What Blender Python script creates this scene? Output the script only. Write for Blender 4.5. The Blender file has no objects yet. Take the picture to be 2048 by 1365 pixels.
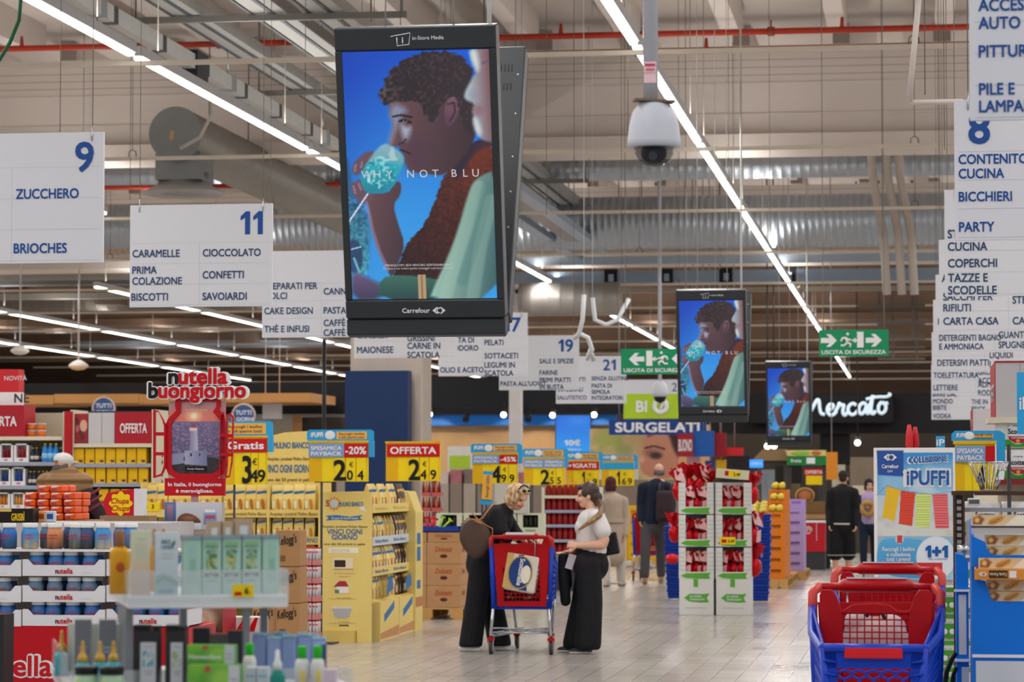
import bpy, math, random, re
import numpy as np
from mathutils import Vector, Matrix
random.seed(7); RNG = np.random.RandomState(11)
SC = bpy.context.scene; COL = SC.collection
F = 5600.0; VX, VY = 1834.0, 963.0; HC = 1.6      # focal length in pixels, vanishing point of the aisles, eye height

# ---------------------------------------------------------------- camera
_th = math.atan((VY-682.5)/F); _ps = math.atan((VX-1024)*math.cos(_th)/F)
CAM = bpy.data.cameras.new('camera'); cam = bpy.data.objects.new('camera', CAM); COL.objects.link(cam)
cam.location = (0, 0, HC); cam.rotation_euler = (math.pi/2+_th, 0, _ps)
CAM.sensor_width = 36; CAM.lens = F/2048*36; CAM.clip_end = 300; CAM.clip_start = .05
CAM.dof.use_dof = True; CAM.dof.focus_distance = 16.5; CAM.dof.aperture_fstop = 5.6
SC.camera = cam
# ---------------------------------------------------------------- view, world
SC.view_settings.view_transform = 'Standard'; SC.view_settings.look = 'None'
SC.view_settings.exposure = 0.0; SC.view_settings.gamma = 1; SC.view_settings.use_curve_mapping = False
SC.cycles.use_denoising = True; SC.cycles.max_bounces = 6; SC.cycles.diffuse_bounces = 3
SC.cycles.sample_clamp_indirect = 4; SC.cycles.caustics_reflective = False; SC.cycles.caustics_refractive = False
W = bpy.data.worlds.new('daylight'); SC.world = W; W.use_nodes = True
W.node_tree.nodes['Background'].inputs[0].default_value = (.93, .96, 1, 1)
W.node_tree.nodes['Background'].inputs[1].default_value = .55
# ---------------------------------------------------------------- light of the tube rows, plus an added uplight for the ceiling
ROWS = [-2.68, -7.69, -12.7, -17.7, -22.7, -27.7, 2.3, 7.3]
def area(name, x, y, z, sx, sy, w, col=(1, .97, .93)):
    l = bpy.data.lights.new(name, 'AREA'); l.shape = 'RECTANGLE'; l.size = sx; l.size_y = sy; l.energy = w; l.color = col
    o = bpy.data.objects.new(name, l); COL.objects.link(o); o.location = (x, y, z); return o
for _i, _x in enumerate(ROWS):
    area('tube_row_light', _x, 64, 5.74, .12, 118, 1750)
    area('added_ceiling_uplight', _x, 64, 6.02, .1, 118, 750).rotation_euler = (math.pi, 0, 0)  # added lamps facing up, only to brighten the ceiling; tubes shine downwards

# ================================================================ helpers
def at(px, py, Y):
    R = cam_R; d = R @ Vector(((px-1024)/F, -(py-682.5)/F, -1)); t = Y/d.y
    return Vector((d.x*t, Y, HC+d.z*t))
from mathutils import Euler
cam_R = Euler(cam.rotation_euler).to_matrix()
def flr(px, py):
    d = cam_R @ Vector(((px-1024)/F, -(py-682.5)/F, -1)); t = -HC/d.z
    return Vector((d.x*t, d.y*t, 0))
def rect(x0, y0, x1, y1, Y):      # photo rectangle at distance Y -> (centre x, z bottom, width, height)
    a = at(x0, (y0+y1)/2, Y); b = at(x1, (y0+y1)/2, Y); m = (x0+x1)/2
    t = at(m, y0, Y); u = at(m, y1, Y)
    return (a.x+b.x)/2, u.z, b.x-a.x, t.z-u.z
def lin(c):
    if isinstance(c, str):
        c = c.lstrip('#'); c = [int(c[i:i+2], 16)/255 for i in (0, 2, 4)]
    return [x/12.92 if x <= .04045 else ((x+.055)/1.055)**2.4 for x in c]
_M = {}
def mat(col, rough=.5, metal=0, emit=0, alpha=1, var=.08, scale=6, trans=0, bump=0, spec=.25):
    k = (col, rough, metal, emit, alpha, var, scale, trans, bump, spec)
    if k in _M: return _M[k]
    m = bpy.data.materials.new('surface_'+col.strip('#')); m.use_nodes = True; nt = m.node_tree; b = nt.nodes['Principled BSDF']
    c = lin(col); b.inputs['Base Color'].default_value = (*c, 1)
    b.inputs['Roughness'].default_value = rough; b.inputs['Metallic'].default_value = metal; b.inputs['Specular IOR Level'].default_value = spec
    if emit: b.inputs['Emission Color'].default_value = (*c, 1); b.inputs['Emission Strength'].default_value = emit
    if alpha < 1: b.inputs['Alpha'].default_value = alpha
    if trans: b.inputs['Transmission Weight'].default_value = trans
    if var or bump:
        n = nt.nodes.new('ShaderNodeTexNoise'); n.inputs['Scale'].default_value = scale; n.inputs['Detail'].default_value = 3
        tc = nt.nodes.new('ShaderNodeTexCoord'); nt.links.new(tc.outputs['Object'], n.inputs['Vector'])
        if var:
            x = nt.nodes.new('ShaderNodeMix'); x.data_type = 'RGBA'
            x.inputs[6].default_value = (*[v*(1-var) for v in c], 1); x.inputs[7].default_value = (*[min(1, v*(1+var)) for v in c], 1)
            nt.links.new(n.outputs['Fac'], x.inputs[0]); nt.links.new(x.outputs[2], b.inputs['Base Color'])
        if bump:
            bp = nt.nodes.new('ShaderNodeBump'); bp.inputs['Strength'].default_value = bump; bp.inputs['Distance'].default_value = .02
            nt.links.new(n.outputs['Fac'], bp.inputs['Height']); nt.links.new(bp.outputs['Normal'], b.inputs['Normal'])
    _M[k] = m; return m
def node_mat(name, fn):
    m = bpy.data.materials.new(name); m.use_nodes = True; fn(m.node_tree, m.node_tree.nodes['Principled BSDF']); return m
def _vc(name, emit):
    def fn(nt, b):
        a = nt.nodes.new('ShaderNodeAttribute'); a.attribute_name = 'ink'
        if emit:
            b.inputs['Base Color'].default_value = (.01, .01, .01, 1); b.inputs['Roughness'].default_value = .25
            nt.links.new(a.outputs['Color'], b.inputs['Emission Color']); b.inputs['Emission Strength'].default_value = emit
        else:
            nt.links.new(a.outputs['Color'], b.inputs['Base Color']); b.inputs['Roughness'].default_value = .45
    return node_mat(name, fn)
INK = _vc('printed_ink', 0); SCREEN = _vc('lit_screen', .9); SKIN = _vc('skin_tone', 0); LITPRINT = _vc('backlit_print', .55)

def ztop(x):     # height of the ceiling or of the rib above x
    d = ((x+44.23)/1.54) % 1; return ZC-.5 if min(d, 1-d)*1.54 < .145 else ZC-.004
def rod(x, y, z0, z1, r=.012, n=5): return MB().cyl((x, y, z0), (x, y, z1), r, n=n)
class MB:
    """collects shapes and links them as ONE mesh object"""
    def __init__(s, M=None): s.v = []; s.f = []; s.mi = []; s.sm = []; s.mats = []; s.M = M; s.cur = 0; s.cols = None
    def m(s, mt):
        if mt not in s.mats: s.mats.append(mt)
        s.cur = s.mats.index(mt); return s
    def add(s, vs, fs, smooth=False):
        n = len(s.v)
        if s.M is not None: vs = [tuple(s.M @ Vector(v)) for v in vs]
        s.v += [tuple(v) for v in vs]; s.f += [tuple(i+n for i in f) for f in fs]
        s.mi += [s.cur]*len(fs); s.sm += [smooth]*len(fs); return s
    def box(s, x0, x1, y0, y1, z0, z1):
        v = [(x0,y0,z0),(x1,y0,z0),(x1,y1,z0),(x0,y1,z0),(x0,y0,z1),(x1,y0,z1),(x1,y1,z1),(x0,y1,z1)]
        return s.add(v, [(3,2,1,0),(4,5,6,7),(0,1,5,4),(1,2,6,5),(2,3,7,6),(3,0,4,7)])
    def cbox(s, c, d, rz=0, rx=0, ry=0):
        R = Euler((rx, ry, rz)).to_matrix(); c = Vector(c); h = [q/2 for q in d]
        v = [c + R @ Vector((x*h[0], y*h[1], z*h[2])) for z in (-1, 1) for x, y in ((-1,-1),(1,-1),(1,1),(-1,1))]
        return s.add(v, [(3,2,1,0),(4,5,6,7),(0,1,5,4),(1,2,6,5),(2,3,7,6),(3,0,4,7)])
    def hexa(s, a, b):    # two quads (lists of 4 points, same order, anticlockwise from above) joined
        return s.add(list(a)+list(b), [(3,2,1,0),(4,5,6,7),(0,1,5,4),(1,2,6,5),(2,3,7,6),(3,0,4,7)])
    def cyl(s, p0, p1, r0, r1=None, n=12, smooth=True):
        r1 = r0 if r1 is None else r1; p0 = Vector(p0); p1 = Vector(p1); q = (p1-p0).to_track_quat('Z', 'Y').to_matrix()
        v = []
        for p, r in ((p0, r0), (p1, r1)):
            v += [p + q @ Vector((r*math.cos(2*math.pi*i/n), r*math.sin(2*math.pi*i/n), 0)) for i in range(n)]
        s.add(v, [(i, (i+1) % n, n+(i+1) % n, n+i) for i in range(n)], smooth)
        k = len(s.v); o = k-2*n; s.f += [tuple(o+i for i in reversed(range(n))), tuple(o+n+i for i in range(n))]
        s.mi += [s.cur]*2; s.sm += [False]*2; return s
    def tube(s, pts, r, n=6, closed=False):
        pts = [Vector(p) for p in pts]; N = len(pts); v = []; up = None
        for i, p in enumerate(pts):
            a = pts[i-1] if (i or closed) else p; b = pts[(i+1) % N] if (i < N-1 or closed) else p
            t = (b-a).normalized()
            if up is None: up = t.orthogonal().normalized()
            up = (up - t*up.dot(t)).normalized(); w = t.cross(up); rr = r[i] if isinstance(r, (list, tuple)) else r
            v += [p + (up*math.cos(2*math.pi*k/n) + w*math.sin(2*math.pi*k/n))*rr for k in range(n)]
        f = [(i*n+k, i*n+(k+1) % n, ((i+1) % N)*n+(k+1) % n, ((i+1) % N)*n+k) for i in range(N if closed else N-1) for k in range(n)]
        if not closed: f += [tuple(reversed(range(n))), tuple((N-1)*n+k for k in range(n))]
        return s.add(v, f, True)
    def lathe(s, prof, n=16, c=(0,0,0), smooth=True, sx=1, sy=1):
        N = len(prof); v = [(c[0]+sx*r*math.cos(2*math.pi*i/n), c[1]+sy*r*math.sin(2*math.pi*i/n), c[2]+z) for r, z in prof for i in range(n)]
        f = [(j*n+i, j*n+(i+1) % n, (j+1)*n+(i+1) % n, (j+1)*n+i) for j in range(N-1) for i in range(n)]
        s.add(v, f, smooth); o = len(s.v)-N*n
        s.f += [tuple(o+i for i in reversed(range(n))), tuple(o+(N-1)*n+i for i in range(n))]; s.mi += [s.cur]*2; s.sm += [False]*2; return s
    def prism(s, poly, y0, y1, smooth=False):   # outline in x,z pushed from y0 (front) to y1
        a = sum(poly[i-1][0]*poly[i][1]-poly[i][0]*poly[i-1][1] for i in range(len(poly)))
        if a < 0: poly = poly[::-1]
        n = len(poly); v = [(x, y0, z) for x, z in poly]+[(x, y1, z) for x, z in poly]
        return s.add(v, [tuple(range(n)), tuple(n+i for i in reversed(range(n)))]+[(i, n+i, n+(i+1) % n, (i+1) % n) for i in range(n)], smooth)
    def xprism(s, poly, x0, x1):                # outline in y,z pushed along x
        a = sum(poly[i-1][0]*poly[i][1]-poly[i][0]*poly[i-1][1] for i in range(len(poly)))
        if a < 0: poly = poly[::-1]
        n = len(poly); v = [(x0, y, z) for y, z in poly]+[(x1, y, z) for y, z in poly]
        return s.add(v, [tuple(reversed(range(n))), tuple(n+i for i in range(n))]+[((i+1) % n, n+(i+1) % n, n+i, i) for i in range(n)][::1])
    def zprism(s, poly, z0, z1):
        a = sum(poly[i-1][0]*poly[i][1]-poly[i][0]*poly[i-1][1] for i in range(len(poly)))
        if a < 0: poly = poly[::-1]
        n = len(poly); v = [(x, y, z0) for x, y in poly]+[(x, y, z1) for x, y in poly]
        return s.add(v, [tuple(reversed(range(n))), tuple(n+i for i in range(n))]+[(i, (i+1) % n, n+(i+1) % n, n+i) for i in range(n)])
    def ball(s, c, r, n=12, m=8):
        r = r if isinstance(r, (tuple, list)) else (r, r, r)
        v = [(c[0], c[1], c[2]-r[2])]; f = []
        for j in range(1, m):
            a = -math.pi/2+math.pi*j/m
            v += [(c[0]+r[0]*math.cos(a)*math.cos(2*math.pi*i/n), c[1]+r[1]*math.cos(a)*math.sin(2*math.pi*i/n), c[2]+r[2]*math.sin(a)) for i in range(n)]
        v.append((c[0], c[1], c[2]+r[2]))
        f += [(0, 1+(i+1) % n, 1+i) for i in range(n)]
        f += [(1+j*n+i, 1+j*n+(i+1) % n, 1+(j+1)*n+(i+1) % n, 1+(j+1)*n+i) for j in range(m-2) for i in range(n)]
        f += [(1+(m-2)*n+i, 1+(m-2)*n+(i+1) % n, len(v)-1) for i in range(n)]
        return s.add(v, f, True)
    def text(s, t, x, z, h, y=-.003, al='l', bold=0, w=None, shear=0, sp=1, rot=0, depth=0, wk=1):
        """printed lettering facing -y; h = capital height, w = forced width"""
        V, Fc, wd = glyphs(t, bold, shear, sp, depth/h); k = h; kx = k*wk if w is None else w/wd
        x -= {'l': 0, 'c': wd*kx/2, 'r': wd*kx}[al]
        if rot:
            c_, s_ = math.cos(rot), math.sin(rot); return s.add([(x+(a*kx*c_-b*k*s_), y-q*k, z+(a*kx*s_+b*k*c_)) for a, b, q in V], Fc)
        return s.add([(x+a*kx, y-q*k, z+b*k) for a, b, q in V], Fc)
    def build(s, name, mats=None, parent=None, loc=None, bev=0, seg=1):
        me = bpy.data.meshes.new(name); me.from_pydata(s.v, [], s.f)
        ms = s.mats or ([mats] if mats is not None else [])
        for q in ms: me.materials.append(q)
        if s.f:
            me.polygons.foreach_set('material_index', s.mi); me.polygons.foreach_set('use_smooth', s.sm)
        if s.cols is not None:
            a = me.color_attributes.new('ink', 'FLOAT_COLOR', 'POINT'); a.data.foreach_set('color', np.asarray(s.cols, 'f').ravel())
        me.update(); o = bpy.data.objects.new(name, me); COL.objects.link(o)
        if parent is not None: o.parent = parent
        if loc is not None: o.location = loc
        if bev:
            b = o.modifiers.new('edge', 'BEVEL'); b.width = bev; b.segments = seg; b.limit_method = 'ANGLE'; b.angle_limit = .7
        return o
_G = {}
def glyphs(t, bold=0, shear=0, sp=1, depth=0):
    k = (t, bold, shear, sp, round(depth, 3))
    if k in _G: return _G[k]
    if '1' in t:       # a 1 with a flag, as on the boards
        V = []; Fc = []; x = 0
        for p in re.split('(1)', t):
            if not p: continue
            if p == '1':
                q = .085+bold*1.2; a = [(x+.2, 0), (x+.2+2*q, 0), (x+.2+2*q, 1), (x+.2+.3*q, 1), (x, .78), (x, .78-1.6*q), (x+.2, .93-1.9*q)]
                n = len(V); V += [(u, v, depth) for u, v in a]; Fc.append(tuple(range(n, n+7))); x += .34+2*q
            else:
                pv, pf, w = glyphs(p, bold, shear, sp, depth); n = len(V); V += [(u+x, v, d) for u, v, d in pv]; Fc += [tuple(i+n for i in f) for f in pf]; x += w+.14
        _G[k] = (V, Fc, x-.1); return _G[k]
    cu = bpy.data.curves.new('lettering', 'FONT'); cu.body = t; cu.shear = shear; cu.space_character = sp; cu.resolution_u = 3; cu.extrude = depth/2*.7
    cu.space_line = .95
    o = bpy.data.objects.new('lettering', cu); me = bpy.data.meshes.new_from_object(o)
    S = 1/.70
    V = [(v.co.x*S, v.co.y*S, (v.co.z+depth/2*.7)*S) for v in me.vertices]; Fc = [tuple(p.vertices) for p in me.polygons]
    x0 = min((v[0] for v in V), default=0); V = [(a-x0, b, q) for a, b, q in V]
    wd = max((v[0] for v in V), default=1) or 1
    bpy.data.objects.remove(o); bpy.data.meshes.remove(me); bpy.data.curves.remove(cu)
    if bold:       # heavier strokes: the same letters set again a little to each side
        n = 4 if bold < .05 else 10; B = bold*1.35; v0, f0, N = V, Fc, len(V); V = []; Fc = []
        for i in range(n):
            q = 2*math.pi*(i+.5)/n; V += [(a+B*math.cos(q), b+B*math.sin(q), c+.016*i/n) for a, b, c in v0]; Fc += [tuple(j+N*i for j in f) for f in f0]
    _G[k] = (V, Fc, wd); return _G[k]
def tint(o, fn):
    me = o.data; a = me.color_attributes.new('ink', 'FLOAT_COLOR', 'POINT')
    a.data.foreach_set('color', [q for v in me.vertices for q in (*lin(fn(v.co)), 1)]); return o
def blend(*st):        # stops (height, colour) -> colour by height
    def fn(z):
        for (a, c), (b, d) in zip(st, st[1:]):
            if z <= b: t = max(0, min(1, (z-a)/(b-a))); return [p+(q-p)*t for p, q in zip(lin_s(c), lin_s(d))]
        return lin_s(st[-1][1])
    return fn
def pieces(name, mt, parent, ms):
    for q in ms: q.build(name, mt, parent)
def prop(o, label, cat, group=None):
    o['label'] = label; o['category'] = cat
    if group: o['group'] = group
    return o
def thing(name, label, cat, loc=(0,0,0), rz=0, group=None):
    o = bpy.data.objects.new(name, None); COL.objects.link(o); o.empty_display_size = .1
    o.location = loc; o.rotation_euler = (0, 0, rz); return prop(o, label, cat, group)
def struct(o): o['kind'] = 'structure'; return o
def dup(r, loc, rz=None, label=None, group=None):
    n = r.copy(); COL.objects.link(n); n.location = loc
    if rz is not None: n.rotation_euler = (0, 0, rz)
    if label: n['label'] = label
    if group: n['group'] = group
    for ch in list(r.children):
        c = ch.copy(); COL.objects.link(c); c.parent = n
        for g in list(ch.children):
            d = g.copy(); COL.objects.link(d); d.parent = c
    return n
ORD = ['first','second','third','fourth','fifth','sixth','seventh','eighth','ninth','tenth','eleventh','twelfth','thirteenth','fourteenth','fifteenth','sixteenth','seventeenth','eighteenth','nineteenth','twentieth']

class Art:
    """a printed picture: colours on a fine grid, x 0..1 rightwards, z 0..1 upwards"""
    def __init__(s, w, h, nx, ny, top, bot=None):
        s.w, s.h, s.nx, s.ny = w, h, nx, ny
        s.X, s.Z = np.meshgrid(np.linspace(0, 1, nx), np.linspace(0, 1, ny)); s.as_ = h/w
        t = np.array(lin_s(top)); b = np.array(lin_s(bot or top)); s.c = b+(t-b)*s.Z[..., None]
    def mix(s, m, col, col2=None, d=(0, 1)):
        a = np.array(lin_s(col))
        if col2 is not None:
            b = np.array(lin_s(col2)); q = s.X*d[0]+s.Z*d[1]; mk = m > .3
            lo, hi = (q[mk].min(), q[mk].max()) if mk.any() else (0, 1)
            a = b+(a-b)*np.clip((q-lo)/max(hi-lo, 1e-6), 0, 1)[..., None]
        s.c = s.c+(a-s.c)*m[..., None]; return s
    def poly(s, P, col, col2=None, d=(0, 1), soft=.006, a=1, nz=0, ns=12, sm=0):
        P = [(x, z) for x, z in P]
        for _ in range(sm):
            P = [q for i in range(len(P)) for q in ((P[i-1][0]*.25+P[i][0]*.75, P[i-1][1]*.25+P[i][1]*.75), (P[i][0]*.75+P[(i+1) % len(P)][0]*.25, P[i][1]*.75+P[(i+1) % len(P)][1]*.25))]
        X = s.X; Z = s.Z*s.as_; D = np.full(X.shape, 1e9); ins = np.zeros(X.shape, bool)
        if nz:
            X = X+(s.noise(ns)-.5)*nz; Z = Z+(s.noise(ns)-.5)*nz
        for i in range(len(P)):
            x0, z0 = P[i-1][0], P[i-1][1]*s.as_; x1, z1 = P[i][0], P[i][1]*s.as_
            dx, dz = x1-x0, z1-z0; t = np.clip(((X-x0)*dx+(Z-z0)*dz)/(dx*dx+dz*dz+1e-12), 0, 1)
            D = np.minimum(D, (X-x0-t*dx)**2+(Z-z0-t*dz)**2)
            if z0 != z1: ins ^= ((z0 > Z) != (z1 > Z)) & (X < (x1-x0)*(Z-z0)/(z1-z0)+x0)
        D = np.sqrt(D)*np.where(ins, 1, -1)
        return s.mix(np.clip(D/soft*.5+.5, 0, 1)*a, col, col2, d)
    def ell(s, cx, cz, rx, rz, col, col2=None, d=(0, 1), soft=.1, a=1):
        q = np.sqrt(((s.X-cx)/rx)**2+((s.Z-cz)/rz)**2); return s.mix(np.clip((1-q)/soft*.5+.5, 0, 1)*a, col, col2, d)
    def rec(s, x0, x1, z0, z1, col, col2=None, d=(0, 1), a=1):
        return s.mix((((s.X >= x0) & (s.X <= x1) & (s.Z >= z0) & (s.Z <= z1)).astype(float))*a, col, col2, d)
    def line(s, P, wd, col, a=1):
        D = np.full(s.X.shape, 1e9); Z = s.Z*s.as_
        for i in range(1, len(P)):
            x0, z0 = P[i-1][0], P[i-1][1]*s.as_; dx, dz = P[i][0]-x0, P[i][1]*s.as_-z0
            t = np.clip(((s.X-x0)*dx+(Z-z0)*dz)/(dx*dx+dz*dz+1e-12), 0, 1); D = np.minimum(D, (s.X-x0-t*dx)**2+(Z-z0-t*dz)**2)
        return s.mix(np.clip((wd-np.sqrt(D))/(wd*.5)+.5, 0, 1)*a, col)
    def noise(s, n):
        g = RNG.rand(int(n*s.as_)+3, n+3); x = s.X*n; z = s.Z*n*s.as_; i = x.astype(int); j = z.astype(int); u = x-i; v = z-j
        u = u*u*(3-2*u); v = v*v*(3-2*v)
        return (g[j, i]*(1-u)+g[j, i+1]*u)*(1-v)+(g[j+1, i]*(1-u)+g[j+1, i+1]*u)*v
    def grain(s, amt, n=30):
        s.c = np.clip(s.c*(1+(s.noise(n)-.5)[..., None]*2*amt), 0, 1); return s
    def mesh(s, name, parent=None, mt=None, loc=(0, 0, 0), rot=None):
        m = MB(); V = np.stack([(s.X-.5)*s.w, s.X*0, s.Z*s.h], -1).reshape(-1, 3); m.v = V.tolist()
        i = np.arange((s.ny-1)*(s.nx-1)); r = i//(s.nx-1); c = i % (s.nx-1); o = r*s.nx+c
        m.f = np.stack([o, o+1, o+1+s.nx, o+s.nx], -1).tolist(); m.mi = [0]*len(m.f); m.sm = [False]*len(m.f); m.mats = [mt or INK]
        c = np.clip(s.c, 0, 1).reshape(-1, 3); c = np.where(c <= .04045, c/12.92, ((c+.055)/1.055)**2.4)
        m.cols = np.concatenate([c, np.ones((len(c), 1))], 1)
        o = m.build(name, None, parent, loc)
        if rot: o.rotation_euler = rot
        return o
def lin_s(c):
    if isinstance(c, str):
        c = c.lstrip('#'); return [int(c[i:i+2], 16)/255 for i in (0, 2, 4)]
    return list(c)

WHITE = mat('#e4e4e8', .45, var=.03); BLACK = mat('#141416', .5); NAVY = mat('#1d3f86', .5, var=.04); GREY = mat('#8b8f96', .4, .6)
RED = mat('#c40a14', .4, var=.05); YEL = mat('#f0cf10', .45, var=.05); BLUE = mat('#1f9ad6', .4); STEEL = mat('#b4b6ba', .3, .9)
CARD = mat('#b08a60', .8); WOOD = mat('#c79f68', .7); DKGREY = mat('#3c3f44', .4)
# ================================================================ the hall
def tiles(nt, b):
    tc = nt.nodes.new('ShaderNodeTexCoord'); br = nt.nodes.new('ShaderNodeTexBrick'); br.offset = 0; br.squash = 1
    br.inputs['Scale'].default_value = 1; br.inputs['Brick Width'].default_value = .207; br.inputs['Row Height'].default_value = .207
    br.inputs['Mortar Size'].default_value = .0035; br.inputs['Mortar Smooth'].default_value = .2
    br.inputs['Color1'].default_value = (*lin('#b2ada8'), 1); br.inputs['Color2'].default_value = (*lin('#a8a39f'), 1); br.inputs['Mortar'].default_value = (*lin('#6b645e'), 1)
    n = nt.nodes.new('ShaderNodeTexNoise'); n.inputs['Scale'].default_value = .8; n.inputs['Detail'].default_value = 4
    r = nt.nodes.new('ShaderNodeMapRange'); r.inputs[3].default_value = .12; r.inputs[4].default_value = .3
    nt.links.new(tc.outputs['Object'], br.inputs['Vector']); nt.links.new(tc.outputs['Object'], n.inputs['Vector'])
    nt.links.new(br.outputs['Color'], b.inputs['Base Color']); nt.links.new(n.outputs['Fac'], r.inputs[0]); nt.links.new(r.outputs[0], b.inputs['Roughness'])
    b.inputs['Specular IOR Level'].default_value = .6
m = MB(); m.box(-45, 15, -3, 126, -.2, 0); struct(m.build('floor', node_mat('floor_tiles', tiles)))
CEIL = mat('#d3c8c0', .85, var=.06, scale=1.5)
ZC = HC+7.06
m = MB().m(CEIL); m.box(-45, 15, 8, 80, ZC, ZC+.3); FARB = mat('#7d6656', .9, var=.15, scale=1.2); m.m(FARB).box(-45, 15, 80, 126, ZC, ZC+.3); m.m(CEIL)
x = -45+.77
while x < 15:
    for y0, y1 in ((8, 41.6), (43.2, 61.6), (63.2, 81.6), (83.2, 101.6), (103.2, 126)):
        m.xprism([(y0, ZC), (y1, ZC), (y1, ZC-.35), (y1-.6, ZC-.5), (y0+.6, ZC-.5), (y0, ZC-.35)], x-.13, x+.13)
    x += 1.54
struct(m.build('ceiling'))
def grooves(nt, b):
    tc = nt.nodes.new('ShaderNodeTexCoord'); s = nt.nodes.new('ShaderNodeSeparateXYZ'); nt.links.new(tc.outputs['Object'], s.inputs[0])
    a = nt.nodes.new('ShaderNodeMath'); a.operation = 'MULTIPLY'; a.inputs[1].default_value = 1/.115; nt.links.new(s.outputs['Z'], a.inputs[0])
    f = nt.nodes.new('ShaderNodeMath'); f.operation = 'FRACT'; nt.links.new(a.outputs[0], f.inputs[0])
    g = nt.nodes.new('ShaderNodeMath'); g.operation = 'LESS_THAN'; g.inputs[1].default_value = .11; nt.links.new(f.outputs[0], g.inputs[0])
    x = nt.nodes.new('ShaderNodeMix'); x.data_type = 'RGBA'; x.inputs[6].default_value = (*lin('#cfc3ba'), 1); x.inputs[7].default_value = (*lin('#a2958c'), 1)
    nt.links.new(g.outputs[0], x.inputs[0]); nt.links.new(x.outputs[2], b.inputs['Base Color']); b.inputs['Roughness'].default_value = .8
GRV = node_mat('grooved_panel', grooves)
for i, y in enumerate((42, 62, 82, 102)):
    zb = HC+5.0-.15*i
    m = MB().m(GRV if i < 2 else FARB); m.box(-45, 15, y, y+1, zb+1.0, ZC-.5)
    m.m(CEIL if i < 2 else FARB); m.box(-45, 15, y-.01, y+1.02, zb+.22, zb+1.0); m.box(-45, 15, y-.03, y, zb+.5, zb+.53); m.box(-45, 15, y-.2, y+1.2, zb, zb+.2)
    struct(m.build('trim_%d' % (i+1)))
m = MB(); m.box(-45, 15, 126, 126.3, 0, ZC); struct(m.build('wall_back', mat('#5d4d42', .9, scale=.6, var=.2)))
m = MB(); m.box(-45.3, -45, -3, 126.3, 0, ZC); struct(m.build('wall_left', mat('#a89a8c', .9)))
# column with navy cladding
cx, cz, cw, ch = rect(700, 620, 845, 960, 41); CONC = mat('#b9ada2', .85)
m = MB().m(CONC); m.box(cx-cw/2, cx+cw/2, 41, 41.8, 0, HC+5.0); struct(m.build('column', bev=.03))
px, pz, pw, ph = rect(690, 742, 816, 960, 40.6)
m = MB(); m.box(px-pw/2, px+pw/2, 40.6, 40.9, .1, pz+ph); prop(m.build('column_cladding', mat('#16305c', .5)), 'tall navy blue panel fixed on the square column behind the price boards', 'panel')
# slim white columns farther back
for k, (a, b, Y) in enumerate(((1018, 1042, 64),)):
    x, z, w, h = rect(a, 740, b, 960, Y); m = MB(); m.box(x-w/2, x+w/2, Y, Y+w, 0, HC+4.6); struct(m.build('column', mat('#c9c4c2', .7)))
# back counter zone: dark bulkhead, blue band, lit wooden band
def bulk(name, x0, y0, x1, y1, Y, d, mt, label=None, cat=None):
    x, z, w, h = rect(x0, y0, x1, y1, Y); m = MB().m(mt); m.box(x-w/2, x+w/2, Y, Y+d, z, z+h); o = m.build(name)
    return prop(o, label, cat) if label else struct(o)
DARK = mat('#191a20', .6); WBAND = mat('#d0a878', .55, var=.12, scale=3)
bulk('wall_back_bulkhead', 835, 755, 1250, 829, 68, .5, DARK)
bulk('wall_back_blue', 835, 829, 1230, 851, 68.05, .5, mat('#0f62b8', .5))
bulk('wall_back_wood', 835, 851, 1420, 1010, 68.6, .3, WBAND)
bulk('trim_left_fascia', -60, 766, 690, 829, 56.6, .4, DARK)
bulk('wall_left_counter', -60, 829, 690, 1000, 57, .3, mat('#cfc6b6', .7))
x, z, w, h = rect(-60, 790, 622, 808, 54)
m = MB(); 
for i in range(4):
    a = x-w/2+i*w/4; m.box(a, a+w/4-.01, 54, 56.4, z+.02*(i % 2), z+h+.02*(i % 2))
prop(m.build('canopy_beam', mat('#c08a50', .6, var=.15, scale=2)), 'long light wooden canopy beam above the left aisles', 'beam')
# market front on the right
bulk('wall_market_front', 1375, 787, 1990, 868, 76, .5, mat('#141417', .55))
bulk('wall_market_back', 1375, 868, 1990, 1075, 84, .3, mat('#40382f', .8, var=.35, scale=.6))
x, z, w, h = rect(1500, 790, 1786, 846, 75.4)
t = thing('market_sign', 'black fascia sign with white script word above the food counters', 'sign', (x, 75.4, z))
m = MB(); m.box(-w/2, w/2, 0, .6, 0, h); m.build('sign_board', mat('#101013', .5), t)
# script lettering built from rounded strokes
SCR = {'e': [(.1,.45),(.5,.55),(.75,.8),(.55,1),(.25,.85),(.15,.4),(.4,.05),(.75,.12),(1,.4)],
 'r': [(-.05,.3),(.25,.75),(.3,1.05),(.42,.85),(.75,.9),(.62,.5),(.62,.15),(.8,.02),(1,.3)],
 'c': [(.85,.8),(.55,1),(.2,.75),(.12,.35),(.4,.03),(.75,.12),(1,.42)],
 'a': [(.8,.85),(.5,1),(.18,.7),(.15,.25),(.4,.02),(.7,.35),(.88,.98),(.8,.3),(.92,.05),(1.1,.35)],
 't': [(0,.4),(.45,1.1),(.62,1.75),(.4,.8),(.35,.2),(.55,.02),(.85,.3)],
 'o': [(.5,1),(.2,.75),(.15,.25),(.45,.02),(.8,.3),(.82,.75),(.5,1),(.7,.8),(1,.95)]}
def smooth(P, n=3):
    for _ in range(n): P = [P[0]]+[q for i in range(len(P)-1) for q in ((P[i][0]*.75+P[i+1][0]*.25, P[i][1]*.75+P[i+1][1]*.25), (P[i][0]*.25+P[i+1][0]*.75, P[i][1]*.25+P[i+1][1]*.75))]+[P[-1]]
    return P
m = MB(); s = w/286; xx = 63
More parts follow.
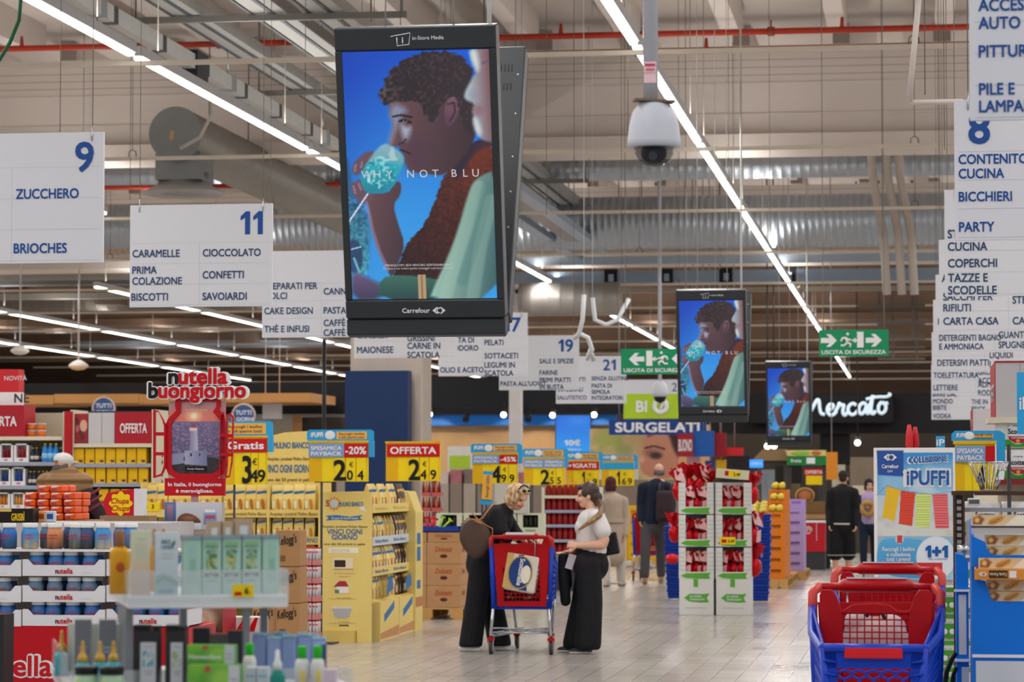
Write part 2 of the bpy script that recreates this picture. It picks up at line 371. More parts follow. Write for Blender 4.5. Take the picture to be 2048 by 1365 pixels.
M_ = [(-.9,.15),(-.7,-.1),(-.45,.2),(-.15,1.3),(.0,1.75),(.12,.3),(.25,.3),(.75,1.75),(.8,.2),(1.1,.15)]
m.tube([(((q[0]*34)-30)*s, -.02, (q[1]*24+13)*s) for q in smooth(M_)], 3.6*s, 5)
for ch in 'ercato':
    k = 23 if ch != 't' else 19
    m.tube([((xx-55+q[0]*k)*s, -.02, (q[1]*25+13+(xx-63)*.035)*s) for q in smooth(SCR[ch])], 3.6*s, 5); xx += k*.92
m.tube([((xx-55+a)*s, -.02, (b+13)*s) for a, b in smooth([(-42,34),(-20,39),(0,38),(8,43),(2,45)])], 3*s, 5)
m.build('lettering', mat('#d4e6f4', .5, emit=.45), t)

# small lit fridge in front of the wooden wall
x, z, w, h = rect(895, 893, 944, 966, 64); t = thing('display_fridge', 'white display fridge with green band in front of the wooden wall', 'fridge', (x, 64, 0)); m = MB(); m.box(-w/2, w/2, 0, .6, 0, z+h); m.build('fridge_body', mat('#d8d6d0', .5), t)
m = MB(); q = h/73; m.box(-w*.42, w*.42, -.01, 0, z+h-45*q, z+h-19*q); m.build('green_band', mat('#a8c83a', .5), t); m = MB(); m.box(-w*.4, w*.4, -.008, 0, z, z+h-47*q); m.build('open_front', mat('#c8b080', .5, var=.5, scale=9), t)
RR = random.Random(9)
for i in range(9):
    px = 846+i*27; x, z, w, h = rect(px, 935+RR.randint(0, 14), px+24, 968, 61.5); t = thing('goods_stack', 'small far goods stack under the wooden wall, %s from left' % ORD[i], 'goods', (x, 61.5, 0), 0, 'far goods stacks under the wooden wall')
    m = MB(); m.box(-w/2, w/2, 0, .5, 0, z); m.build('bin', mat(('#8a7a70', '#a89c90')[i % 2], .6), t); m = MB(); m.box(-w*.45, w*.45, .02, .45, z+.001, z+h); m.build('goods', mat(('#8a4048', '#c8b8b0', '#a86a70', '#7a6a64', '#b08a58')[i % 5], .6, var=.5, scale=16), t)
# ================================================================ under the ceiling: tube rows, rails, ducts, trays, pipes
HOUS = mat('#c9c9cc', .4); TUBE = mat('#fffdf6', .4, emit=5.5, var=0); RAILM = mat('#d9cfc0', .5)
ZL = HC+4.2; RAILS = [26.9+8.0*i for i in range(12)]
SEG = [(5, 18.7)]+[(18.95, 26.8)]+[(RAILS[i]+.1, RAILS[i+1]-.1) for i in range(11)]
RN = ['row over the wide aisle', 'row left of the hanging screens', 'row over the left boards', 'fourth row from the right', 'fifth row from the right', 'leftmost row', 'row behind the right boards']
SKIP = {(2, 4), (2, 5), (3, 5), (4, 3), (1, 6)}
for r, x in enumerate(ROWS[:7]):
    for k, (a, b) in enumerate(SEG):
        if (r in (2, 3, 4, 5) and k < 2) or (r > 2 and k == 2 and r < 5): continue
        if (r, k) in SKIP: continue
        t = thing('tube_light', 'white tube light, %s segment of the %s' % (ORD[k], RN[r]), 'ceiling light', (x, a, ZL+.02), 0, 'ceiling tube lights in long rows')
        m = MB(); L = b-a; m.xprism([(0, .03), (L, .03), (L, .13), (0, .13)], -.055, .055); m.build('housing', HOUS, t)
        m = MB(); n = 1 if L > 7.9 else 1; m.box(-.036, .036, .02, L-.02, -.005, .03); m.build('diffuser', TUBE, t)
        pieces('hanger', mat('#8f8880', .7), t, [rod(0, yy, .13, ztop(x)-ZL-.02, .006) for yy in (L*.1, L*.85)])
for i, y in enumerate(RAILS):
    t = thing('ceiling_rail', 'thin cream rail crossing the whole hall under the tube lights, %s from the camera' % ORD[i], 'rail', (0, y, ZL-.1), 0, 'cream rails crossing the hall')
    m = MB(); m.box(-32, 11, 0, .06, 0.04, .085); m.build('bar', RAILM, t)
    pieces('hanger', mat('#5a5652', .5), t, [rod(xx, .03, .17, ztop(xx)-ZL+.1, .004, 4).tube([(xx-.05, .03, .085), (xx-.045, .03, .15), (xx, .03, .18), (xx+.045, .03, .15), (xx+.05, .03, .085)], .007, 4) for xx in range(-30, 11, 5)])
def wires(seed, n, x0, x1, y0, y1):
    r = random.Random(seed); return [(r.uniform(x0, x1), r.uniform(y0, y1)) for _ in range(n)]
# hanging chains and thin wires left without a load
for k, (px, py0, py1, Y) in enumerate(((1093,0,430,30),(1243,60,460,33),(1358,0,470,38),(1458,0,440,36),(1540,30,470,40),(1765,0,480,35),(1880,60,420,34),(430/2.9+1000,0,400,33),(742/2.9+1000,120,290,27),(1850,0,190,20),(1889,0,300,26),(120,60,270,24),(260,150,400,30),(610,120,300,28))):
    a = at(px, py1, Y); m = MB(); m.cyl(a, (a.x, Y, ztop(a.x)), .0035, n=4)
    prop(m.build('hanging_wire', mat('#6a625a', .6)), 'thin bare wire hanging from the ceiling, %s of the loose wires' % ORD[k], 'wire', 'loose wires hanging from the ceiling')
# red sprinkler pipes
REDP = mat('#a8331f', .45)
for k, (py, Y, r) in enumerate(((66, 39.5, .045), (101, 40.6, .045))):
    z = at(1400, py, Y).z; t = thing('sprinkler_pipe', 'red sprinkler pipe across the hall in front of the grooved beam, the %s one' % ('upper', 'lower')[k], 'pipe', (0, Y, z), 0)
    m = MB(); m.cyl((-32 if k == 0 else at(990, 100, Y).x, 0, 0), (13, 0, 0), r, n=8); m.build('pipe', REDP, t)
    xs = range(-30 if k == 0 else -4, 12, 4)
    pieces('bracket', mat('#8a3a2a', .5), t, [rod(xx, 0, r, .16).cyl((xx-.05, 0, 0), (xx+.05, 0, 0), r*1.5, n=8) for xx in xs])
    pieces('sprinkler_head', REDP, t, [MB().cyl((xx+1, 0, 0), (xx+1, 0, .18), .035, .02, n=6) for xx in xs])
m = MB(); z = at(600, 370, 46).z; m.cyl((-32, 46, z), (-8, 46, z), .04, n=8); prop(m.build('sprinkler_pipe', REDP), 'thin red pipe behind the round air outlet on the left', 'pipe')
# spiral ducts
def spiral(nt, b):
    tc = nt.nodes.new('ShaderNodeTexCoord'); s = nt.nodes.new('ShaderNodeSeparateXYZ'); nt.links.new(tc.outputs['Object'], s.inputs[0])
    n = nt.nodes.new('ShaderNodeTexNoise'); n.inputs['Scale'].default_value = 4; nt.links.new(tc.outputs['Object'], n.inputs['Vector'])
    r = nt.nodes.new('ShaderNodeMapRange'); r.inputs[3].default_value = .25; r.inputs[4].default_value = .55; nt.links.new(n.outputs['Fac'], r.inputs[0])
    nt.links.new(r.outputs[0], b.inputs['Roughness']); b.inputs['Metallic'].default_value = .85; b.inputs['Base Color'].default_value = (*lin('#a9b0b8'), 1)
GALV = node_mat('galvanised_steel', spiral); GALV2 = mat('#97938c', .5, .5)
def duct(p0, p1, r, pitch):
    p0 = Vector(p0); p1 = Vector(p1); L = (p1-p0).length; n = int(L/pitch); pts = []; rr = []
    for i in range(n):
        for q, k in ((0, 1), (.8, 1), (.85, 1.014), (.95, 1.014)): pts.append(p0+(p1-p0)*((i+q)/n)); rr.append(r*k)
    return MB().tube(pts, rr, 20)
z = at(1500, 333, 48.5).z; o = duct((-30, 48.5, z), (12, 48.5, z), .215, .16).build('air_duct', GALV); prop(o, 'slim spiral metal air duct crossing just behind the first grooved beam', 'duct')
z = at(1500, 443, 53).z; o = duct((-30, 53, z), (12, 53, z), .5, .13).build('air_duct', GALV); prop(o, 'thick shiny spiral air duct crossing the hall below the smaller one', 'duct')
# duct along the aisles with round outlet at its end
e = at(352, 268, 37.5); t = thing('air_duct', 'big grey spiral duct running down the hall with a round outlet at its near end', 'duct', e)
duct((0, 0, 0), (0, 15, 0), .37, .14).build('spiral_pipe', GALV2, t)
m = MB(); m.cyl((0, -.03, 0), (0, .02, 0), .38, n=28); m.build('end_cap', mat('#86898a', .5, .5), t); m = MB(); m.cbox((-.05, -.035, -.02), (.06, .004, .13), 0, 0, .1); m.build('sticker', mat('#b89a70', .6), t)
m = MB(); m.box(-.32, .32, .1, .85, -.62, -.25); m.cyl((0, .45, -.7), (0, .45, -.5), .35, n=24); m.build('outlet_neck', mat('#8d9192', .45, .6), t)
m = MB(); m.lathe([(.36, .12), (.4, .06), (.56, -.02), (.57, -.06), (.5, -.07), (.42, -.03), (.33, -.05), (.3, 0), (.2, -.03), (.16, .02), (.05, -.02), (0, -.02)], 28, (0, .45, -.74)); m.build('diffuser', mat('#a8a6a4', .5, .3), t)
pieces('hanger', mat('#6f6a64', .5), t, [rod(sx, yy, .25, ZC-e.z-.4, .01) for sx in (-.3, .3) for yy in (3, 9)])
# cable trays and busbars along the aisles
def along(name, label, cat, x, z, w, h, y0, y1, mt, parts=()):
    t = thing(name, label, cat, (x, y0, z)); m = MB(); m.box(-w/2, w/2, 0, y1-y0, 0, h); m.build('channel', mt, t); return t
ZT = HC+4.75; TR = mat('#9a9894', .5, .4); TRD = mat('#77746f', .5, .4)
def xof(px, py, z): return (px-VX)/(VY-py)*(z-HC)
t = along('busbar', 'grey electric busbar running down the hall beside the left tube row', 'busbar', xof(160, 0, ZT), ZT, .13, .17, 8, 52, TR)
pieces('joint', mat('#2c2c2e', .5), t, [MB().box(-.068, .068, 18+i*1.9, 18.15+i*1.9, -.004, .174) for i in range(14)])
m = MB(); m.box(-.09, .09, 23.2, 23.7, -.2, .22); m.build('tap_off_box', mat('#191b20', .4), t)
pieces('hanger', STEEL, t, [rod(0, 3+i*5.5, .19, .5).box(-.1, .1, 2.96+i*5.5, 3.04+i*5.5, -.03, .2) for i in range(8)])
for k, (px, w, lab) in enumerate(((345, .34, 'wide grey cable tray nearest the busbar'), (520, .42, 'wide grey cable tray in the middle of the tray group'), (640, .42, 'wide grey cable tray nearest the large hanging screen'))):
    x = xof(px, 0, ZT+.5); t = thing('cable_tray', lab, 'cable tray', (x, 9, ZT+.5)); m = MB(); m.box(-w/2, w/2, 0, 50, 0, .02); m.box(-w/2, -w/2+.03, 0, 50, .02, .14); m.box(w/2-.03, w/2, 0, 50, .02, .14); m.build('channel', TR, t)
    pieces('edge_strip', mat('#3a3d42', .5), t, [MB().box(-w/2-.005, -w/2+.03, 0, 50, -.015, .0), MB().box(.02, .07, 0, 50, -.012, 0)])
xa = xof(300, 0, ZT+.5)-.4; xb = xof(660, 0, ZT+.5)+.8
for k, y in enumerate((30.5, 36.5, 42.5, 48, 53.5, 58)):
    t = thing('support_strut', 'dark steel strut carrying the cable trays, %s from the camera' % ORD[k], 'strut', (0, y, ZT+.42), 0, 'struts under the cable trays')
    m = MB(); m.box(xa, xb, 0, .06, 0, .07); m.build('bar', TRD, t)
    pieces('rod', TRD, t, [rod(xx, .03, .07, ztop(xx)-ZT-.42) for xx in (xa+.05, (xa+xb)/2, xb-.05)])
# trays crossing the hall in the middle distance
for k, (py, Y, h, c, lab) in enumerate(((519, 57, .16, '#a8b4c2', 'pale steel tray crossing the hall above the exit signs'), (553, 60, .26, '#8f9fb2', 'bluish cable tray with black sockets crossing above the second screen'), (580, 64, .1, '#a49a90', 'thin grey conduit crossing below the bluish tray'))):
    z = at(1400, py, Y).z; t = thing('cable_tray', lab, 'cable tray', (0, Y, z)); xl = at(1030, py, Y).x
    m = MB(); m.box(xl, 11, 0, .2, -h/2, h/2); m.build('channel', mat(c, .4, .5), t)
    if k == 1:
        for px in (1222, 1333, 1452, 1578):
            q = at(px, py, Y).x; m = MB(); m.box(q-.14, q+.14, -.05, .24, -.17, .17); b = m.build('socket_box', mat('#15161a', .5), t)
            m = MB(); m.box(q-.05, q+.06, -.055, -.05, -.1, .06); m.build('label_plate', mat('#8ea0b5', .5), b)
# tilted trays seen right of the big screen
for k, (a, b) in enumerate((((1040, 380), (1255, 505)), ((1040, 440), (1140, 520)), ((1030, 395), (1190, 500)))):
    z = HC+4.55; x = xof(*a, z); m = MB(); y0 = (z-HC)*F/(VY-a[1]); y1 = (z-HC)*F/(VY-b[1]); m.box(x-.12, x+.12, y0-12, y1, z, z+.12)
    prop(m.build('cable_tray', mat(('#a7b6c6', '#9fb0c2', '#8c8b88')[k], .4, .4)), ('bluish steel tray running down the hall right of the largest screen', 'second bluish tray close beside it, lower left', 'flat grey tray beneath the two bluish trays')[k], 'cable tray')
# slanted frame of pale channel at the top right
a = at(1840, -30, 17); b = at(1818, 205, 17); c = at(1925, 203, 17)
m = MB(); m.tube([a, b], .025, 4); m.tube([b, c], .02, 4); prop(m.build('channel_frame', mat('#cfc4bc', .5)), 'pale bent channel hanging behind the highest white board on the right', 'frame')
# support pipes in a bundle, right
for k, px in enumerate((1745, 1775, 1800)):
    a = at(px, 352, 47); b = at(px+22, 470, 47); m = MB(); m.tube([(a.x-.1, 47, ztop(a.x-.1)), (a.x, 47, a.z), (b.x, 47, b.z), (b.x+.05, 47, b.z-1.0)], .07, 8)
    prop(m.build('pipe', mat('#b9aea4', .6)), '%s of three slanting beige pipes in front of the thick duct' % ('leftmost', 'middle', 'rightmost')[k], 'pipe', 'three slanting beige pipes')
# ladders / racks in the far ceiling
for k, (x0, x1, y0, y1, Y) in enumerate(((1715, 1850, 465, 680, 66), (1755, 1850, 570, 720, 72))):
    x, z, w, h = rect(x0, y0, x1, y1, Y); m = MB()
    for i in range(7): m.box(x-w/2, x+w/2, Y, Y+.1, z+h*i/6.5, z+h*i/6.5+.05)
    for q in (-.2, .3): m.box(x+q*w, x+q*w+.06, Y+.1, Y+.2, z, ztop(x+q*w+.03))
    prop(m.build('cable_ladder', mat('#6c655e', .5)), ('upper', 'lower')[k]+' dark rung frame left of the white boards on the right', 'cable ladder')
# loose white cables near board 19, green cable at the top left
a = at(1165, 640, 30); W2 = mat('#d4d8de', .5)
m = MB(); P = lambda pts, Y: [at(x, y, Y+.06*i) for i, (x, y) in enumerate(pts)]
q = at(1168,590,34); m.cyl(q, (q.x, 34, ztop(q.x)), .004, n=5); m.tube(P([(1168,590),(1165,640),(1158,668),(1150,676),(1160,668),(1176,676),(1184,700),(1175,718),(1180,700),(1188,722)], 34), .03, 6)
prop(m.build('cable_coil', W2), 'loose coil of white cable hanging above the board numbered nineteen', 'cable')
m = MB(); q = at(1185,596,40); m.cyl(q, (q.x, 40, ztop(q.x)), .004, n=5); m.tube(P([(1185,596),(1190,640),(1212,650),(1235,640),(1258,598)], 40), .035, 6); prop(m.build('cable', W2), 'white cable end sagging over the right-hand tube row', 'cable')
m = MB(); m.tube(P([(42,-10),(38,40),(20,85),(0,118),(-20,140)], 20), .016, 6); prop(m.build('cable', mat('#1f5a3a', .5)), 'green cable bowing down at the top left corner', 'cable')
m = MB(); m.tube(P([(418,160),(425,225),(400,275),(360,297)], 36), .025, 6); prop(m.build('cable', mat('#b9b2a8', .5)), 'pale cable curving down beside the round duct end', 'cable')
# hanging bell lamps
for k, (px, py, Y) in enumerate(((157, 730, 56), (40, 700, 60))):
    a = at(px, py, Y); t = thing('bell_lamp', 'small round hanging lamp among the left tube rows, %s one' % ('right', 'left')[k], 'lamp', a)
    m = MB(); m.lathe([(.03, .1), (.12, .06), (.2, .0), (.21, -.04), (.12, -.1), (0, -.12)], 16); m.build('shade', mat('#d9d4c8', .5), t)
    m = MB(); m.cyl((0, 0, .1), (0, 0, ztop(a.x)-a.z), .02, n=6); m.build('rod', W2, t)
for k, (x0, py, x1, Y, r) in enumerate(((-300, 545, 700, 65, .25), (-300, 605, 690, 76, .3), (-300, 655, 700, 88, .25), (1040, 600, 1240, 58, .35))):
    a = at(x0, py, Y); b = at(x1, py, Y); prop(duct((a.x, Y, a.z), (b.x, Y, a.z), r, .3).build('air_duct', mat(('#8a8379', '#6f675f', '#85786c', '#9c9690')[k], .5, .4)), ('highest', 'middle', 'lowest', 'short')[k]+' brownish duct crossing the far '+('left' if k < 3 else 'middle')+' ceiling', 'duct')

for k, (x0, py, x1, Y, h, c) in enumerate(((-40, 563, 660, 67, .45, '#6f7274'), (-40, 640, 640, 84, .25, '#8794a4'), (150, 690, 700, 98, .25, '#93a0b0'), (-40, 592, 420, 72, .15, '#9a948c'))):
    x, z, w, hh = rect(x0, py-5, x1, py+5, Y); t = thing('cable_tray', ('wide grey duct box', 'bluish steel tray', 'thin bluish tray', 'thin grey tray')[k]+' crossing the far left ceiling', 'cable tray', (x, Y, z)); m = MB(); m.box(-w/2, w/2, 0, .4, 0, h); m.build('channel', mat(c, .5, .3, var=.2, scale=.8), t)
    pieces('rod', TRD, t, [rod(q*w, .2, h, ztop(x+q*w)-z, .012) for q in (-.45, -.15, .15, .45)])
RB_ = random.Random(4)
for k in range(7):
    px = 30+k*92; py = RB_.randint(590, 690); a = at(px, py, 4.7*F/(VY-py)); m = MB(); L = RB_.uniform(.5, 1.1); m.box(a.x-.35, a.x+.35, a.y, a.y+.8, a.z, a.z+L); m.cyl((a.x, a.y+.4, a.z+L), (a.x, a.y+.4, ztop(a.x)), .02, n=5)
    prop(m.build('ceiling_unit', mat(('#7a4a34', '#54463c', '#6a5a50')[k % 3], .7, var=.3)), 'rusty brown box unit hanging in the far left ceiling, %s from left' % ORD[k], 'unit', 'brown box units in the far ceiling')
# ================================================================ hanging aisle boards
BOARD = mat('#d0d2da', .5, var=.02); INKB = mat('#1b4a93', .5, var=.02); INKD = mat('#2c4468', .5, var=.02); LINE = mat('#b9bdc6', .6, var=0)
def board(name, label, cat, x, Y, zb, w, h, num, cells, cw, numx=None, top=.265, band=None, ink=INKB, tag_s=1, group='white aisle boards hanging from wires'):
    """x = left edge; cells: (column x share, row centre share from top, text)"""
    t = thing(name, label, cat, (x+w/2, Y, zb), 0, group)
    m = MB(); m.m(BOARD).box(-w/2, w/2, 0, .025, 0, h)
    m.m(LINE)
    for k in range(4): z = h*(1-top-(1-top-.02)*k/3) - (.0 if k else 0); m.box(-w/2+.02, w/2-.02, -.001, 0, z-.0015, z+.0015)
    m.box(cw*w-w/2-.002, cw*w-w/2+.001, -.001, 0, .015, h*(1-top))
    m.build('panel', None, t)
    for cx, cz, tx, sz in cells:
        m = MB().m(ink); ls = tx.split('|')
        for i, l in enumerate(ls): m.text(l, -w/2+cx*w, h*(1-cz)-sz/2*h-(i-(len(ls)-1)/2)*sz*1.5*h, sz*h, bold=.026, wk=.86 if Y < 29 or x < 0 and Y < 60 and x < -2 else .76)
        m.build('lettering', None, t)
    if num:
        m = MB().m(INKB); m.text(num, w/2-(.06 if numx is None else numx)*w, h*.70, .225*h, al='r', bold=.022, w=None); m.build('aisle_number', None, t)
    pieces('hanging_wire', mat('#77736c', .5), t, [MB().cyl((s*(w/2-.08), .012, h-.03), (s*(w/2-.08), .012, ztop(x+w/2+s*(w/2-.08))-zb), .003, n=4) for s in (-1, 1)])
    pieces('hook', STEEL, t, [MB().tube([(s*(w/2-.08), -.004, h-.06), (s*(w/2-.08), -.004, h-.02), (s*(w/2-.08), .012, h+.05)], .005, 4) for s in (-1, 1)])
    return t
def brd(num, x0, y0, y1, Y, w, cells, label, x1=None, **k):
    a = at(x0, y1, Y); b = at(x0, y0, Y); return board('aisle_board', label, 'sign', a.x, Y, a.z, w, b.z-a.z, num, cells, k.pop('cw', .5), **k)
C1, C2 = .02, .52
brd('9', -135, 270, 529, 18.0, 1.18, [(.49, .467, 'ZUCCHERO', .075), (.48, .885, 'BRIOCHES', .075)], 'white hanging aisle board with big blue number 9, cut by the left photo edge', cw=.465)
brd('11', 259, 411, 615, 22.5, 1.21, [(.02,.475,'CARAMELLE',.072),(.02,.69,'PRIMA|COLAZIONE',.072),(.015,.9,'BISCOTTI',.072),(.515,.475,'CIOCCOLATO',.072),(.515,.69,'CONFETTI',.072),(.515,.9,'SAVOIARDI',.072)], 'white hanging aisle board with blue number 11 and six entries', top=.375, cw=.49, ink=INKD)
brd('13', 524, 503, 676, 27.3, 1.21, [(.02,.46,'PREPARATI PER|DOLCI',.075),(.02,.69,'CAKE DESIGN',.075),(.02,.9,'THÈ E INFUSI',.075),(.52,.47,'CANNELLA',.075),(.52,.69,'PASTA',.075),(.52,.89,'CAFFÈ|CAFFÈ',.075)], 'white hanging aisle board listing cake design and infusions, half behind the biggest screen', top=.375, cw=.5, ink=INKD)
brd('15', 708, 566, 717, 31.8, 1.21, [(.03,.70,'CRACKER',.075),(.03,.89,'MAIONESE',.085),(.52,.74,'GRISSINI',.08),(.52,.9,'CARNE IN|SCATOLA',.08)], 'white hanging aisle board listing mayonnaise and tinned meat, just under the biggest screen', top=.375, cw=.33, ink=INKD)
brd('17', 877, 627, 753, 37.2, 1.21, [(.02,.49,'PASSATA DI|POMODORO',.085),(.02,.9,'OLIO E ACETO',.085),(.52,.47,'PELATI',.085),(.52,.68,'SOTTACETI',.085),(.52,.89,'LEGUMI IN|SCATOLA',.085)], 'white hanging aisle board with dark number 17 listing pickles and legumes', top=.375, cw=.5, ink=INKD, numx=.07)
brd('19', 998, 672, 781, 42.6, 1.24, [(.02,.88,'PASTA ALL’UOVO',.085),(.51,.47,'SALE E SPEZIE',.085),(.51,.68,'FARINE',.085),(.51,.88,'PRIMI PIATTI|IN BUSTA',.085)], 'white hanging aisle board with dark number 19 listing salt and flour', top=.375, cw=.5, ink=INKD, numx=.07)
brd('21', 1112, 713, 808, 50.0, 1.27, [(.06,.49,'PRODOTTI',.09),(.03,.7,'INTEGRALI',.09),(.02,.87,'SALUTISTICO',.085),(.51,.47,'SENZA GLUTINE',.085),(.51,.69,'PASTA DI|SEMOLA',.085),(.51,.88,'INTEGRATORI',.085)], 'white hanging aisle board with number 21 listing gluten-free pasta', top=.375, cw=.5, ink=INKD, numx=.14)
x, z, w, h = rect(1247, 760, 1365, 838, 56); t = thing('aisle_board', 'green and white hanging board with the word for organic food', 'sign', (x, 56, z))
m = MB().m(BOARD).box(-w/2, w/2, 0, .03, h*.64, h); m.m(mat('#a9c92c', .5)).box(-w/2, w/2, 0, .03, 0, h*.64); m.m(WHITE); m.build('panel', None, t)
m = MB().m(WHITE).text('BI', -w*.28, h*.18, h*.28, bold=.04); k = .115; m.tube([(w*.13+h*.16*math.cos(a*.42), -.006, h*.32+h*.16*math.sin(a*.42)) for a in range(15)], .05, 6, True)
m.tube([(w*.13, -.006, h*.2), (w*.15, -.006, h*.33), (w*.19, -.006, h*.4)], .03, 5); m.build('lettering', None, t)
m = MB().m(INKD).text('23', w*.32, h*.7, h*.22); m.build('aisle_number', None, t)
pieces('hanging_wire', mat('#77736c', .5), t, [rod(s*w*.45, .015, h-.02, ZC-z-.5, .004) for s in (-1, 1)])
# right-hand boards, one behind the other
RB = [('', 1940, -40, 241, 10.8, 1.2, [(.03,.245,'ACCESSORI|AUTO',.085),(.03,.51,'PITTURE',.085),(.03,.84,'PILE E|LAMPADINE',.082)], 'nearest white board at the top right corner, listing paint and batteries', .3),
 ('8', 1910, 200, 481, 16.2, 1.22, [(.02,.475,'CONTENITORI|CUCINA',.068),(.02,.69,'BICCHIERI',.068),(.02,.905,'PARTY',.068)], 'white hanging board with blue number 8, under the nearest right board', .37),
 ('10', 1890, 380, 593, 21.0, 1.22, [(.02,.475,'STOVIGLIE|CUCINA',.078),(.02,.69,'COPERCHI',.078),(.02,.885,'TAZZE E|SCODELLE',.078)], 'white hanging board listing lids and cups, third from the front on the right', .37),
 ('12', 1879, 480, 664, 25.8, 1.22, [(.02,.42,'ALLUMINIO',.08),(.03,.68,'SACCHI PER|RIFIUTI',.08),(.03,.885,'CARTA CASA',.08),(.54,.66,'STELLINE',.08),(.54,.885,'CARTA',.08)], 'white hanging board listing bin bags and kitchen paper, on the right', .37),
 ('14', 1872, 550, 706, 30.4, 1.22, [(.02,.6,'IGIENE',.08),(.03,.865,'DETERGENTI BAGNO|E AMMONIACA',.075),(.545,.63,'POLVERE',.08),(.545,.84,'GUANTI|SPUGNE',.085)], 'white hanging board listing bathroom cleaners and sponges, on the right', .37),
 ('16', 1867, 600, 745, 34.8, 1.22, [(.04,.87,'DETERSIVI PIATTI',.085),(.56,.83,'LIQUIDI|LAVATRICE',.085)], 'white hanging board listing dish detergent, behind the sponges board', .37),
 ('18', 1864, 665, 788, 40.2, 1.22, [(.02,.7,'TOELETTATURA',.09),(.02,.9,'LETTIERE',.09),(.53,.72,'GROOMING|ACCESSORI',.09),(.53,.92,'ALIMENTI|RODITORI',.09)], 'white hanging board listing pet grooming and litter, on the right', .37),
 ('20', 1863, 730, 840, 45.8, 1.24, [(.02,.6,'BIRRE DAL|MONDO',.085),(.02,.78,'BIBITE',.085),(.02,.93,'VODKA',.085),(.52,.74,'THE IN|BRICK',.085)], 'bluish white hanging board listing beers of the world, lowest on the right', .37)]
for num, x0, y0, y1, Y, w, cells, lab, tp in RB:
    a = at(x0, y1, Y); b = at(x0, y0, Y)
    t = board('aisle_board', lab, 'sign', a.x, Y, a.z, w, b.z-a.z, '', cells, .51, top=tp, ink=INKB if Y < 20 else INKD)
    if num == '8': MB().m(INKB).text('8', -w/2+.07*w, (b.z-a.z)*.69, .225*(b.z-a.z), bold=.025).build('aisle_number', None, t)

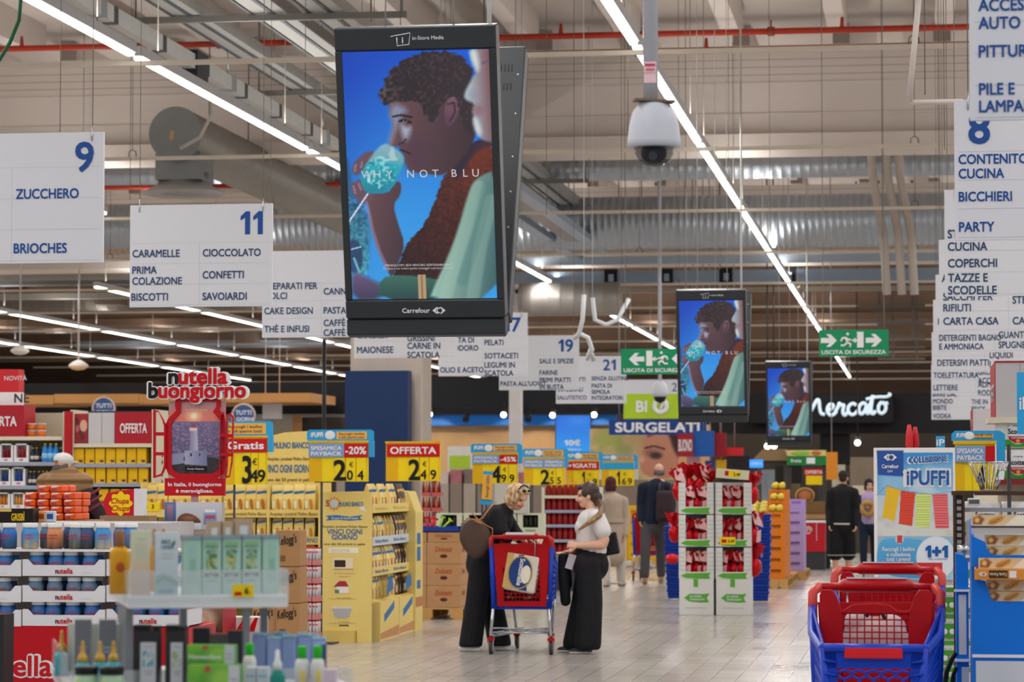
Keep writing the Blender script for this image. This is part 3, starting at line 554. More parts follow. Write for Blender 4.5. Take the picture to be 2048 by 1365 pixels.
# ================================================================ screens
FRAME = mat('#35383c', .42, .2, var=.04); FRB = mat('#4c5156', .5, .3, var=.04)
def uv(x, y): t = (y-123)/1053; a = 92+53*t; b = 676+41*t; return ((x-a)/(b-a), 1-t)
def ad():
    A = Art(.717, 1.27, 150, 260, '#0a58d8', '#35a2ee'); p = lambda *q: [uv(*i) for i in q]
    A.ell(0, .95, .35, .5, '#0836a8', a=.7, soft=1.2); A.ell(.35, .32, .3, .3, '#41b4f2', a=.6, soft=1.2)
    # left neighbour's patterned sleeve
    A.poly(p((90,560),(125,580),(140,740),(185,780),(212,850),(208,1090),(140,1060)), '#1e4a78', '#3f97a8', soft=.02, sm=1); A.c += ((A.noise(60)-.5)*.25*((A.X < .13) & (A.Z < .42)))[..., None]
    A.ell(*uv(150, 990), .06, .07, '#20365f', a=.8); A.line(p((140,960),(175,950)), .005, '#9fc4e8'); A.line(p((150,1000),(172,1060)), .008, '#6fb4c8')
    # jumper
    A.poly(p((500,655),(545,600),(625,500),(700,510),(720,700),(700,1180),(300,1090),(325,1020),(360,935),(420,870),(465,770),(490,700)), '#62291f', '#2a141b', (.8, 1), nz=.02, ns=50, sm=1); A.c *= (1+(A.noise(70)-.5)[..., None]*.5*((A.X > .3) & (A.Z < .62) & (A.c[..., 0] > A.c[..., 2]))[..., None])
    A.poly(p((540,600),(625,498),(690,512),(690,530),(640,540),(580,620),(555,680)), '#2a2238', sm=1)
    A.poly(p((650,520),(690,520),(692,600),(630,650),(590,700),(570,690),(600,600)), '#74301f', a=.6, soft=.04, sm=1)
    # neck and face
    A.poly(p((283,330),(280,388),(300,425),(293,462),(281,505),(296,527),(322,523),(330,540),(340,556),(350,600),(368,632),(420,640),(500,655),(560,600),(606,540),(630,470),(600,420),(540,440),(470,420),(400,330),(340,300)), '#6e4c50', '#3a2a34', (-1.5, .6), sm=2, soft=.008)
    A.poly(p((300,340),(282,388),(300,425),(293,462),(281,505),(292,520),(305,470),(320,435),(330,400),(360,370)), '#90a4c6', a=.75, soft=.025, sm=1)
    A.poly(p((330,425),(352,445),(372,440),(368,480),(350,508),(334,482)), '#b4c6dc', a=.85, soft=.02, sm=1)
    A.poly(p((340,500),(400,480),(450,560),(420,620),(370,620)), '#4a3248', a=.6, soft=.08, sm=1)
    A.poly(p((470,330),(520,300),(570,330),(610,420),(625,470),(560,560),(480,520)), '#523a42', '#3a2a32', (-1,.5), sm=1); A.line(p((300,398),(330,392),(372,402)), .008, '#1e1a26'); A.line(p((326,418),(345,414),(368,424)), .009, '#15131c'); A.ell(*uv(346, 419), .012, .005, '#a0a8b6'); A.ell(*uv(346, 419), .006, .005, '#0c0c12')
    A.line(p((330,540),(348,546),(368,556)), .006, '#2a1822'); A.line(p((322,515),(340,510),(350,495)), .006, '#3c2838')
    # ear and hair
    A.poly(p((520,318),(548,320),(562,350),(556,400),(535,440),(515,448),(506,420),(500,370)), '#7d5663', '#553a4a', sm=1); A.line(p((516,350),(540,345),(545,385),(525,420)), .008, '#3f2a3a')
    A.poly(p((246,335),(240,300),(262,250),(285,213),(312,180),(350,150),(400,135),(460,126),(520,128),(572,150),(606,190),(618,250),(612,330),(622,400),(630,480),(600,470),(575,440),(562,400),(560,340),(535,314),(505,330),(485,360),(470,412),(440,424),(428,392),(402,345),(370,325),(325,340),(300,332),(280,352),(262,350)), '#241c26', '#33282e', (-1, .3), nz=.03, ns=40, sm=1)
    hm = np.clip((A.noise(46)-.52)*5, 0, 1)*np.clip((.42-A.X)*4, 0, 1)*((A.Z > .78) & (A.Z < .96)); dk = (A.c.sum(-1) < .75); A.mix(hm*dk*.75, '#9c8a86'); A.mix(np.clip((A.noise(60)-.6)*5, 0, 1)*dk*(A.Z > .72)*.5, '#5a4440')
    # woman in front
    A.poly(p((596,120),(606,175),(628,215),(604,255),(580,305),(582,332),(622,350),(614,378),(618,400),(614,420),(622,450),(632,480),(660,506),(700,516),(720,400),(720,120)), '#7a5058', '#b9d6de', (1, .05), sm=1, soft=.012)
    A.poly(p((600,122),(612,180),(632,220),(640,190),(625,122)), '#e4f2f2', a=.8, sm=1, soft=.02); A.poly(p((620,400),(640,430),(650,470),(640,490),(620,450)), '#dff0f0', a=.8, soft=.02, sm=1); A.poly(p((612,362),(640,352),(664,375),(640,405),(618,398)), '#8c6468', a=.7, sm=1, soft=.02)
    A.line(p((650,182),(675,172)), .008, '#5a5460', .6); A.poly(p((585,310),(620,290),(640,320),(620,345)), '#8c8e98', a=.5, soft=.03, sm=1)
    # hand and forearm
    A.poly(p((183,735),(205,770),(212,860),(240,960),(280,1050),(302,1088),(330,1010),(352,940),(322,850),(302,770),(330,735),(336,690),(322,668),(300,690),(285,722),(200,722)), '#6a4a50', '#44323c', (-1, .4), sm=1)
    A.line(p((190,742),(206,800),(222,880),(250,970),(285,1050)), .012, '#9c86a8', .6)
    for q in (((150,690),(160,720),(180,748)), ((170,680),(182,705),(205,735)), ((155,625),(160,600),(195,565)), ((180,610),(185,590),(212,560))): A.line(p(*q), .03, '#6a4c5c'); A.line(p((q[0][0]-6,q[0][1]),(q[1][0]-8,q[1][1])), .008, '#a58aa4', .6)
    # glass
    A.poly(p((262,508),(215,558),(174,640),(178,690),(203,722),(292,714),(332,622),(348,575),(325,545),(290,520)), '#8fb4c0', '#1b9db2', soft=.008, sm=1)
    A.poly(p((205,580),(340,600),(330,622),(292,714),(203,722),(178,690),(174,640)), '#2cb4c4', '#0f8298', soft=.015, sm=1)
    g = A.noise(55); mk = ((A.X-.235)**2/.011+(A.Z-.515)**2/.0042 < 1); A.mix(np.clip((g-.6)*6, 0, 1)*mk*(A.Z > .43)*.7, '#b4e6e8'); A.mix(np.clip((.3-g)*6, 0, 1)*mk*.5, '#0c5f78'); A.mix(np.clip((A.noise(22)-.5)*6, 0, 1)*((A.X-.31)**2/.0055+(A.Z-.59)**2/.0009 < 1)*.6, '#d4dcd8'); A.ell(*uv(205, 665), .012, .012, '#d8f4f4', a=.8)
    A.line(p((203,722),(160,790),(128,842)), .008, '#8c9cb8', .8); A.line(p((200,726),(130,838)), .004, '#e0e8f0')
    # foreground sleeves
    A.poly(p((140,1050),(200,1080),(258,1110),(265,1180),(140,1180)), '#6d5a80', '#403a58', soft=.02, sm=1)
    A.poly(p((250,1085),(345,1070),(480,1092),(540,1110),(520,1180),(245,1180)), '#3d6e60', '#24484a', sm=1); A.rec(*[uv(336, 0)[0]+.035, uv(364, 0)[0]+.035], 0, .097, '#b89c78'); A.line([(uv(350, 0)[0]+.035, 0), (uv(350, 0)[0]+.035, .095)], .004, '#8a6a4c')
    A.poly(p((705,630),(645,655),(612,690),(590,760),(560,880),(520,1000),(470,1120),(450,1180),(720,1180),(720,900)), '#9fc6b4', '#3a6268', (-1, .3), sm=1, soft=.01)
    for q in (((640,700),(600,860),(560,1000),(510,1180)), ((690,760),(650,950),(620,1180))): A.line(p(*q), .045, '#b8d4c0', .3)
    for q in (((675,700),(640,880),(580,1100)),): A.line(p(*q), .04, '#4c7c78', .35)
    return A
def carre(m, x, z, s, y=-.004):    # two facing arrow shapes with a curved gap
    for k in (-1, 1):
        m.prism([(x+k*s*.12, z+s*.42), (x+k*s*.32, z+s*.5), (x+k*s*.95, z), (x+k*s*.32, z-s*.5), (x+k*s*.12, z-s*.42), (x+k*s*.45, z-s*.16), (x+k*s*.45, z+s*.16)], y, y+.003)
    m.tube([(x+s*.28*math.cos(a), y, z+s*.34*math.sin(a)) for a in [1+.45*i for i in range(10)]], s*.09, 5)
PRW = mat('#d8dce0', .5, emit=.12, var=0)
def make_screen(label, loc):
    t = thing('advertising_screen', label, 'screen', loc, 0, 'hanging double-sided advertising screens'); TL = .225
    W2, H2, D2 = .39, 1.49, .115
    for k in (0, 1):
        H2 = (1.49, 1.6)[k]; R = Matrix.Translation((0, .03 if k == 0 else .2, 0)) @ Matrix.Rotation(TL if k == 0 else -.4, 4, 'X')
        if k: R = R @ Matrix.Translation((0, .02, 0)) @ Matrix.Rotation(math.pi, 4, 'Z')
        m = MB(R).m(FRAME); b = m.box
        m.box(-W2, W2, 0, D2, .08, H2); m.box(-W2, W2, -.012, 0, .08, .17); m.box(-W2, W2, -.012, 0, H2-.11, H2); m.box(-W2, -W2+.035, -.012, 0, .17, H2-.11); m.box(W2-.035, W2, -.012, 0, .17, H2-.11)
        c = m.build('screen_body' if k == 0 else 'rear_screen_body', None, t, bev=.006)
        if k == 0:
            m = MB(R).m(FRAME); m.xprism([(-.01, .0), (.0, .07), (.0, .076), (D2, .076), (D2, .03), (.07, -.02), (.03, -.02)], -W2, W2); m.build('bottom_cover', None, t, bev=.006)
            o = AD.mesh('display', t, SCREEN); o.matrix_local = R @ Matrix.Translation((0, -.006, .175)) if not None else None
            o.scale = (1, 1, 1)
            m = MB(R).m(PRW)
            for ch, px in zip('WHYNOTBLU', (177,228,275,358,407,457,533,578,614)):
                u = uv(px, 650); m.text(ch, (u[0]-.5)*.717, .175+(uv(0, 657)[1])*1.2, .037, y=-.009, bold=.0)
            m.text('DRINKIQ.COM | BEVI VENTURO RESPONSABILMENTE.', -.02, .175+uv(0, 1035)[1]*1.2, .0105, y=-.009, al='c', w=.335); m.text('Per favore non inviare questo messaggio a persone minorenni.', -.02, .175+uv(0, 1048)[1]*1.2, .0095, y=-.009, al='c', w=.35)
            m.build('caption', None, t)
            m = MB(R).m(WHITE); m.text('in-Store Media', -.01, H2-.063, .018, y=-.014)
            for q in ((-.1,H2-.085),): m.tube([(-.115, -.014, H2-.045), (-.02, -.014, H2-.03), (-.028, -.014, H2-.085), (-.085, -.014, H2-.09), (-.085, -.014, H2-.05)], .0025, 4); m.text('i', -.06, H2-.078, .03, y=-.014, bold=.02)
            m.build('maker_logo', None, t); m = MB(R).m(WHITE); m.text('Carrefour', -.11, .108, .022, y=-.014, bold=.025, w=.135); carre(m, .07, .118, .034, -.014); m.build('shop_logo', None, t)
        else:
            pieces('vent_slot', BLACK, t, [MB(R).box(-W2+.06+i*.018, -W2+.066+i*.018, D2-.002, D2+.002, z, z+.04) for z in (H2-.15, H2-.26) for i in range(6)])
            pieces('screw', STEEL, t, [MB(R).ball((-W2+.03, D2, z), (.006, .003, .006), 8, 5) for z in (.3, .55, .75, .95, 1.2, 1.43)])
    zt = ZC-loc[2]+.08; H2 = 1.49
    pieces('suspension_cable', mat('#b8b8b4', .4, .3), t, [MB().tube([(.32, .1, H2*.6), (.33, -.1, H2), (.335, -.1, zt)], .012, 6), MB().cyl((-.15, -.25, H2-.05), (-.15, -.25, zt), .004, n=5), MB().cyl((.18, -.25, H2-.05), (.18, -.25, zt), .004, n=5), MB().cyl((0, .45, H2-.1), (0, .45, zt), .004, n=5)])
    return t
AD = ad(); AD.w, AD.h = .712, 1.2
def scr_loc(px, py, Y): a = at(px, py, Y); return (a.x, Y, a.z)
s1 = make_screen('largest hanging screen showing a man sipping a blue drink, nearest the camera', scr_loc(850, 668, 13.35))
s2 = dup(s1, scr_loc(1426, 843, 31.4), None, 'middle-sized hanging screen with the blue drink advert, between the two exit signs')
s3 = dup(s1, scr_loc(1578, 891, 49.3), None, 'smallest hanging screen with the blue drink advert, beside the script market sign')

# ================================================================ dome camera
a = at(1308, 322, 10.4); t = thing('dome_camera', 'white dome security camera hanging from a white pole', 'camera', (a.x, 10.4, a.z)); CW = mat('#c3c6d0', .4, var=.03)
m = MB(); m.lathe([(.095, .052), (.101, .058), (.1, .075), (.094, .13), (.082, .18), (.06, .212), (.05, .22), (0, .22)], 28); m.lathe([(.0, .05), (.085, .05), (.098, .052), (.098, .066)], 28); m.build('housing', CW, t)
m = MB(); m.lathe([(.0, -.022), (.035, -.016), (.058, 0), (.072, .024), (.076, .052)], 28); m.build('dome', mat('#30323a', .05, alpha=.45, var=0), t)
m = MB(); m.ball((0, 0, .03), (.05, .05, .045), 16, 10); m.build('lens_block', mat('#23242a', .3), t)
m = MB(); m.cyl((.0, -.045, .02), (.0, -.055, .01), .016, n=12); m.build('lens', mat('#6a7080', .1), t)
m = MB(); m.cbox((0, 0, .225), (.15, .12, .008), .2, .06, .05); m.build('cardboard_plate', mat('#7c6a58', .8), t)
m = MB(); m.cyl((-.012, 0, .22), (-.012, 0, ztop(a.x)-a.z-.001), .028, n=16); m.build('pole', CW, t)
m = MB().m(mat('#e8c4cc', .5)).box(-.034, .012, -.032, -.029, .29, .37); m.m(mat('#c04a5a', .5)).text('AREA', -.011, .335, .01, y=-.034, al='c', bold=.03); m.text('VIDEOSORVEGLIATA', -.011, .325, .004, y=-.034, al='c'); m.box(-.03, .008, -.033, -.0325, .352, .362); m.build('sticker', None, t)
# small dome camera at the far board
a = at(1320, 792, 52); t = thing('dome_camera', 'small white dome camera in front of the organic food board', 'camera', (a.x, 52, a.z)); m = MB(); m.lathe([(.14, -.02), (.16, .05), (.13, .2), (.05, .28), (0, .28)], 16); m.cyl((0, 0, .27), (0, 0, ztop(a.x)-a.z-.001), .035, n=8); m.build('housing', CW, t); m = MB(); m.lathe([(0, -.14), (.09, -.1), (.12, -.02)], 16); m.build('dome', BLACK, t)
# ================================================================ exit signs
def exit_sign(px0, py0, px1, py1, Y, right, label):
    x, z, w, h = rect(px0, py0, px1, py1, Y); t = thing('exit_sign', label, 'sign', (x, Y, z), 0, 'green emergency exit signs'); s = 1 if right else -1
    m = MB(); m.box(-w/2, w/2, 0, .05, 0, h); m.build('panel', mat('#128a5c', .45), t); m = MB().m(WHITE); P = lambda q: [(x_*s*h, z_*h) for x_, z_ in q]
    Ar = [(0,.1),(.33,.1),(.2,.25),(.36,.25),(.6,0),(.36,-.25),(.2,-.25),(.33,-.1),(0,-.1)]
    for ax in (-1.23, .45): m.prism(P([(q+ax, r*.95+.6) for q, r in Ar]), -.006, 0)
    m.prism(P([(.13,.33),(.37,.33),(.37,.92),(.13,.92)]), -.006, 0)
    m.prism(P([(a*.35-.07, b*.35+.6) for a, b in Ar[:]][0:9]), -.006, 0)
    m.ball((-.22*s*h, -.004, .84*h), (.055*h, .004, .055*h), 10, 6)
    for q in (((-.3,.7),(-.24,.5)), ((-.24,.52),(-.12,.46),(-.14,.34)), ((-.26,.5),(-.36,.4),(-.48,.42)), ((-.28,.7),(-.42,.68),(-.47,.56)), ((-.26,.68),(-.18,.6),(-.1,.64))):
        m.tube([(a*s*h, -.004, b*h) for a, b in q], .045*h, 5)
    m.build('pictogram', None, t); m = MB().m(WHITE).text('USCITA DI SICUREZZA', 0, .09*h, .14*h, al='c', bold=.03, w=w*.92); m.build('lettering', None, t)
    pieces('hanging_chain', mat('#8a867e', .5), t, [rod(q*w*.44, .025, h, ztop(x+q*w*.44)-z, .006) for q in (-1, 1)])
exit_sign(1638, 660, 1777, 713, 38, True, 'green emergency exit sign with arrows pointing right, above the wide aisle')
exit_sign(1242, 698, 1381, 749, 39, False, 'green emergency exit sign with arrows pointing left, partly behind the second screen')
# ================================================================ left side: chocolate spread display, window standee, shelving
def place(px, py, Y): a = at(px, py, Y); return a
SPR = [(('#2f6fb8', '#2a5f9a', '#23384a')), ('#3b8fd0', '#2f86c8', '#c8a868'), ('#274c7c', '#7a5a4a', '#221c1a'), ('#2f7fc0', '#8fb0c8', '#3a4a3a'), ('#d08a5a', '#c06a4a', '#5a3a2a'), ('#3080c8', '#c84050', '#c04048'), ('#5a7a9a', '#c0a070', '#3a3a2c'), ('#2a68b0', '#58a0d8', '#2b5a50')]
SPN = ['dark blue', 'blue and sandy', 'brown dusk', 'grey-blue', 'orange sunset', 'blue and red', 'sandy green', 'bright blue']
_jar = {}
def spread_jar(k, label, loc, rz=0, sz=1.14, group='jars of chocolate spread'):
    if k in _jar: t = dup(_jar[k], loc, rz, label); t.scale = (1.08, 1.08, sz); return t
    t = thing('spread_jar', label, 'jar', loc, rz, group); c = SPR[k]; t.scale = (1.08, 1.08, sz)
    m = MB(); m.lathe([(.0, 0), (.033, 0), (.038, .006), (.0385, .06), (.036, .072), (.030, .082), (.030, .088)], 18, sx=1, sy=.82); o = m.build('glass_jar', SKIN, t); f = blend((0, c[2]), (.03, c[1]), (.06, c[0]), (.09, c[0])); tint(o, lambda v: f(v.z+.008*math.sin(v.x*160)))
    m = MB(); m.lathe([(0, .086), (.0325, .086), (.033, .089), (.033, .101), (.031, .104), (0, .104)], 18, sy=.85); m.build('lid', mat('#e9e7e4', .4, var=.02), t)
    m = MB().m(mat('#c8323c', .5)).text('nutella', 0, .052, .009, y=-.0325, al='c', bold=.02, w=.045); m.text('buongiorno', 0, .041, .007, y=-.0325, al='c', bold=.02, w=.05); m.build('logo', None, t)
    _jar[k] = t; return t
YN = 13.6; TW = mat('#dcdade', .6, var=.03)
def spread_tray(label, x, y, z, w=.4, d=.26, h=.083):
    t = thing('carton_tray', label, 'tray', (x, y, z), 0, 'white open trays of spread jars'); m = MB().m(TW); H = h
    m.prism([(-w/2, 0), (w/2, 0), (w/2, H), (w/2-.03, H), (w/2-.055, H-.028), (-w/2+.055, H-.028), (-w/2+.03, H), (-w/2, H)], 0, .004); m.prism([(-w/2, 0), (w/2, 0), (w/2, .05), (-w/2, .05)], d-.004, d)
    m.box(-w/2, -w/2+.004, .004, d, 0, H); m.box(w/2-.004, w/2, .004, d, 0, H); m.box(-w/2, w/2, .004, d, 0, .004); m.build('tray', None, t)
    m = MB().m(BLACK).text('n', -.042, .013, .026, bold=.03, w=.012); m.m(RED).text('utella', -.028, .013, .026, bold=.03, w=.075); m.m(mat('#a8a8ac', .6)).text('crema da spalmare', .09, .014, .005); m.build('print', None, t); return t
cols = [(45, 210), (-125, 42), (213, 378)]
rows = [(1153, 1104), (1205, 1155), (1253, 1205)]
q = 0
for ci, (a, b) in enumerate(cols):
    for ri, (yb, yt) in enumerate(rows):
        x, z, w, h = rect(a, yt, b, yb, YN); cn = ('middle', 'left', 'right')[ci]; rn = ('top', 'middle', 'bottom')[ri]
        spread_tray('white carton tray of spread jars, %s layer of the %s stack' % (rn, cn), x, YN, z, w)
        for r in range(2):
            for i in range(4 if (ri == 2 or ci) else 4):
                q += 1; k = (q*5+ri+i*3) % 8
                spread_jar(k, '%s spread jar, %s from left in %s row of the %s %s tray' % (SPN[k], ORD[i], ('front', 'back')[r], rn, cn), (x-w/2+.058+i*.093+.008*((q*7) % 3-1), YN+.055+r*.09, z+.0045))
x0 = at(-125, 1100, YN).x; x1 = at(378, 1100, YN).x; zb = at(100, 1253, YN).z; zt = at(100, 1104, YN).z
# shelf board over the trays and the loose top row
m = MB(); m.box(x0, x1, YN-.01, YN+.3, zt-.0, zt+.012); prop(m.build('display_board', TW), 'thin white board across the spread trays under the top jars', 'board')
for i, px in enumerate((12, 55, 40, 77, 104, 124, 147, 168, 200, 225, 245, -20, 78)):
    fr = i in (0, 1, 4, 6, 7, 8, 11); k = (0, 1, 3, 6, 4, 2, 6, 2, 1, 7, 3, 5, 4)[i]; a = at(px, 1100, YN)
    spread_jar(k, '%s spread jar standing on the white board, %s row, %s' % (SPN[k], 'front' if fr else 'back', ORD[i]), (a.x, YN+(.05 if fr else .15), zt+.0125), .3*(i % 3-1), 1.24)
t = thing('display_stand', 'red base of the chocolate spread display with huge outlined lettering', 'display stand', ((x0+x1)/2, YN, 0)); w = x1-x0
m = MB(); m.box(-w/2, w/2, 0, .55, 0, zb-.001); m.build('base', mat('#b80a18', .4), t, bev=.004)
z0 = at(50, 1352, YN).z; hx = at(60, 1320, YN).z-z0; m = MB().m(WHITE).text('nutella', at(106, 1340, YN).x-(x0+x1)/2, z0, hx*1.25, y=-.001, al='r', bold=.09, w=.41); m.m(RED).text('nutella', at(103, 1340, YN).x-(x0+x1)/2, z0, hx*1.25, y=-.004, al='r', bold=.03, w=.395); m.build('lettering', None, t)
# dark flyer edge at the far left
x, z, w, h = rect(-40, 1230, 7, 1380, 12.6); m = MB(); m.box(x-w/2, x+w/2, 12.6, 12.75, 0, z+h); prop(m.build('sign_stand', mat('#26282a', .5)), 'dark panel at the left photo edge in front of the red base', 'panel')
# biscuits boxes behind the jars
x, z, w, h = rect(-30, 1018, 66, 1046, 15.2); zt2 = z
ZQ = at(150, 1104, 15.2).z; m = MB().m(mat('#3a3432', .7)).box(at(-60, 0, 15.2).x, at(330, 0, 15.2).x, 15.2, 15.9, 0, ZQ).m(mat('#c2bfbe', .7)).box(at(-60, 0, 15.2).x, at(330, 0, 15.2).x, 15.2, 15.9, ZQ, z-.001); prop(m.build('display_plinth', None), 'plinth behind the spread display carrying snack boxes, lower part coloured shade-dark', 'plinth')  # lower box coloured dark for the shade between jars and trays
t = thing('biscuit_box', 'black biscuit carton with yellow lettering, left of the orange packs', 'box', (x, 15.2, z)); m = MB(); m.box(-w/2, w/2, 0, .12, 0, h); m.build('carton', mat('#1c1512', .5), t); m = MB().m(YEL).text('GRISBÌ', w/2-.05, .012, h*.5, y=-.002, al='r', bold=.03, w=.075); m.m(mat('#d8b860', .5)).box(-w/2, w*.05, -.002, 0, h*.78, h); m.build('print', None, t)
for i, (px, c) in enumerate(((82, '#e0b070'), (100, '#c8d0d8'))):
    x, z, w, h = rect(px-9, 1023, px+9, 1046, 15.3); t = thing('wafer_pack', ('tan', 'pale blue')[i]+' wafer pack standing between the black carton and orange packs', 'pack', (x, 15.3, zt2)); m = MB(); m.box(-w/2, w/2, 0, .04, 0, h); m.build('wrapper', mat(c, .4), t, bev=.004); m = MB(); m.box(-w/3, w/3, -.002, 0, h*.3, h*.75); m.build('print', mat(('#b04020', '#2050a0')[i], .4), t)
# orange packs pile
ORP = mat('#ee5a12', .35, var=.1); first = None; n = 0
PN = ['front', 'back']
for r in range(2):
    for c in range(4):
        for l in range(5 if c in (1, 2) else 4):
            x, z, w, h = rect(58+c*26, 1040, 58+c*26+25, 1046, 16.4); n += 1; jx = random.uniform(-.006, .006)
            lab = 'orange snack pack, layer %d up, column %d, %s row of the pile' % (l+1, c+1, PN[r]); loc = (x+jx, 16.3+r*.16, zt2+l*.042)
            if first is None:
                t = first = thing('snack_pack', lab, 'pack', loc, 0, 'orange snack packs in a pile'); m = MB(); W = .036
                m.lathe([(0, 0)]+[(W*1.0, .006), (W*1.06, .02), (W, .034), (0, .04)], 4, sx=1, sy=1) if False else m.box(-W, W, 0, .14, 0, .04); m.build('wrapper', ORP, t, bev=.008, seg=2)
                m = MB().m(WHITE); m.prism([(-.03, .026), (.005, .028), (.03, .036), (-.02, .037)], -.002, 0); m.m(mat('#6a2fa0', .4)).text('crack', -.03, .01, .011, y=-.003, bold=.03); m.build('print', None, t)
            else: dup(first, loc, random.uniform(-.05, .05), lab)
m = MB(); x, z, w, h = rect(45, 1000, 175, 1046, 16.3); m.box(x-w/2, x+w/2, 16.28, 16.65, 0, zt2-.001); prop(m.build('display_plinth', mat('#a88a68', .8)), 'cardboard plinth under the pile of orange snack packs', 'plinth')
# lollipop sign
x, z, w, h = rect(205, 978, 268, 1032, 20); t = thing('lollipop_sign', 'red and white counter sign with a yellow flower shape, beside the orange packs', 'sign', (x, 20, z)); r = h*.5
m = MB().m(mat('#c41425', .4)); m.prism([(-w/2, h*.45), (-w*.35, h*.85), (w/2, h), (w/2, 0), (-w*.35, .0)], 0, .02); m.m(mat('#d9d9dc', .5)).box(w/2, w/2+.07, 0, .1, 0, h); m.build('board', None, t)
m = MB().m(YEL); m.prism([(.02+r*.82*(1+.12*math.cos(8*a))*math.cos(a), h*.45+r*.82*(1+.12*math.cos(8*a))*math.sin(a)) for a in [2*math.pi*i/48 for i in range(48)]], -.004, 0); m.m(RED).text('Chupa', .015, h*.45, h*.2, y=-.006, al='c', shear=.25, bold=.02, w=w*.55).text('Chups', .02, h*.18, h*.2, y=-.006, al='c', shear=.25, bold=.02, w=w*.55); m.build('logo', None, t)
m = MB(); m.box(-w/2-.02, w/2+.12, .0, .2, -z, -.001); prop(m.build('display_plinth', mat('#8f7355', .8), None, (x, 20, z)), 'brown plinth under the lollipop counter sign', 'plinth')

# ---------------------------------------------------------------- window standee
YS = 16.0; x, z, w, h = rect(330, 800, 452, 958, YS); t = thing('cardboard_standee', 'tall red jar-shaped window standee with a lighthouse picture', 'standee', (x, YS, 0)); Z = z
RD = mat('#bb0d1c', .35); S = w/122
def sp(px, py): a = at(px, py, YS); return (a.x-x, a.z)
out = [sp(*q) for q in ((351,797),(441,797),(441,812),(438,820),(452,838),(454,850),(454,935),(446,950),(432,958),(352,958),(336,948),(331,935),(331,850),(336,838),(352,822),(350,812))]
inn = [sp(*q) for q in ((361,804),(433,804),(432,815),(426,824),(439,840),(444,850),(444,928),(438,940),(424,948),(358,948),(346,940),(342,928),(342,850),(347,842),(360,826),(361,815))]
m = MB().m(RD); n = len(out); v = [(a, 0, b) for a, b in out]+[(a, 0, b) for a, b in inn]+[(a, .02, b) for a, b in out]+[(a, .02, b) for a, b in inn]
f = []
for i in range(n):
    j = (i+1) % n; f += [(i, n+i, n+j, j), (2*n+i, 2*n+j, 3*n+j, 3*n+i), (i, j, 2*n+j, 2*n+i), (n+j, n+i, 3*n+i, 3*n+j)]
m.add(v, f); m.build('jar_frame', None, t)
A = Art(.31, .435, 90, 126, '#b98a94', '#6a5a80'); A.rec(0, 1, .73, 1, '#a89aa8', '#e06a5c'); A.ell(.46, .78, .5, .12, '#f08a70', a=.7, soft=1); A.ell(.44, .80, .1, .07, '#ffd9a0', soft=.8); A.ell(.44, .80, .05, .035, '#fff0d0', soft=.5)
A.rec(0, 1, 0, .72, '#7a6a94', '#4a4a70'); g = A.noise(40); A.mix(np.clip((g-.55)*5, 0, 1)*((A.Z < .7) & (A.Z > .2))*.5, '#b99aa8'); A.mix(np.clip((.4-A.noise(28))*5, 0, 1)*((A.Z < .7) & (A.Z > .2))*.4, '#3c4064')
A.poly([(0,.12),(.3,.2),(.7,.24),(1,.16),(1,0),(0,0)], '#2a2428', nz=.05); A.mix(np.clip((A.noise(24)-.6)*5, 0, 1)*(A.Z < .18)*.5, '#6a5040')
A.poly([(.36,.3),(.38,.62),(.5,.62),(.52,.3)], '#c0bcd0', '#8480a0', (1, 0)); A.rec(.37, .5, .6, .64, '#d8c8d0'); A.poly([(.38,.64),(.44,.7),(.5,.64)], '#a04040'); A.poly([(.0,.2),(.02,.28),(.3,.3),(.3,.16),(.05,.13)], '#8c90b0'); A.poly([(.28,.14),(.28,.33),(.66,.33),(.68,.12)], '#a4a6c0', '#7478a0', (-1, 0)); A.rec(.38, .41, .25, .29, '#2a2a40'); A.rec(.53, .56, .25, .29, '#2a2a40'); A.rec(.26, .29, .19, .24, '#3a3c58')
ctr = sp(393, 950); A.w, A.h = w*.94, sp(393, 803)[1]-ctr[1]; o = A.mesh('lighthouse_picture', t, None, (ctr[0], .012, ctr[1]))
m = MB().m(mat('#e8c8b8', .5)); a = sp(393, 823); m.text('DALLA PUGLIA', a[0], a[1], .013, y=.008, al='c', bold=.02, w=.13); a = sp(391, 940); m.m(BLACK).prism([(a[0]-.065, a[1]-.008), (a[0]+.065, a[1]-.008), (a[0]+.065, a[1]+.018), (a[0]-.065, a[1]+.018)], .006, .008); m.m(WHITE).text('Punta Palascìa', a[0], a[1], .01, y=.005, al='c', bold=.01, w=.1); m.build('caption', None, t)
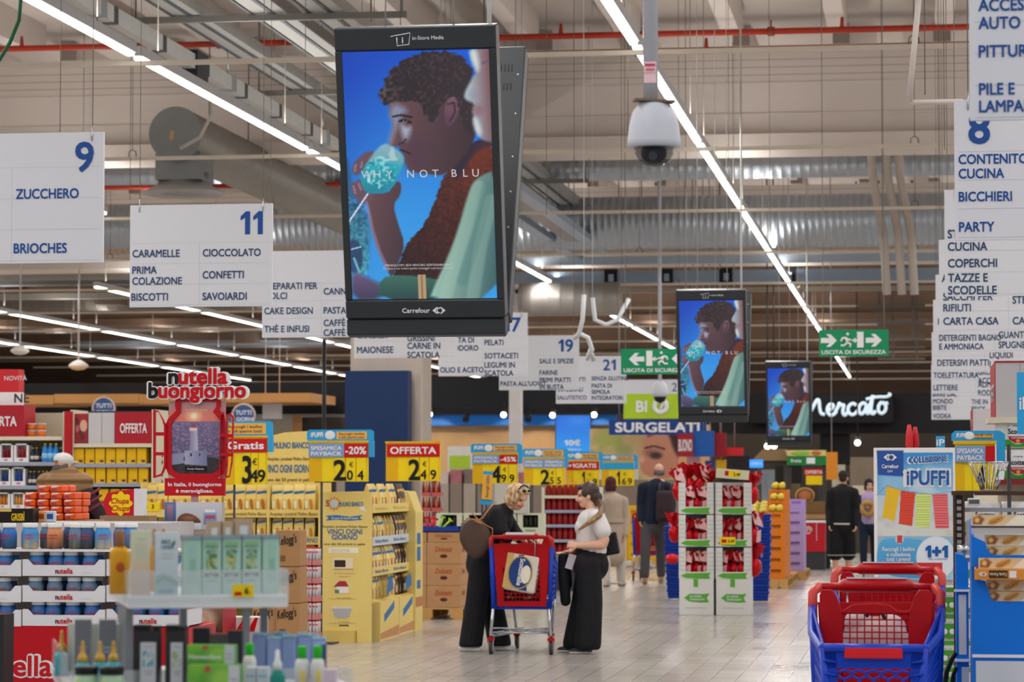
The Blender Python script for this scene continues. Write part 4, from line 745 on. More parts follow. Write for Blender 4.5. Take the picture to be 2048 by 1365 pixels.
# hide picture corners behind the frame: red filler pieces outside the jar outline
m = MB().m(RD)
for q in (((331,850),(336,838),(352,822),(361,815),(361,826),(347,842),(342,850)), ((454,850),(452,838),(438,820),(433,815),(426,824),(439,840),(444,850))): m.prism([sp(*c) for c in q], .002, .018)
m.build('shoulder', None, t)
for nm, P, H in (('shutter', ((308,820),(318,822),(328,838),(333,850),(333,935),(325,952),(308,957)), 0), ('shutter', ((442,828),(449,824),(453,845),(455,925),(449,955),(442,957),(440,940)), 0), ('shutter', ((455,832),(463,826),(469,834),(466,925),(460,955),(451,957),(455,930)), 0)):
    P2 = [sp(*c) for c in P]; cx = sum(a for a, b in P2)/len(P2); cz = sum(b for a, b in P2)/len(P2); m = MB().m(RD); n = len(P2)
    I = [(a+(cx-a)*.32, b+(cz-b)*.06) for a, b in P2]; v = [(a, -.02, b) for a, b in P2]+[(a, -.02, b) for a, b in I]+[(a, .0, b) for a, b in P2]+[(a, 0, b) for a, b in I]; f = []
    for i in range(n):
        j = (i+1) % n; f += [(i, n+i, n+j, j), (2*n+i, 2*n+j, 3*n+j, 3*n+i), (i, j, 2*n+j, 2*n+i), (n+j, n+i, 3*n+i, 3*n+j)]
    m.add(v, f); xl = min(a for a, b in P2); xr = max(a for a, b in P2); z0 = min(b for a, b in P2); z1 = max(b for a, b in P2)
    for k in (.33, .62): m.box(xl+.006, xr-.004, -.019, -.003, z0+(z1-z0)*k, z0+(z1-z0)*k+.02)
    m.build(nm, None, t)
def crown(wd, x0, x1, y0, y1, first, yb, fk=.05):
    a = sp(x0, y1); b = sp(x1, y0); hh = b[1]-a[1]
    m = MB().m(mat('#f2eeee', .5)).text(wd, a[0], a[1], yb, y=-.012, bold=.1, w=b[0]-a[0]+.012, depth=.01); m.box(a[0], b[0], -.008, .012, a[1], a[1]+yb*.72)
    l = glyphs(wd, .05)[2]; f = glyphs(wd[0], .05)[2]; k = (b[0]-a[0])/l
    m.m(BLACK).text(wd[0], a[0]+.004, a[1], yb, y=-.028, bold=.045, w=f*k); m.m(RED).text(wd[1:], b[0], a[1], yb, y=-.028, al='r', bold=.045, w=(b[0]-a[0])-f*k-.012); m.build('crown_lettering', None, t)
crown('nutella', 339, 456, 741, 768, 'n', .088); crown('buongiorno', 299, 493, 770, 796, 'b', .088)
a = sp(330, 992); b = sp(451, 957); m = MB().m(RD); m.box(a[0], b[0], -.01, .01, a[1], b[1]); m.m(WHITE).text('In Italia, il buongiorno', (a[0]+b[0])/2, a[1]+.056, .021, y=-.012, al='c', bold=.035, w=.32).text('è meraviglioso.', (a[0]+b[0])/2, a[1]+.018, .021, y=-.012, al='c', bold=.035, w=.225); m.build('caption_plate', None, t, bev=.0)
a = sp(382, 1012); b = sp(396, 992); m = MB(); m.box(a[0], b[0], 0, .012, a[1]-.02, b[1]+.03); m.build('neck', mat('#b9868c', .4), t)
a = sp(330, 1060); b = sp(445, 1005); A = Art(b[0]-a[0], b[1]-a[1], 80, 40, '#cfd0d8', '#b8bac4'); A.rec(0, .2, 0, 1, '#5a7ab8', '#2a4270'); A.rec(.05, .14, .1, .9, '#b87a86', '#3a4a7a'); A.poly([(.2,.1),(.22,.45),(.35,.62),(.5,.55),(.6,.4),(.64,.25),(.6,.05),(.3,.02)], '#7a4530', '#4a2a1e', sm=2); A.ell(.42, .42, .1, .08, '#9a6248', soft=.6); A.rec(.68, .9, .2, .62, '#8fb0d8', '#5a7ab0'); A.rec(.7, .88, .4, .52, '#b84a58'); A.rec(.7, .88, .62, .72, '#ececf0'); A.rec(.42, .64, 0, .24, '#e6e8ec', '#c8ccd4')
A.mesh('breakfast_picture', t, None, ((a[0]+b[0])/2, -.008, a[1])); m = MB(); m.box(a[0]-.002, b[0]+.002, -.006, .05, .0, b[1]); m.build('pedestal', mat('#b9a898', .5), t)

# ---------------------------------------------------------------- shelving with header boxes
EDGE = mat('#9a9fb4', .5); CREAM = mat('#d6cdb8', .6); SHD = mat('#3c3a36', .8); HDR = mat('#a81c2c', .5)
YG = 30.0
def gondola(name, label, px0, px1, ys, ytop, Y, deep=.55, back=SHD, ends=True):
    """ys: photo rows of the shelf boards"""
    x0 = at(px0, 960, Y).x; x1 = at(px1, 960, Y).x; zt = at((px0+px1)/2, ytop, Y).z; t = thing(name, label, 'shelving', ((x0+x1)/2, Y, 0)); w = x1-x0
    m = MB(); m.box(-w/2, w/2, deep, deep+.04, 0, zt); m.build('back_panel', back, t)
    for s in (-1, 1): m = MB(); m.box(s*w/2-.02, s*w/2+.02, 0, deep, 0, zt); m.build('upright', CREAM, t)
    zs = []
    for i, y in enumerate(ys):
        z = at((px0+px1)/2, y, Y).z; zs.append(z); m = MB(); m.box(-w/2+.02, w/2-.02, 0, deep, z-.03, z); s = m.build('shelf', CREAM, t); m = MB(); m.box(-w/2+.02, w/2-.02, -.01, 0, z-.04, z+.002); m.build('price_strip', CREAM if i == 0 else EDGE, s)
    return t, w, zs, (x0+x1)/2
t1, w1, zs1, xc1 = gondola('shelving_unit', 'shelving with blue bottles and white cartons at the left photo edge', -70, 128, (874, 925, 972, 1018, 1062), 824, YG, back=mat('#b9b29c', .7))
t2, w2, zs2, xc2 = gondola('shelving_unit', 'shelving full of yellow boxes behind the man in the cap', 143, 306, (888, 928, 967, 1010, 1055), 820, YG)
m = MB(); a = at(128, 905, YG-.05); b = at(143, 823, YG-.05); m.box(a.x, b.x, YG-.05, YG+.5, 0, b.z); prop(m.build('post', mat('#b01522', .5)), 'red end post between the two shelving units', 'post')
def header(px0, px1, py0, py1, Y, d, txt, label, mt=HDR, tx=None):
    x, z, w, h = rect(px0, py0, px1, py1, Y); t = thing('header_box', label, 'sign', (x, Y, z)); m = MB(); m.box(-w/2, w/2, 0, d, 0, h); m.build('box', mt, t)
    if txt: m = MB().m(WHITE).text(txt, 0 if tx is None else tx, h*.34, h*.3, al='c', bold=.03, w=w*.72); m.build('lettering', None, t)
    return t
def zfix(t, z): t.location.z = z
zfix(header(-58, 48, 806, 869, YG-.0, .4, 'OFFERTA', 'red offer header box over the blue bottle shelves'), zs1[0]+.001)
zfix(header(230, 304, 825, 888, YG+.0, .4, 'OFFERTA', 'red offer header box over the yellow boxes'), zs2[0]+.001)
for i, (a, b) in enumerate(((177, 203), (204, 229))): zfix(header(a, b, 825, 887, YG+.02, .38, '', 'plain pale carton on the top shelf, '+('left', 'right')[i]+' of the pair beside the offer box', mat('#c4c2c6', .6)), zs2[0]+.001)
x, z, w, h = rect(146, 826, 176, 886, YG+.03); A = Art(w, h, 20, 40, '#a01420', '#8a1420'); A.poly([(.1,.8),(.3,.9),(.8,.2),(.6,.05)], '#5a1420'); A.ell(.7, .6, .25, .2, '#d8a890'); A.ell(.3, .5, .12, .12, '#c86070'); o = A.mesh('picture_poster', None, None, (x, YG+.03, zs2[0]+.001)); prop(o, 'small red picture panel on the top shelf beside the red post', 'poster'); 
m = MB(); m.box(-w/2, w/2, .002, .12, 0, h); m.build('poster_back', mat('#8a1420', .6), o)
x, z, w, h = rect(-30, 730, 37, 804, YG+.1); t = thing('display_carton', 'red and white tall carton on top of the left offer header', 'carton', (x, YG+.1, zs1[0]+.001+.34)); m = MB().m(mat('#c82a30', .5)).box(-w/2, w/2, 0, .2, h*.38, h).m(WHITE).box(-w/2, w/2, 0, .2, 0, h*.38).m(mat('#d8a070', .5)).box(-w/2, -w*.1, -.01, 0, 0, h*.5); m.build('carton', None, t); m = MB().m(WHITE).text('NOVITÀ', .03, h*.7, .05).m(mat('#555', .5) if False else DKGREY).text('NE', .15, h*.1, .1, bold=.03); m.build('lettering', None, t)
# tubs on the top shelf
for i in range(4):
    a = at(60+(i % 2)*20, 872, YG+.1); t = thing('sweet_tub', 'orange and white round tub on the top shelf, %s of %s' % (('left', 'right')[i % 2], ('lower pair', 'upper pair')[i//2]), 'tub', (a.x, YG+.15, zs1[0]+.001+.075*(i//2)), 0, 'round tubs on the top shelf'); m = MB(); m.lathe([(0, 0), (.05, 0), (.052, .06), (0, .06)], 14); m.build('tub', mat('#e07030', .4), t); m = MB(); m.lathe([(0, .06), (.055, .06), (.055, .074), (0, .074)], 14); m.build('lid', mat('#c8c8c8', .4), t)
# bottles
def bottle(name, label, cat, loc, prof, c, cap, hcap, group, lab=None, n=12):
    t = thing(name, label, cat, loc, 0, group); m = MB(); m.lathe(prof, n); m.build('bottle_body', c, t); r, z = prof[-1]; m = MB(); m.lathe([(0, z), (r*1.15, z), (r*1.1, z+hcap), (0, z+hcap)], 10); m.build('cap', cap, t)
    if lab: m = MB(); m.lathe([(lab[2], lab[0]), (lab[2], lab[1])], n); m.build('bottle_label', lab[3], t)
    return t
PB = [(0, 0), (.036, 0), (.038, .02), (.036, .1), (.03, .15), (.014, .18), (.013, .19)]
b1 = None
for i, px in enumerate((89, 100, 111)):
    a = at(px, 920, YG+.05); l = 'light blue bottle with yellow cap on the second shelf, %s of three' % ('left', 'middle', 'right')[i]
    if not b1: b1 = bottle('drink_bottle', l, 'bottle', (a.x, YG+.07, zs1[1]), PB, mat('#2f8ad8', .25), mat('#e0c020', .4), .02, 'light blue bottles', (.04, .1, .0375, mat('#8fc8f0', .4)))
    else: dup(b1, (a.x, YG+.07, zs1[1]), 0, l)
b2 = None
for i, (px, s, fy) in enumerate(((62, 1, .06), (70, 1, .06), (58, 2, .06), (66, 2, .06), (75, 2, .06), (83, 2, .06), (91, 2, .06), (99, 2, .06), (107, 2, .06), (116, 2, .06), (118, 1, .06), (76, 1, .15), (55, 1, .15))):
    a = at(px, 920, YG); l = 'dark small bottle on the %s shelf, %s of the dark bottles' % ((0, 'second', 'third')[s], ORD[i])
    P2 = [(0, 0), (.024, 0), (.026, .01), (.026, .09), (.012, .13), (.011, .15)]
    if not b2: b2 = bottle('drink_bottle', l, 'bottle', (a.x, YG+fy, zs1[s]), P2, mat('#22283a', .2), mat('#c9b060', .4), .012, 'small dark bottles', (.03, .07, .0265, mat('#c8c0b8', .5)))
    else: dup(b2, (a.x, YG+fy, zs1[s]), 0, l)
for i, (a, b, y0, y1, s, c) in enumerate(((-2, 26, 884, 921, 1, '#8a2030'), (28, 57, 884, 921, 1, '#a03038'), (-4, 21, 936, 971, 2, '#2a4a80'), (23, 50, 934, 971, 2, '#3458a0'), (-10, 20, 985, 1017, 3, '#d88a30'), (22, 50, 985, 1017, 3, '#e0a050'))):
    x, z, w, h = rect(a, y0, b, y1, YG+.03); t = thing('display_carton', 'white open carton with %s bottles inside, %s on its shelf' % (('dark red', 'red', 'dark blue', 'blue', 'orange', 'tan')[i], ('left', 'right')[i % 2]), 'carton', (x, YG+.03, zs1[s])); m = MB(); m.box(-w/2, w/2, 0, .14, 0, h*.24); m.box(-w/2, -w*.36, 0, .14, h*.24, h); m.box(w*.36, w/2, 0, .14, h*.24, h); m.box(-w/2, w/2, .12, .14, h*.24, h); m.box(-w/2, w/2, 0, .14, h*.93, h); m.build('carton', WHITE, t); m = MB().m(RED).text('500', 0, h*.08, h*.1, al='c', bold=.03); m.build('print', None, t)
    for k in (-1, 0, 1): m = MB(); m.lathe([(0, h*.245), (w*.11, h*.245), (w*.11, h*.6), (w*.05, h*.75), (w*.05, h*.85), (0, h*.85)], 8, (k*w*.22, .06, 0)); m.build('bottle', mat(c, .3), t)
# yellow boxes
yb0 = None; n = 0; YB = mat('#e9b90c', .45, var=.06)
for s, x0_, x1_, hh in ((1, 146, 292, .18), (2, 146, 296, .165), (3, 195, 284, .16)):
    nn = 7 if s < 3 else 4
    for i in range(nn):
        for r in range(1):
            px = x0_+(x1_-x0_)*(i+.5)/nn; a = at(px, 920, YG); n += 1; l = 'yellow box on the %s shelf behind the capped man, %s from left' % (('', 'upper', 'middle', 'lower')[s], ORD[i])
            if not yb0:
                t = yb0 = thing('yellow_box', l, 'box', (a.x, YG+.03, zs2[s]), 0, 'yellow boxes on the shelves'); m = MB(); m.box(-.053, .053, 0, .2, 0, .172); m.build('carton', YB, t, bev=.003); m = MB().m(mat('#2a3a68', .5)).box(.0, .042, -.002, 0, .018, .04).m(mat('#b07a10', .5)).box(-.05, .05, -.001, 0, .045, .048).box(-.052, .052, -.001, 0, .155, .158); m.build('print', None, t)
            else: dup(yb0, (a.x, YG+.03+.01*(i % 2), zs2[s]), random.uniform(-.03, .03), l)
for i in range(8):
    a = at(292+(i % 4)*5, 920, YG); s = 1+i//4; dup(b2, (a.x, YG+.3, zs2[s]), 0, 'dark small bottle at the right end of the yellow box shelves, %s' % ORD[i])

# side panels between the spread display and the biscuit cartons
x, z, w, h = rect(300, 1216, 445, 1264, 14.6); A = Art(w, h, 70, 24, '#8a6a50', '#4a3428'); A.rec(0, .5, 0, .5, '#5a3a28', '#b8602a'); A.mix(np.clip((A.noise(14)-.5)*6, 0, 1)*(A.X < .48)*.7, '#d88a30'); A.rec(0, .48, .6, 1, '#c8a888'); A.ell(.68, .5, .22, .5, '#d8c4b0', soft=.3); A.ell(.68, .5, .14, .3, '#b89878', soft=.5); A.ell(.68, .5, .07, .14, '#e0d4c4', soft=.5); A.ell(.55, .2, .05, .2, '#6a3020', soft=.5)
o = A.mesh('food_picture', None, None, (x, 14.6, z)); prop(o, 'food photo panel under the clear tray, right of the spread trays', 'picture'); m = MB(); m.box(-w/2, w/2, .003, .3, -z, h); m.build('panel_body', mat('#a51522', .5), o)
x, z, w, h = rect(445, 1236, 520, 1264, 14.9); t = thing('striped_carton', 'white and red striped carton beside the food photo panel', 'carton', (x, 14.9, z)); m = MB(); m.box(-w/2, w/2, 0, .2, -z, h); m.build('carton', mat('#d8d0cc', .5), t); m = MB().m(RED); [m.prism([(a*w, 0), ((a+.2)*w, 0), ((a+.3)*w, h), ((a+.22)*w, h)], -.002, 0) for a in (-.5, -.15, .15)]; m.build('print', None, t)
# ================================================================ price boards on poles
SKY = mat('#2f9fd8', .4); ORA = mat('#e8b04a', .45); PAY = mat('#7a9ccc', .45); YB2 = mat('#f0d318', .45, var=.04); YDK = mat('#e0b010', .45); POLE = mat('#3a3a3e', .5)
def price_board(px0, px1, y0, y1, y2, y3, Y, ad, hd, big, small, label, foot=None):
    """photo rows: y0 top of advert strip, y1 header top, y2 card top, y3 bottom"""
    x, z, w, h = rect(px0, y0, px1, y3, Y); k = h/(y3-y0); t = thing('price_board', label, 'sign', (x, Y, 0)); Z = lambda py: z+(y3-py)*k
    m = MB().m(YB2).box(-w/2, w/2, 0, .03, Z(y3), Z(y1)).m(YDK).box(-w/2, -w*.28, -.006, 0, Z(y3), Z(y2)); m.box(-w/2-.01, w/2+.01, -.01, .04, Z(y1)-.0, Z(y1)+.02); m.build('back_panel', None, t)
    m = MB().m(YB2)
    for i in range(3): a = (-.05+.18*i)*w; m.box(a, a+.165*w, -.012, -.006, Z(y3)+.003, Z(y2)-.006)
    m.build('price_cards', None, t)
    m = MB().m(BLACK); hh = Z(y2)-Z(y3); m.text(big, (.03 if small else .14)*w, Z(y3)+.06*hh, hh*.82, y=-.016, al='c', bold=.03, w=.2*w if big != '1' else .1*w); m.text('€', .22*w, Z(y3)+.6*hh, hh*.2, y=-.016, al='c')
    for i, c in enumerate(small): m.text(c, (.2+.18*i)*w, Z(y3)+.08*hh, hh*.38, y=-.016, al='c', bold=.02)
    m.build('price_digits', None, t)
    hb = Z(y1)-Z(y2); m = MB()
    for a, b, mt, tx in hd:
        m.m(mt).box((a-.5)*w, (b-.5)*w, -.02, 0, Z(y2), Z(y1)-.01); ls = tx.split('|'); m.m(WHITE)
        for i, l in enumerate(ls): m.text(l, ((a+b)/2-.5)*w, Z(y2)+hb*(.22 if len(ls) == 1 else .5-.38*i), hb*(.5 if len(ls) == 1 else .26), y=-.023, al='c', bold=.035, w=(b-a)*w*.86)
    m.build('header', None, t)
    if ad:
        m = MB().m(SKY).prism([(-w/2-.02, Z(y1)+.02), (w/2+.06, Z(y1)+.02), (w/2+.06, Z(y0)-.02), (w/2+.03, Z(y0)), (-w/2, Z(y0)), (-w/2-.02, Z(y0)-.02)], -.01, .0); m.box(w/2+.01, w/2+.06, -.01, .03, Z(y2), Z(y1)+.02)
        ah = Z(y0)-Z(y1)-.02; s = -.5 if ad == 'o' else -.03
        m.m(ORA).box(s*w, w/2-.01, -.013, -.01, Z(y1)+.035, Z(y0)-.02); m.m(mat('#5a4a50', .5)).text('Raccogli i bollini', (s+.5)/2*w-.005, Z(y1)+.02+ah*.52, ah*.2, y=-.015, al='c', bold=.02, w=(.5-s)*w*.8).text('e falli sparire tutti!', (s+.5)/2*w-.005, Z(y1)+.02+ah*.22, ah*.2, y=-.015, al='c', bold=.02, w=(.5-s)*w*.8)
        if ad == 'b': m.m(WHITE).text('iPUFFI', -w*.46, Z(y1)+.02+ah*.35, ah*.4, y=-.014, bold=.05, w=w*.2); m.ball((-.14*w, -.013, Z(y1)+.02+ah*.5), (ah*.5, .003, ah*.4), 12, 6)
        m.build('advert_strip', None, t)
    m = MB(); m.cyl((-w*.3 if foot is None else foot, .045, 0), (-w*.3 if foot is None else foot, .045, Z(y1)), .012, n=8); m.build('pole', POLE, t)
    m = MB(); m.box((-w*.3 if foot is None else foot)-.15, (-w*.3 if foot is None else foot)+.15, -.1, .2, 0, .012); m.build('foot', POLE, t)
    return t
price_board(450, 534, 843, 876, 905, 970, 26.6, 'o', [(0, 1, RED, 'Gratis')], '3', '49', 'yellow price board 3,49 with red free header, beside the lighthouse standee')
price_board(618, 736, 860, 886, 915, 964, 27.1, 'b', [(0, .6, PAY, 'SPESAMICA|PAYBACK'), (.6, 1, RED, '-20%')], '2', '04', 'yellow price board 2,04 with twenty percent off header')
price_board(772, 880, 872, 887, 914, 963, 31.4, '', [(0.02, 1, RED, 'OFFERTA')], '2', '49', 'yellow price board 2,49 with red offer header in front of the navy column')
price_board(945, 1035, 888, 909, 928, 968, 33.4, 'b', [(0, .6, PAY, 'SPESAMICA|PAYBACK'), (.6, 1, RED, '-45%')], '4', '99', 'yellow price board 4,99 above the wine cartons')
price_board(1048, 1128, 898, 918, 936, 971, 39.5, 'b', [(0, .5, PAY, 'SPESAMICA|PAYBACK'), (.5, 1, PAY, 'SPESAMICA|PAYBACK')], '2', '55', 'yellow price board 2,55 above the red jars')
price_board(1133, 1198, 905, 923, 940, 973, 41.5, 'b', [(0, 1, RED, '+1 GRATIS')], '1', '59', 'yellow price board 1,59 with plus one free header')
price_board(1203, 1268, 910, 925, 939, 972, 43.5, 'b', [(0, 1, SKY, '')], '1', '69', 'yellow price board 1,69 with plain blue bar, above the woman in beige')
# ================================================================ yellow biscuit island
YS1 = mat('#e6cd7a', .6, var=.04); YS2 = mat('#dcc06a', .6); DEEPB = mat('#2f6fa8', .5)
YM = 27.4; L = flr(636, 1290); xl = at(636, 1200, YM).x; xr = at(742, 1200, YM).x; zt = at(690, 985, YM).z; w = xr-xl
t = thing('promotion_tower', 'tall pale yellow promotion tower with prize pictures at the aisle corner', 'display', ((xl+xr)/2, YM, 0))
m = MB(); m.box(-w/2, w/2, 0, .05, 0, zt); m.build('front_panel', YS1, t)
def mz(py): return at(690, py, YM).z
m = MB(); m.m(YS2).box(-w*.43, w*.2, -.03, 0, 0, mz(1262)).m(mat('#a8783c', .6)).box(w*.22, w*.235, -.002, 0, 0, mz(1262)); m.build('kick_flap', None, t)
m = MB().m(DEEPB).text('VINCI OGNI', .0, mz(1069), .05, al='c', bold=.03, w=w*.66).text('GIORNO', 0, mz(1080), .05, al='c', bold=.03, w=w*.48); m.m(mat('#6a5530', .6)).text('Acquista i prodotti Mulino Bianco', 0, mz(1056), .022, al='c', bold=.02, w=w*.86).text('uno dei 50 premi in palio', 0, mz(1091), .022, al='c', bold=.02, w=w*.78)
m.m(mat('#a0825a', .6)).text('il fornetto', 0, mz(1149), .014, al='c', w=w*.38).text('la casetta', 0, mz(1198), .014, al='c', w=w*.26).text('la ciotola', 0, mz(1246), .014, al='c', w=w*.2).box(-w*.3, w*.22, -.002, 0, mz(1199), mz(1198.4)).box(-w*.3, w*.22, -.002, 0, mz(1248), mz(1247.4)); m.m(RED).text('50 premi', 0, mz(1155), .012, al='c', w=w*.18); m.m(BLACK).box(-w*.1, w*.08, -.002, 0, mz(1253), mz(1250.5))
m.build('lettering', None, t)
m = MB().m(DEEPB).text('MULINO BIANCO', w*.12, mz(1013), .042, y=-.004, al='c', bold=.035, w=w*.46); m.m(mat('#5a4a30', .6)).text('5', -w*.36, mz(1013), .06, bold=.02); m.m(mat('#d88a30', .6)).prism([(-w*.2+(.05 if i % 2 else .075)*math.cos(i*.2618), mz(1008)+(.05 if i % 2 else .075)*math.sin(i*.2618)) for i in range(24)], -.003, 0); m.m(mat('#c8d0d8', .6)).ball((-w*.2, -.003, mz(1008)), (.045, .003, .045), 16, 6)
m.m(WHITE).prism([(w*.3, mz(1020)), (w*.4, mz(1024)), (w*.36, mz(1013)), (w*.28, mz(1013))], -.003, 0); m.build('emblem', None, t)
m = MB().m(DEEPB).prism([(-w*.36, mz(1032)), (-w*.3, mz(1037)), (-w*.36, mz(1042)), (-w*.15, mz(1040)), (w*.1, mz(1042)), (w*.34, mz(1040)), (w*.28, mz(1036)), (w*.34, mz(1031)), (w*.1, mz(1034)), (-w*.15, mz(1031))], -.003, 0); m.m(WHITE).text('50 anni di ricordi buoni', 0, mz(1039), .022, y=-.005, al='c', bold=.02, w=w*.5); m.build('ribbon', None, t)
m = MB().m(mat('#efe8d0', .6)).box(-w*.3, w*.26, -.002, 0, mz(1107), mz(1096)).m(mat('#8a7a5a', .6)).text('inquadra e partecipa', -w*.26, mz(1101), .01, y=-.004, w=w*.36).text('scopri i premi in palio', -w*.26, mz(1105), .01, y=-.004, w=w*.36); m.build('info_strip', None, t)
m = MB().m(mat('#e8d8b8', .5)).box(-w*.22, w*.16, -.004, 0, mz(1138), mz(1117)).m(mat('#3a2a24', .5)).box(-w*.19, w*.02, -.006, -.003, mz(1135), mz(1121)).m(mat('#b89878', .5)).box(-w*.2, w*.17, -.004, 0, mz(1140), mz(1138)); m.build('oven_picture', None, t)
m = MB().m(mat('#ece4dc', .5)).box(-w*.15, w*.08, -.004, 0, mz(1187), mz(1174)).m(mat('#a03040', .5)).prism([(-w*.2, mz(1174)), (w*.08, mz(1174)), (w*.02, mz(1163)), (-w*.1, mz(1163))], -.006, 0).m(mat('#5a8a5a', .5)).box(-w*.18, -w*.1, -.006, 0, mz(1187), mz(1180)); m.build('house_picture', None, t)
m = MB().m(mat('#b4b0b4', .5)).prism([(-w*.24, mz(1216)), (w*.14, mz(1216)), (w*.09, mz(1234)), (w*.05, mz(1237)), (-w*.15, mz(1237)), (-w*.19, mz(1234))], -.004, 0).m(mat('#d8d4d4', .5)).box(-w*.24, w*.14, -.005, 0, mz(1218), mz(1215)); m.build('bowl_picture', None, t)
# rack with shelves behind the tower, facing the aisle (+x side)
XR = xr; Y0, Y1 = YM+.06, 29.55
t = thing('biscuit_rack', 'pale yellow cardboard rack of biscuit bags facing the aisle beside the tower', 'shelving', (XR, Y0, 0)); D = Y1-Y0
m = MB(); m.box(-.45, -.40, 0, D, 0, zt); m.build('back_panel', YS1, t)
m = MB(); m.box(-.4, .0, 0, .012, 0, zt); m.build('side_panel', mat('#b88a60', .6, var=.4, scale=14), t)
zs = [at(790, py, 28.5).z for py in (1194, 1142, 1083, 1019)]
for i, z in enumerate(zs):
    m = MB(); m.box(-.4, -.02, .02, D, z-.012, z); s = m.build('shelf', YS2, t)
    m = MB(); m.box(-.02, -.01, .02, D, z-.03, z+.06 if i else z); m.build('shelf_lip', YS1 if i != 2 else mat('#c8cfd4', .5), s)
    if i:
        m = MB(Matrix.Translation((-.006, D, 0)) @ Matrix.Rotation(math.pi/2, 4, 'Z')).m(YEL if i == 3 else DEEPB); m.text('Mulino Bianco', -D+.2, z, .03, y=-.0, bold=.02, w=.7).text('Mulino Bianco', -D+1.2, z, .03, y=0, bold=.02, w=.7); m.build('lip_print', None, s)
for k in range(2):
    m = MB(Matrix.Translation((.002, D-.15-k*1.0, 0)) @ Matrix.Rotation(math.pi/2, 4, 'Z')); y = -.9
    m = MB().m(YS1).box(-.4, .06-.02*k, .12+k*1.15, 1.14+k*1.15, 0, zs[0]-.015); b = m.build('dump_bin', None, t); m = MB(); X = .0605-.02*k; yy = .63+k*1.15
    m.m(DEEPB).add([(X, yy-.3, .18), (X, yy+.25, .3), (X, yy+.25, .38), (X, yy-.3, .26)], [(0, 1, 2, 3)]).add([(X, yy-.2, .45), (X, yy+.2, .5), (X, yy+.15, .62), (X, yy-.1, .6)], [(0, 1, 2, 3)]); m.m(mat('#c89060', .6)).add([(X, yy-.5, .02), (X, yy+.5, .02), (X, yy+.5, .12), (X, yy-.5, .08)], [(0, 1, 2, 3)]); m.build('bin_print', None, b)
m = MB(); m.prism([(-.4, 0), (.06, 0), (.06, zt*.85), (-.02, zt), (-.4, zt+.02)], D, D+.45); m.build('end_pillar', mat('#dfc878', .6), t)
m = MB().m(DEEPB); [m.box(.06, .063, D+.1, D+.3, a, b) for a, b in ((zt*.62, zt*.7), (zt*.5, zt*.6), (zt*.3, zt*.36))]; m.m(mat('#b87a50', .6)).box(.06, .063, D+.02, D+.43, zt*.17, zt*.24); m.build('pillar_print', None, t)
# bags: proto facing -y
PK = [('#e8cf7c', '#c98a3a'), ('#e4c468', '#b8702c'), ('#d9bd72', '#9a6a3a'), ('#4a3428', '#c09a60')]
_bag = {}
def bag(k, label, loc, rz=0, s=1, group='biscuit bags'):
    if k in _bag: o = dup(_bag[k], loc, rz, label); o.scale = (s, s, s); return o
    t = thing('biscuit_bag', label, 'bag', loc, rz, group); a, b = PK[k]
    m = MB(); m.add([(-.05,0,0),(.05,0,0),(.05,.07,0),(-.05,.07,0),(-.054,-.006,.12),(.054,-.006,.12),(.054,.076,.12),(-.054,.076,.12),(-.05,.02,.22),(.05,.02,.22),(.05,.05,.22),(-.05,.05,.22),(-.05,.033,.25),(.05,.033,.25),(.05,.037,.25),(-.05,.037,.25)], [(3,2,1,0)]+[(4*j+i, 4*j+(i+1) % 4, 4*j+4+(i+1) % 4, 4*j+4+i) for j in range(3) for i in range(4)]+[(12,13,14,15)]); m.build('bag', mat(a, .4, var=.06, scale=20), t, bev=.004)
    m = MB().m(mat(b, .5)).prism([(.012+.026*math.cos(q)*.55-.012*math.sin(q), .07+.05*math.sin(q)+.018*math.cos(q)) for q in [i*.45 for i in range(14)]], -.0075, -.004); m.m(DEEPB if k != 3 else ORA).prism([(-.046, .165), (.046, .178), (.046, .2), (-.046, .19)], .004, .01); m.m(mat('#f0e8c8', .5)).box(-.048, -.02, -.008, -.004, .03, .1); m.build('print', None, t)
    _bag[k] = t; return t
for i, z in enumerate(zs[:]):
    for j in range(12):
        k = 3 if j >= 8 else (j+i) % 3
        if i == 3 and j % 3 == 2: continue
        bag(k, '%s biscuit bag on the aisle-side rack, %s shelf from below, %s from the tower' % ('brown' if k == 3 else 'yellow', ORD[i], ORD[j]), (XR-.03, Y0+.13+j*.17, z+.0005), math.pi/2+random.uniform(-.25, .25), 1.05)
# transverse display left of the tower
YT = 28.6; t = thing('biscuit_display', 'long pale yellow biscuit display left of the tower, facing the camera', 'shelving', (0, YT, 0))
X = lambda px, Y=YT: at(px, 1000, Y).x
m = MB(); m.box(X(284), X(640), .5, .53, 0, at(500, 966, YT).z); m.build('back_panel', YS1, t)
for px in (284, 441, 537, 641): m = MB(); m.box(X(px)-.01, X(px)+.01, -.02, .5, 0, at(500, 966, YT).z); m.build('divider', YS1, t)
zz = [at(500, py, YT).z for py in (1024, 1078, 1135, 1190)]
for i, z in enumerate(zz):
    m = MB(); m.box(X(284), X(641), 0, .5, z-.02, z); s = m.build('shelf', YS2, t); m = MB(); m.box(X(284), X(641), -.012, 0, z-.06, z+.02); m.build('shelf_lip', YS1, s)
    m = MB().m(mat('#8a6a2a', .6) if i != 1 else DEEPB)
    for a, b in ((445, 533), (541, 636)): m.text('Acquista i prodotti Mulino Bianco' if i != 1 else 'VINCI OGNI GIORNO', X(a), z-.04, .035 if i != 1 else .05, y=-.014, bold=.02, w=X(b)-X(a))
    m.build('lip_print', None, s)
n = 0
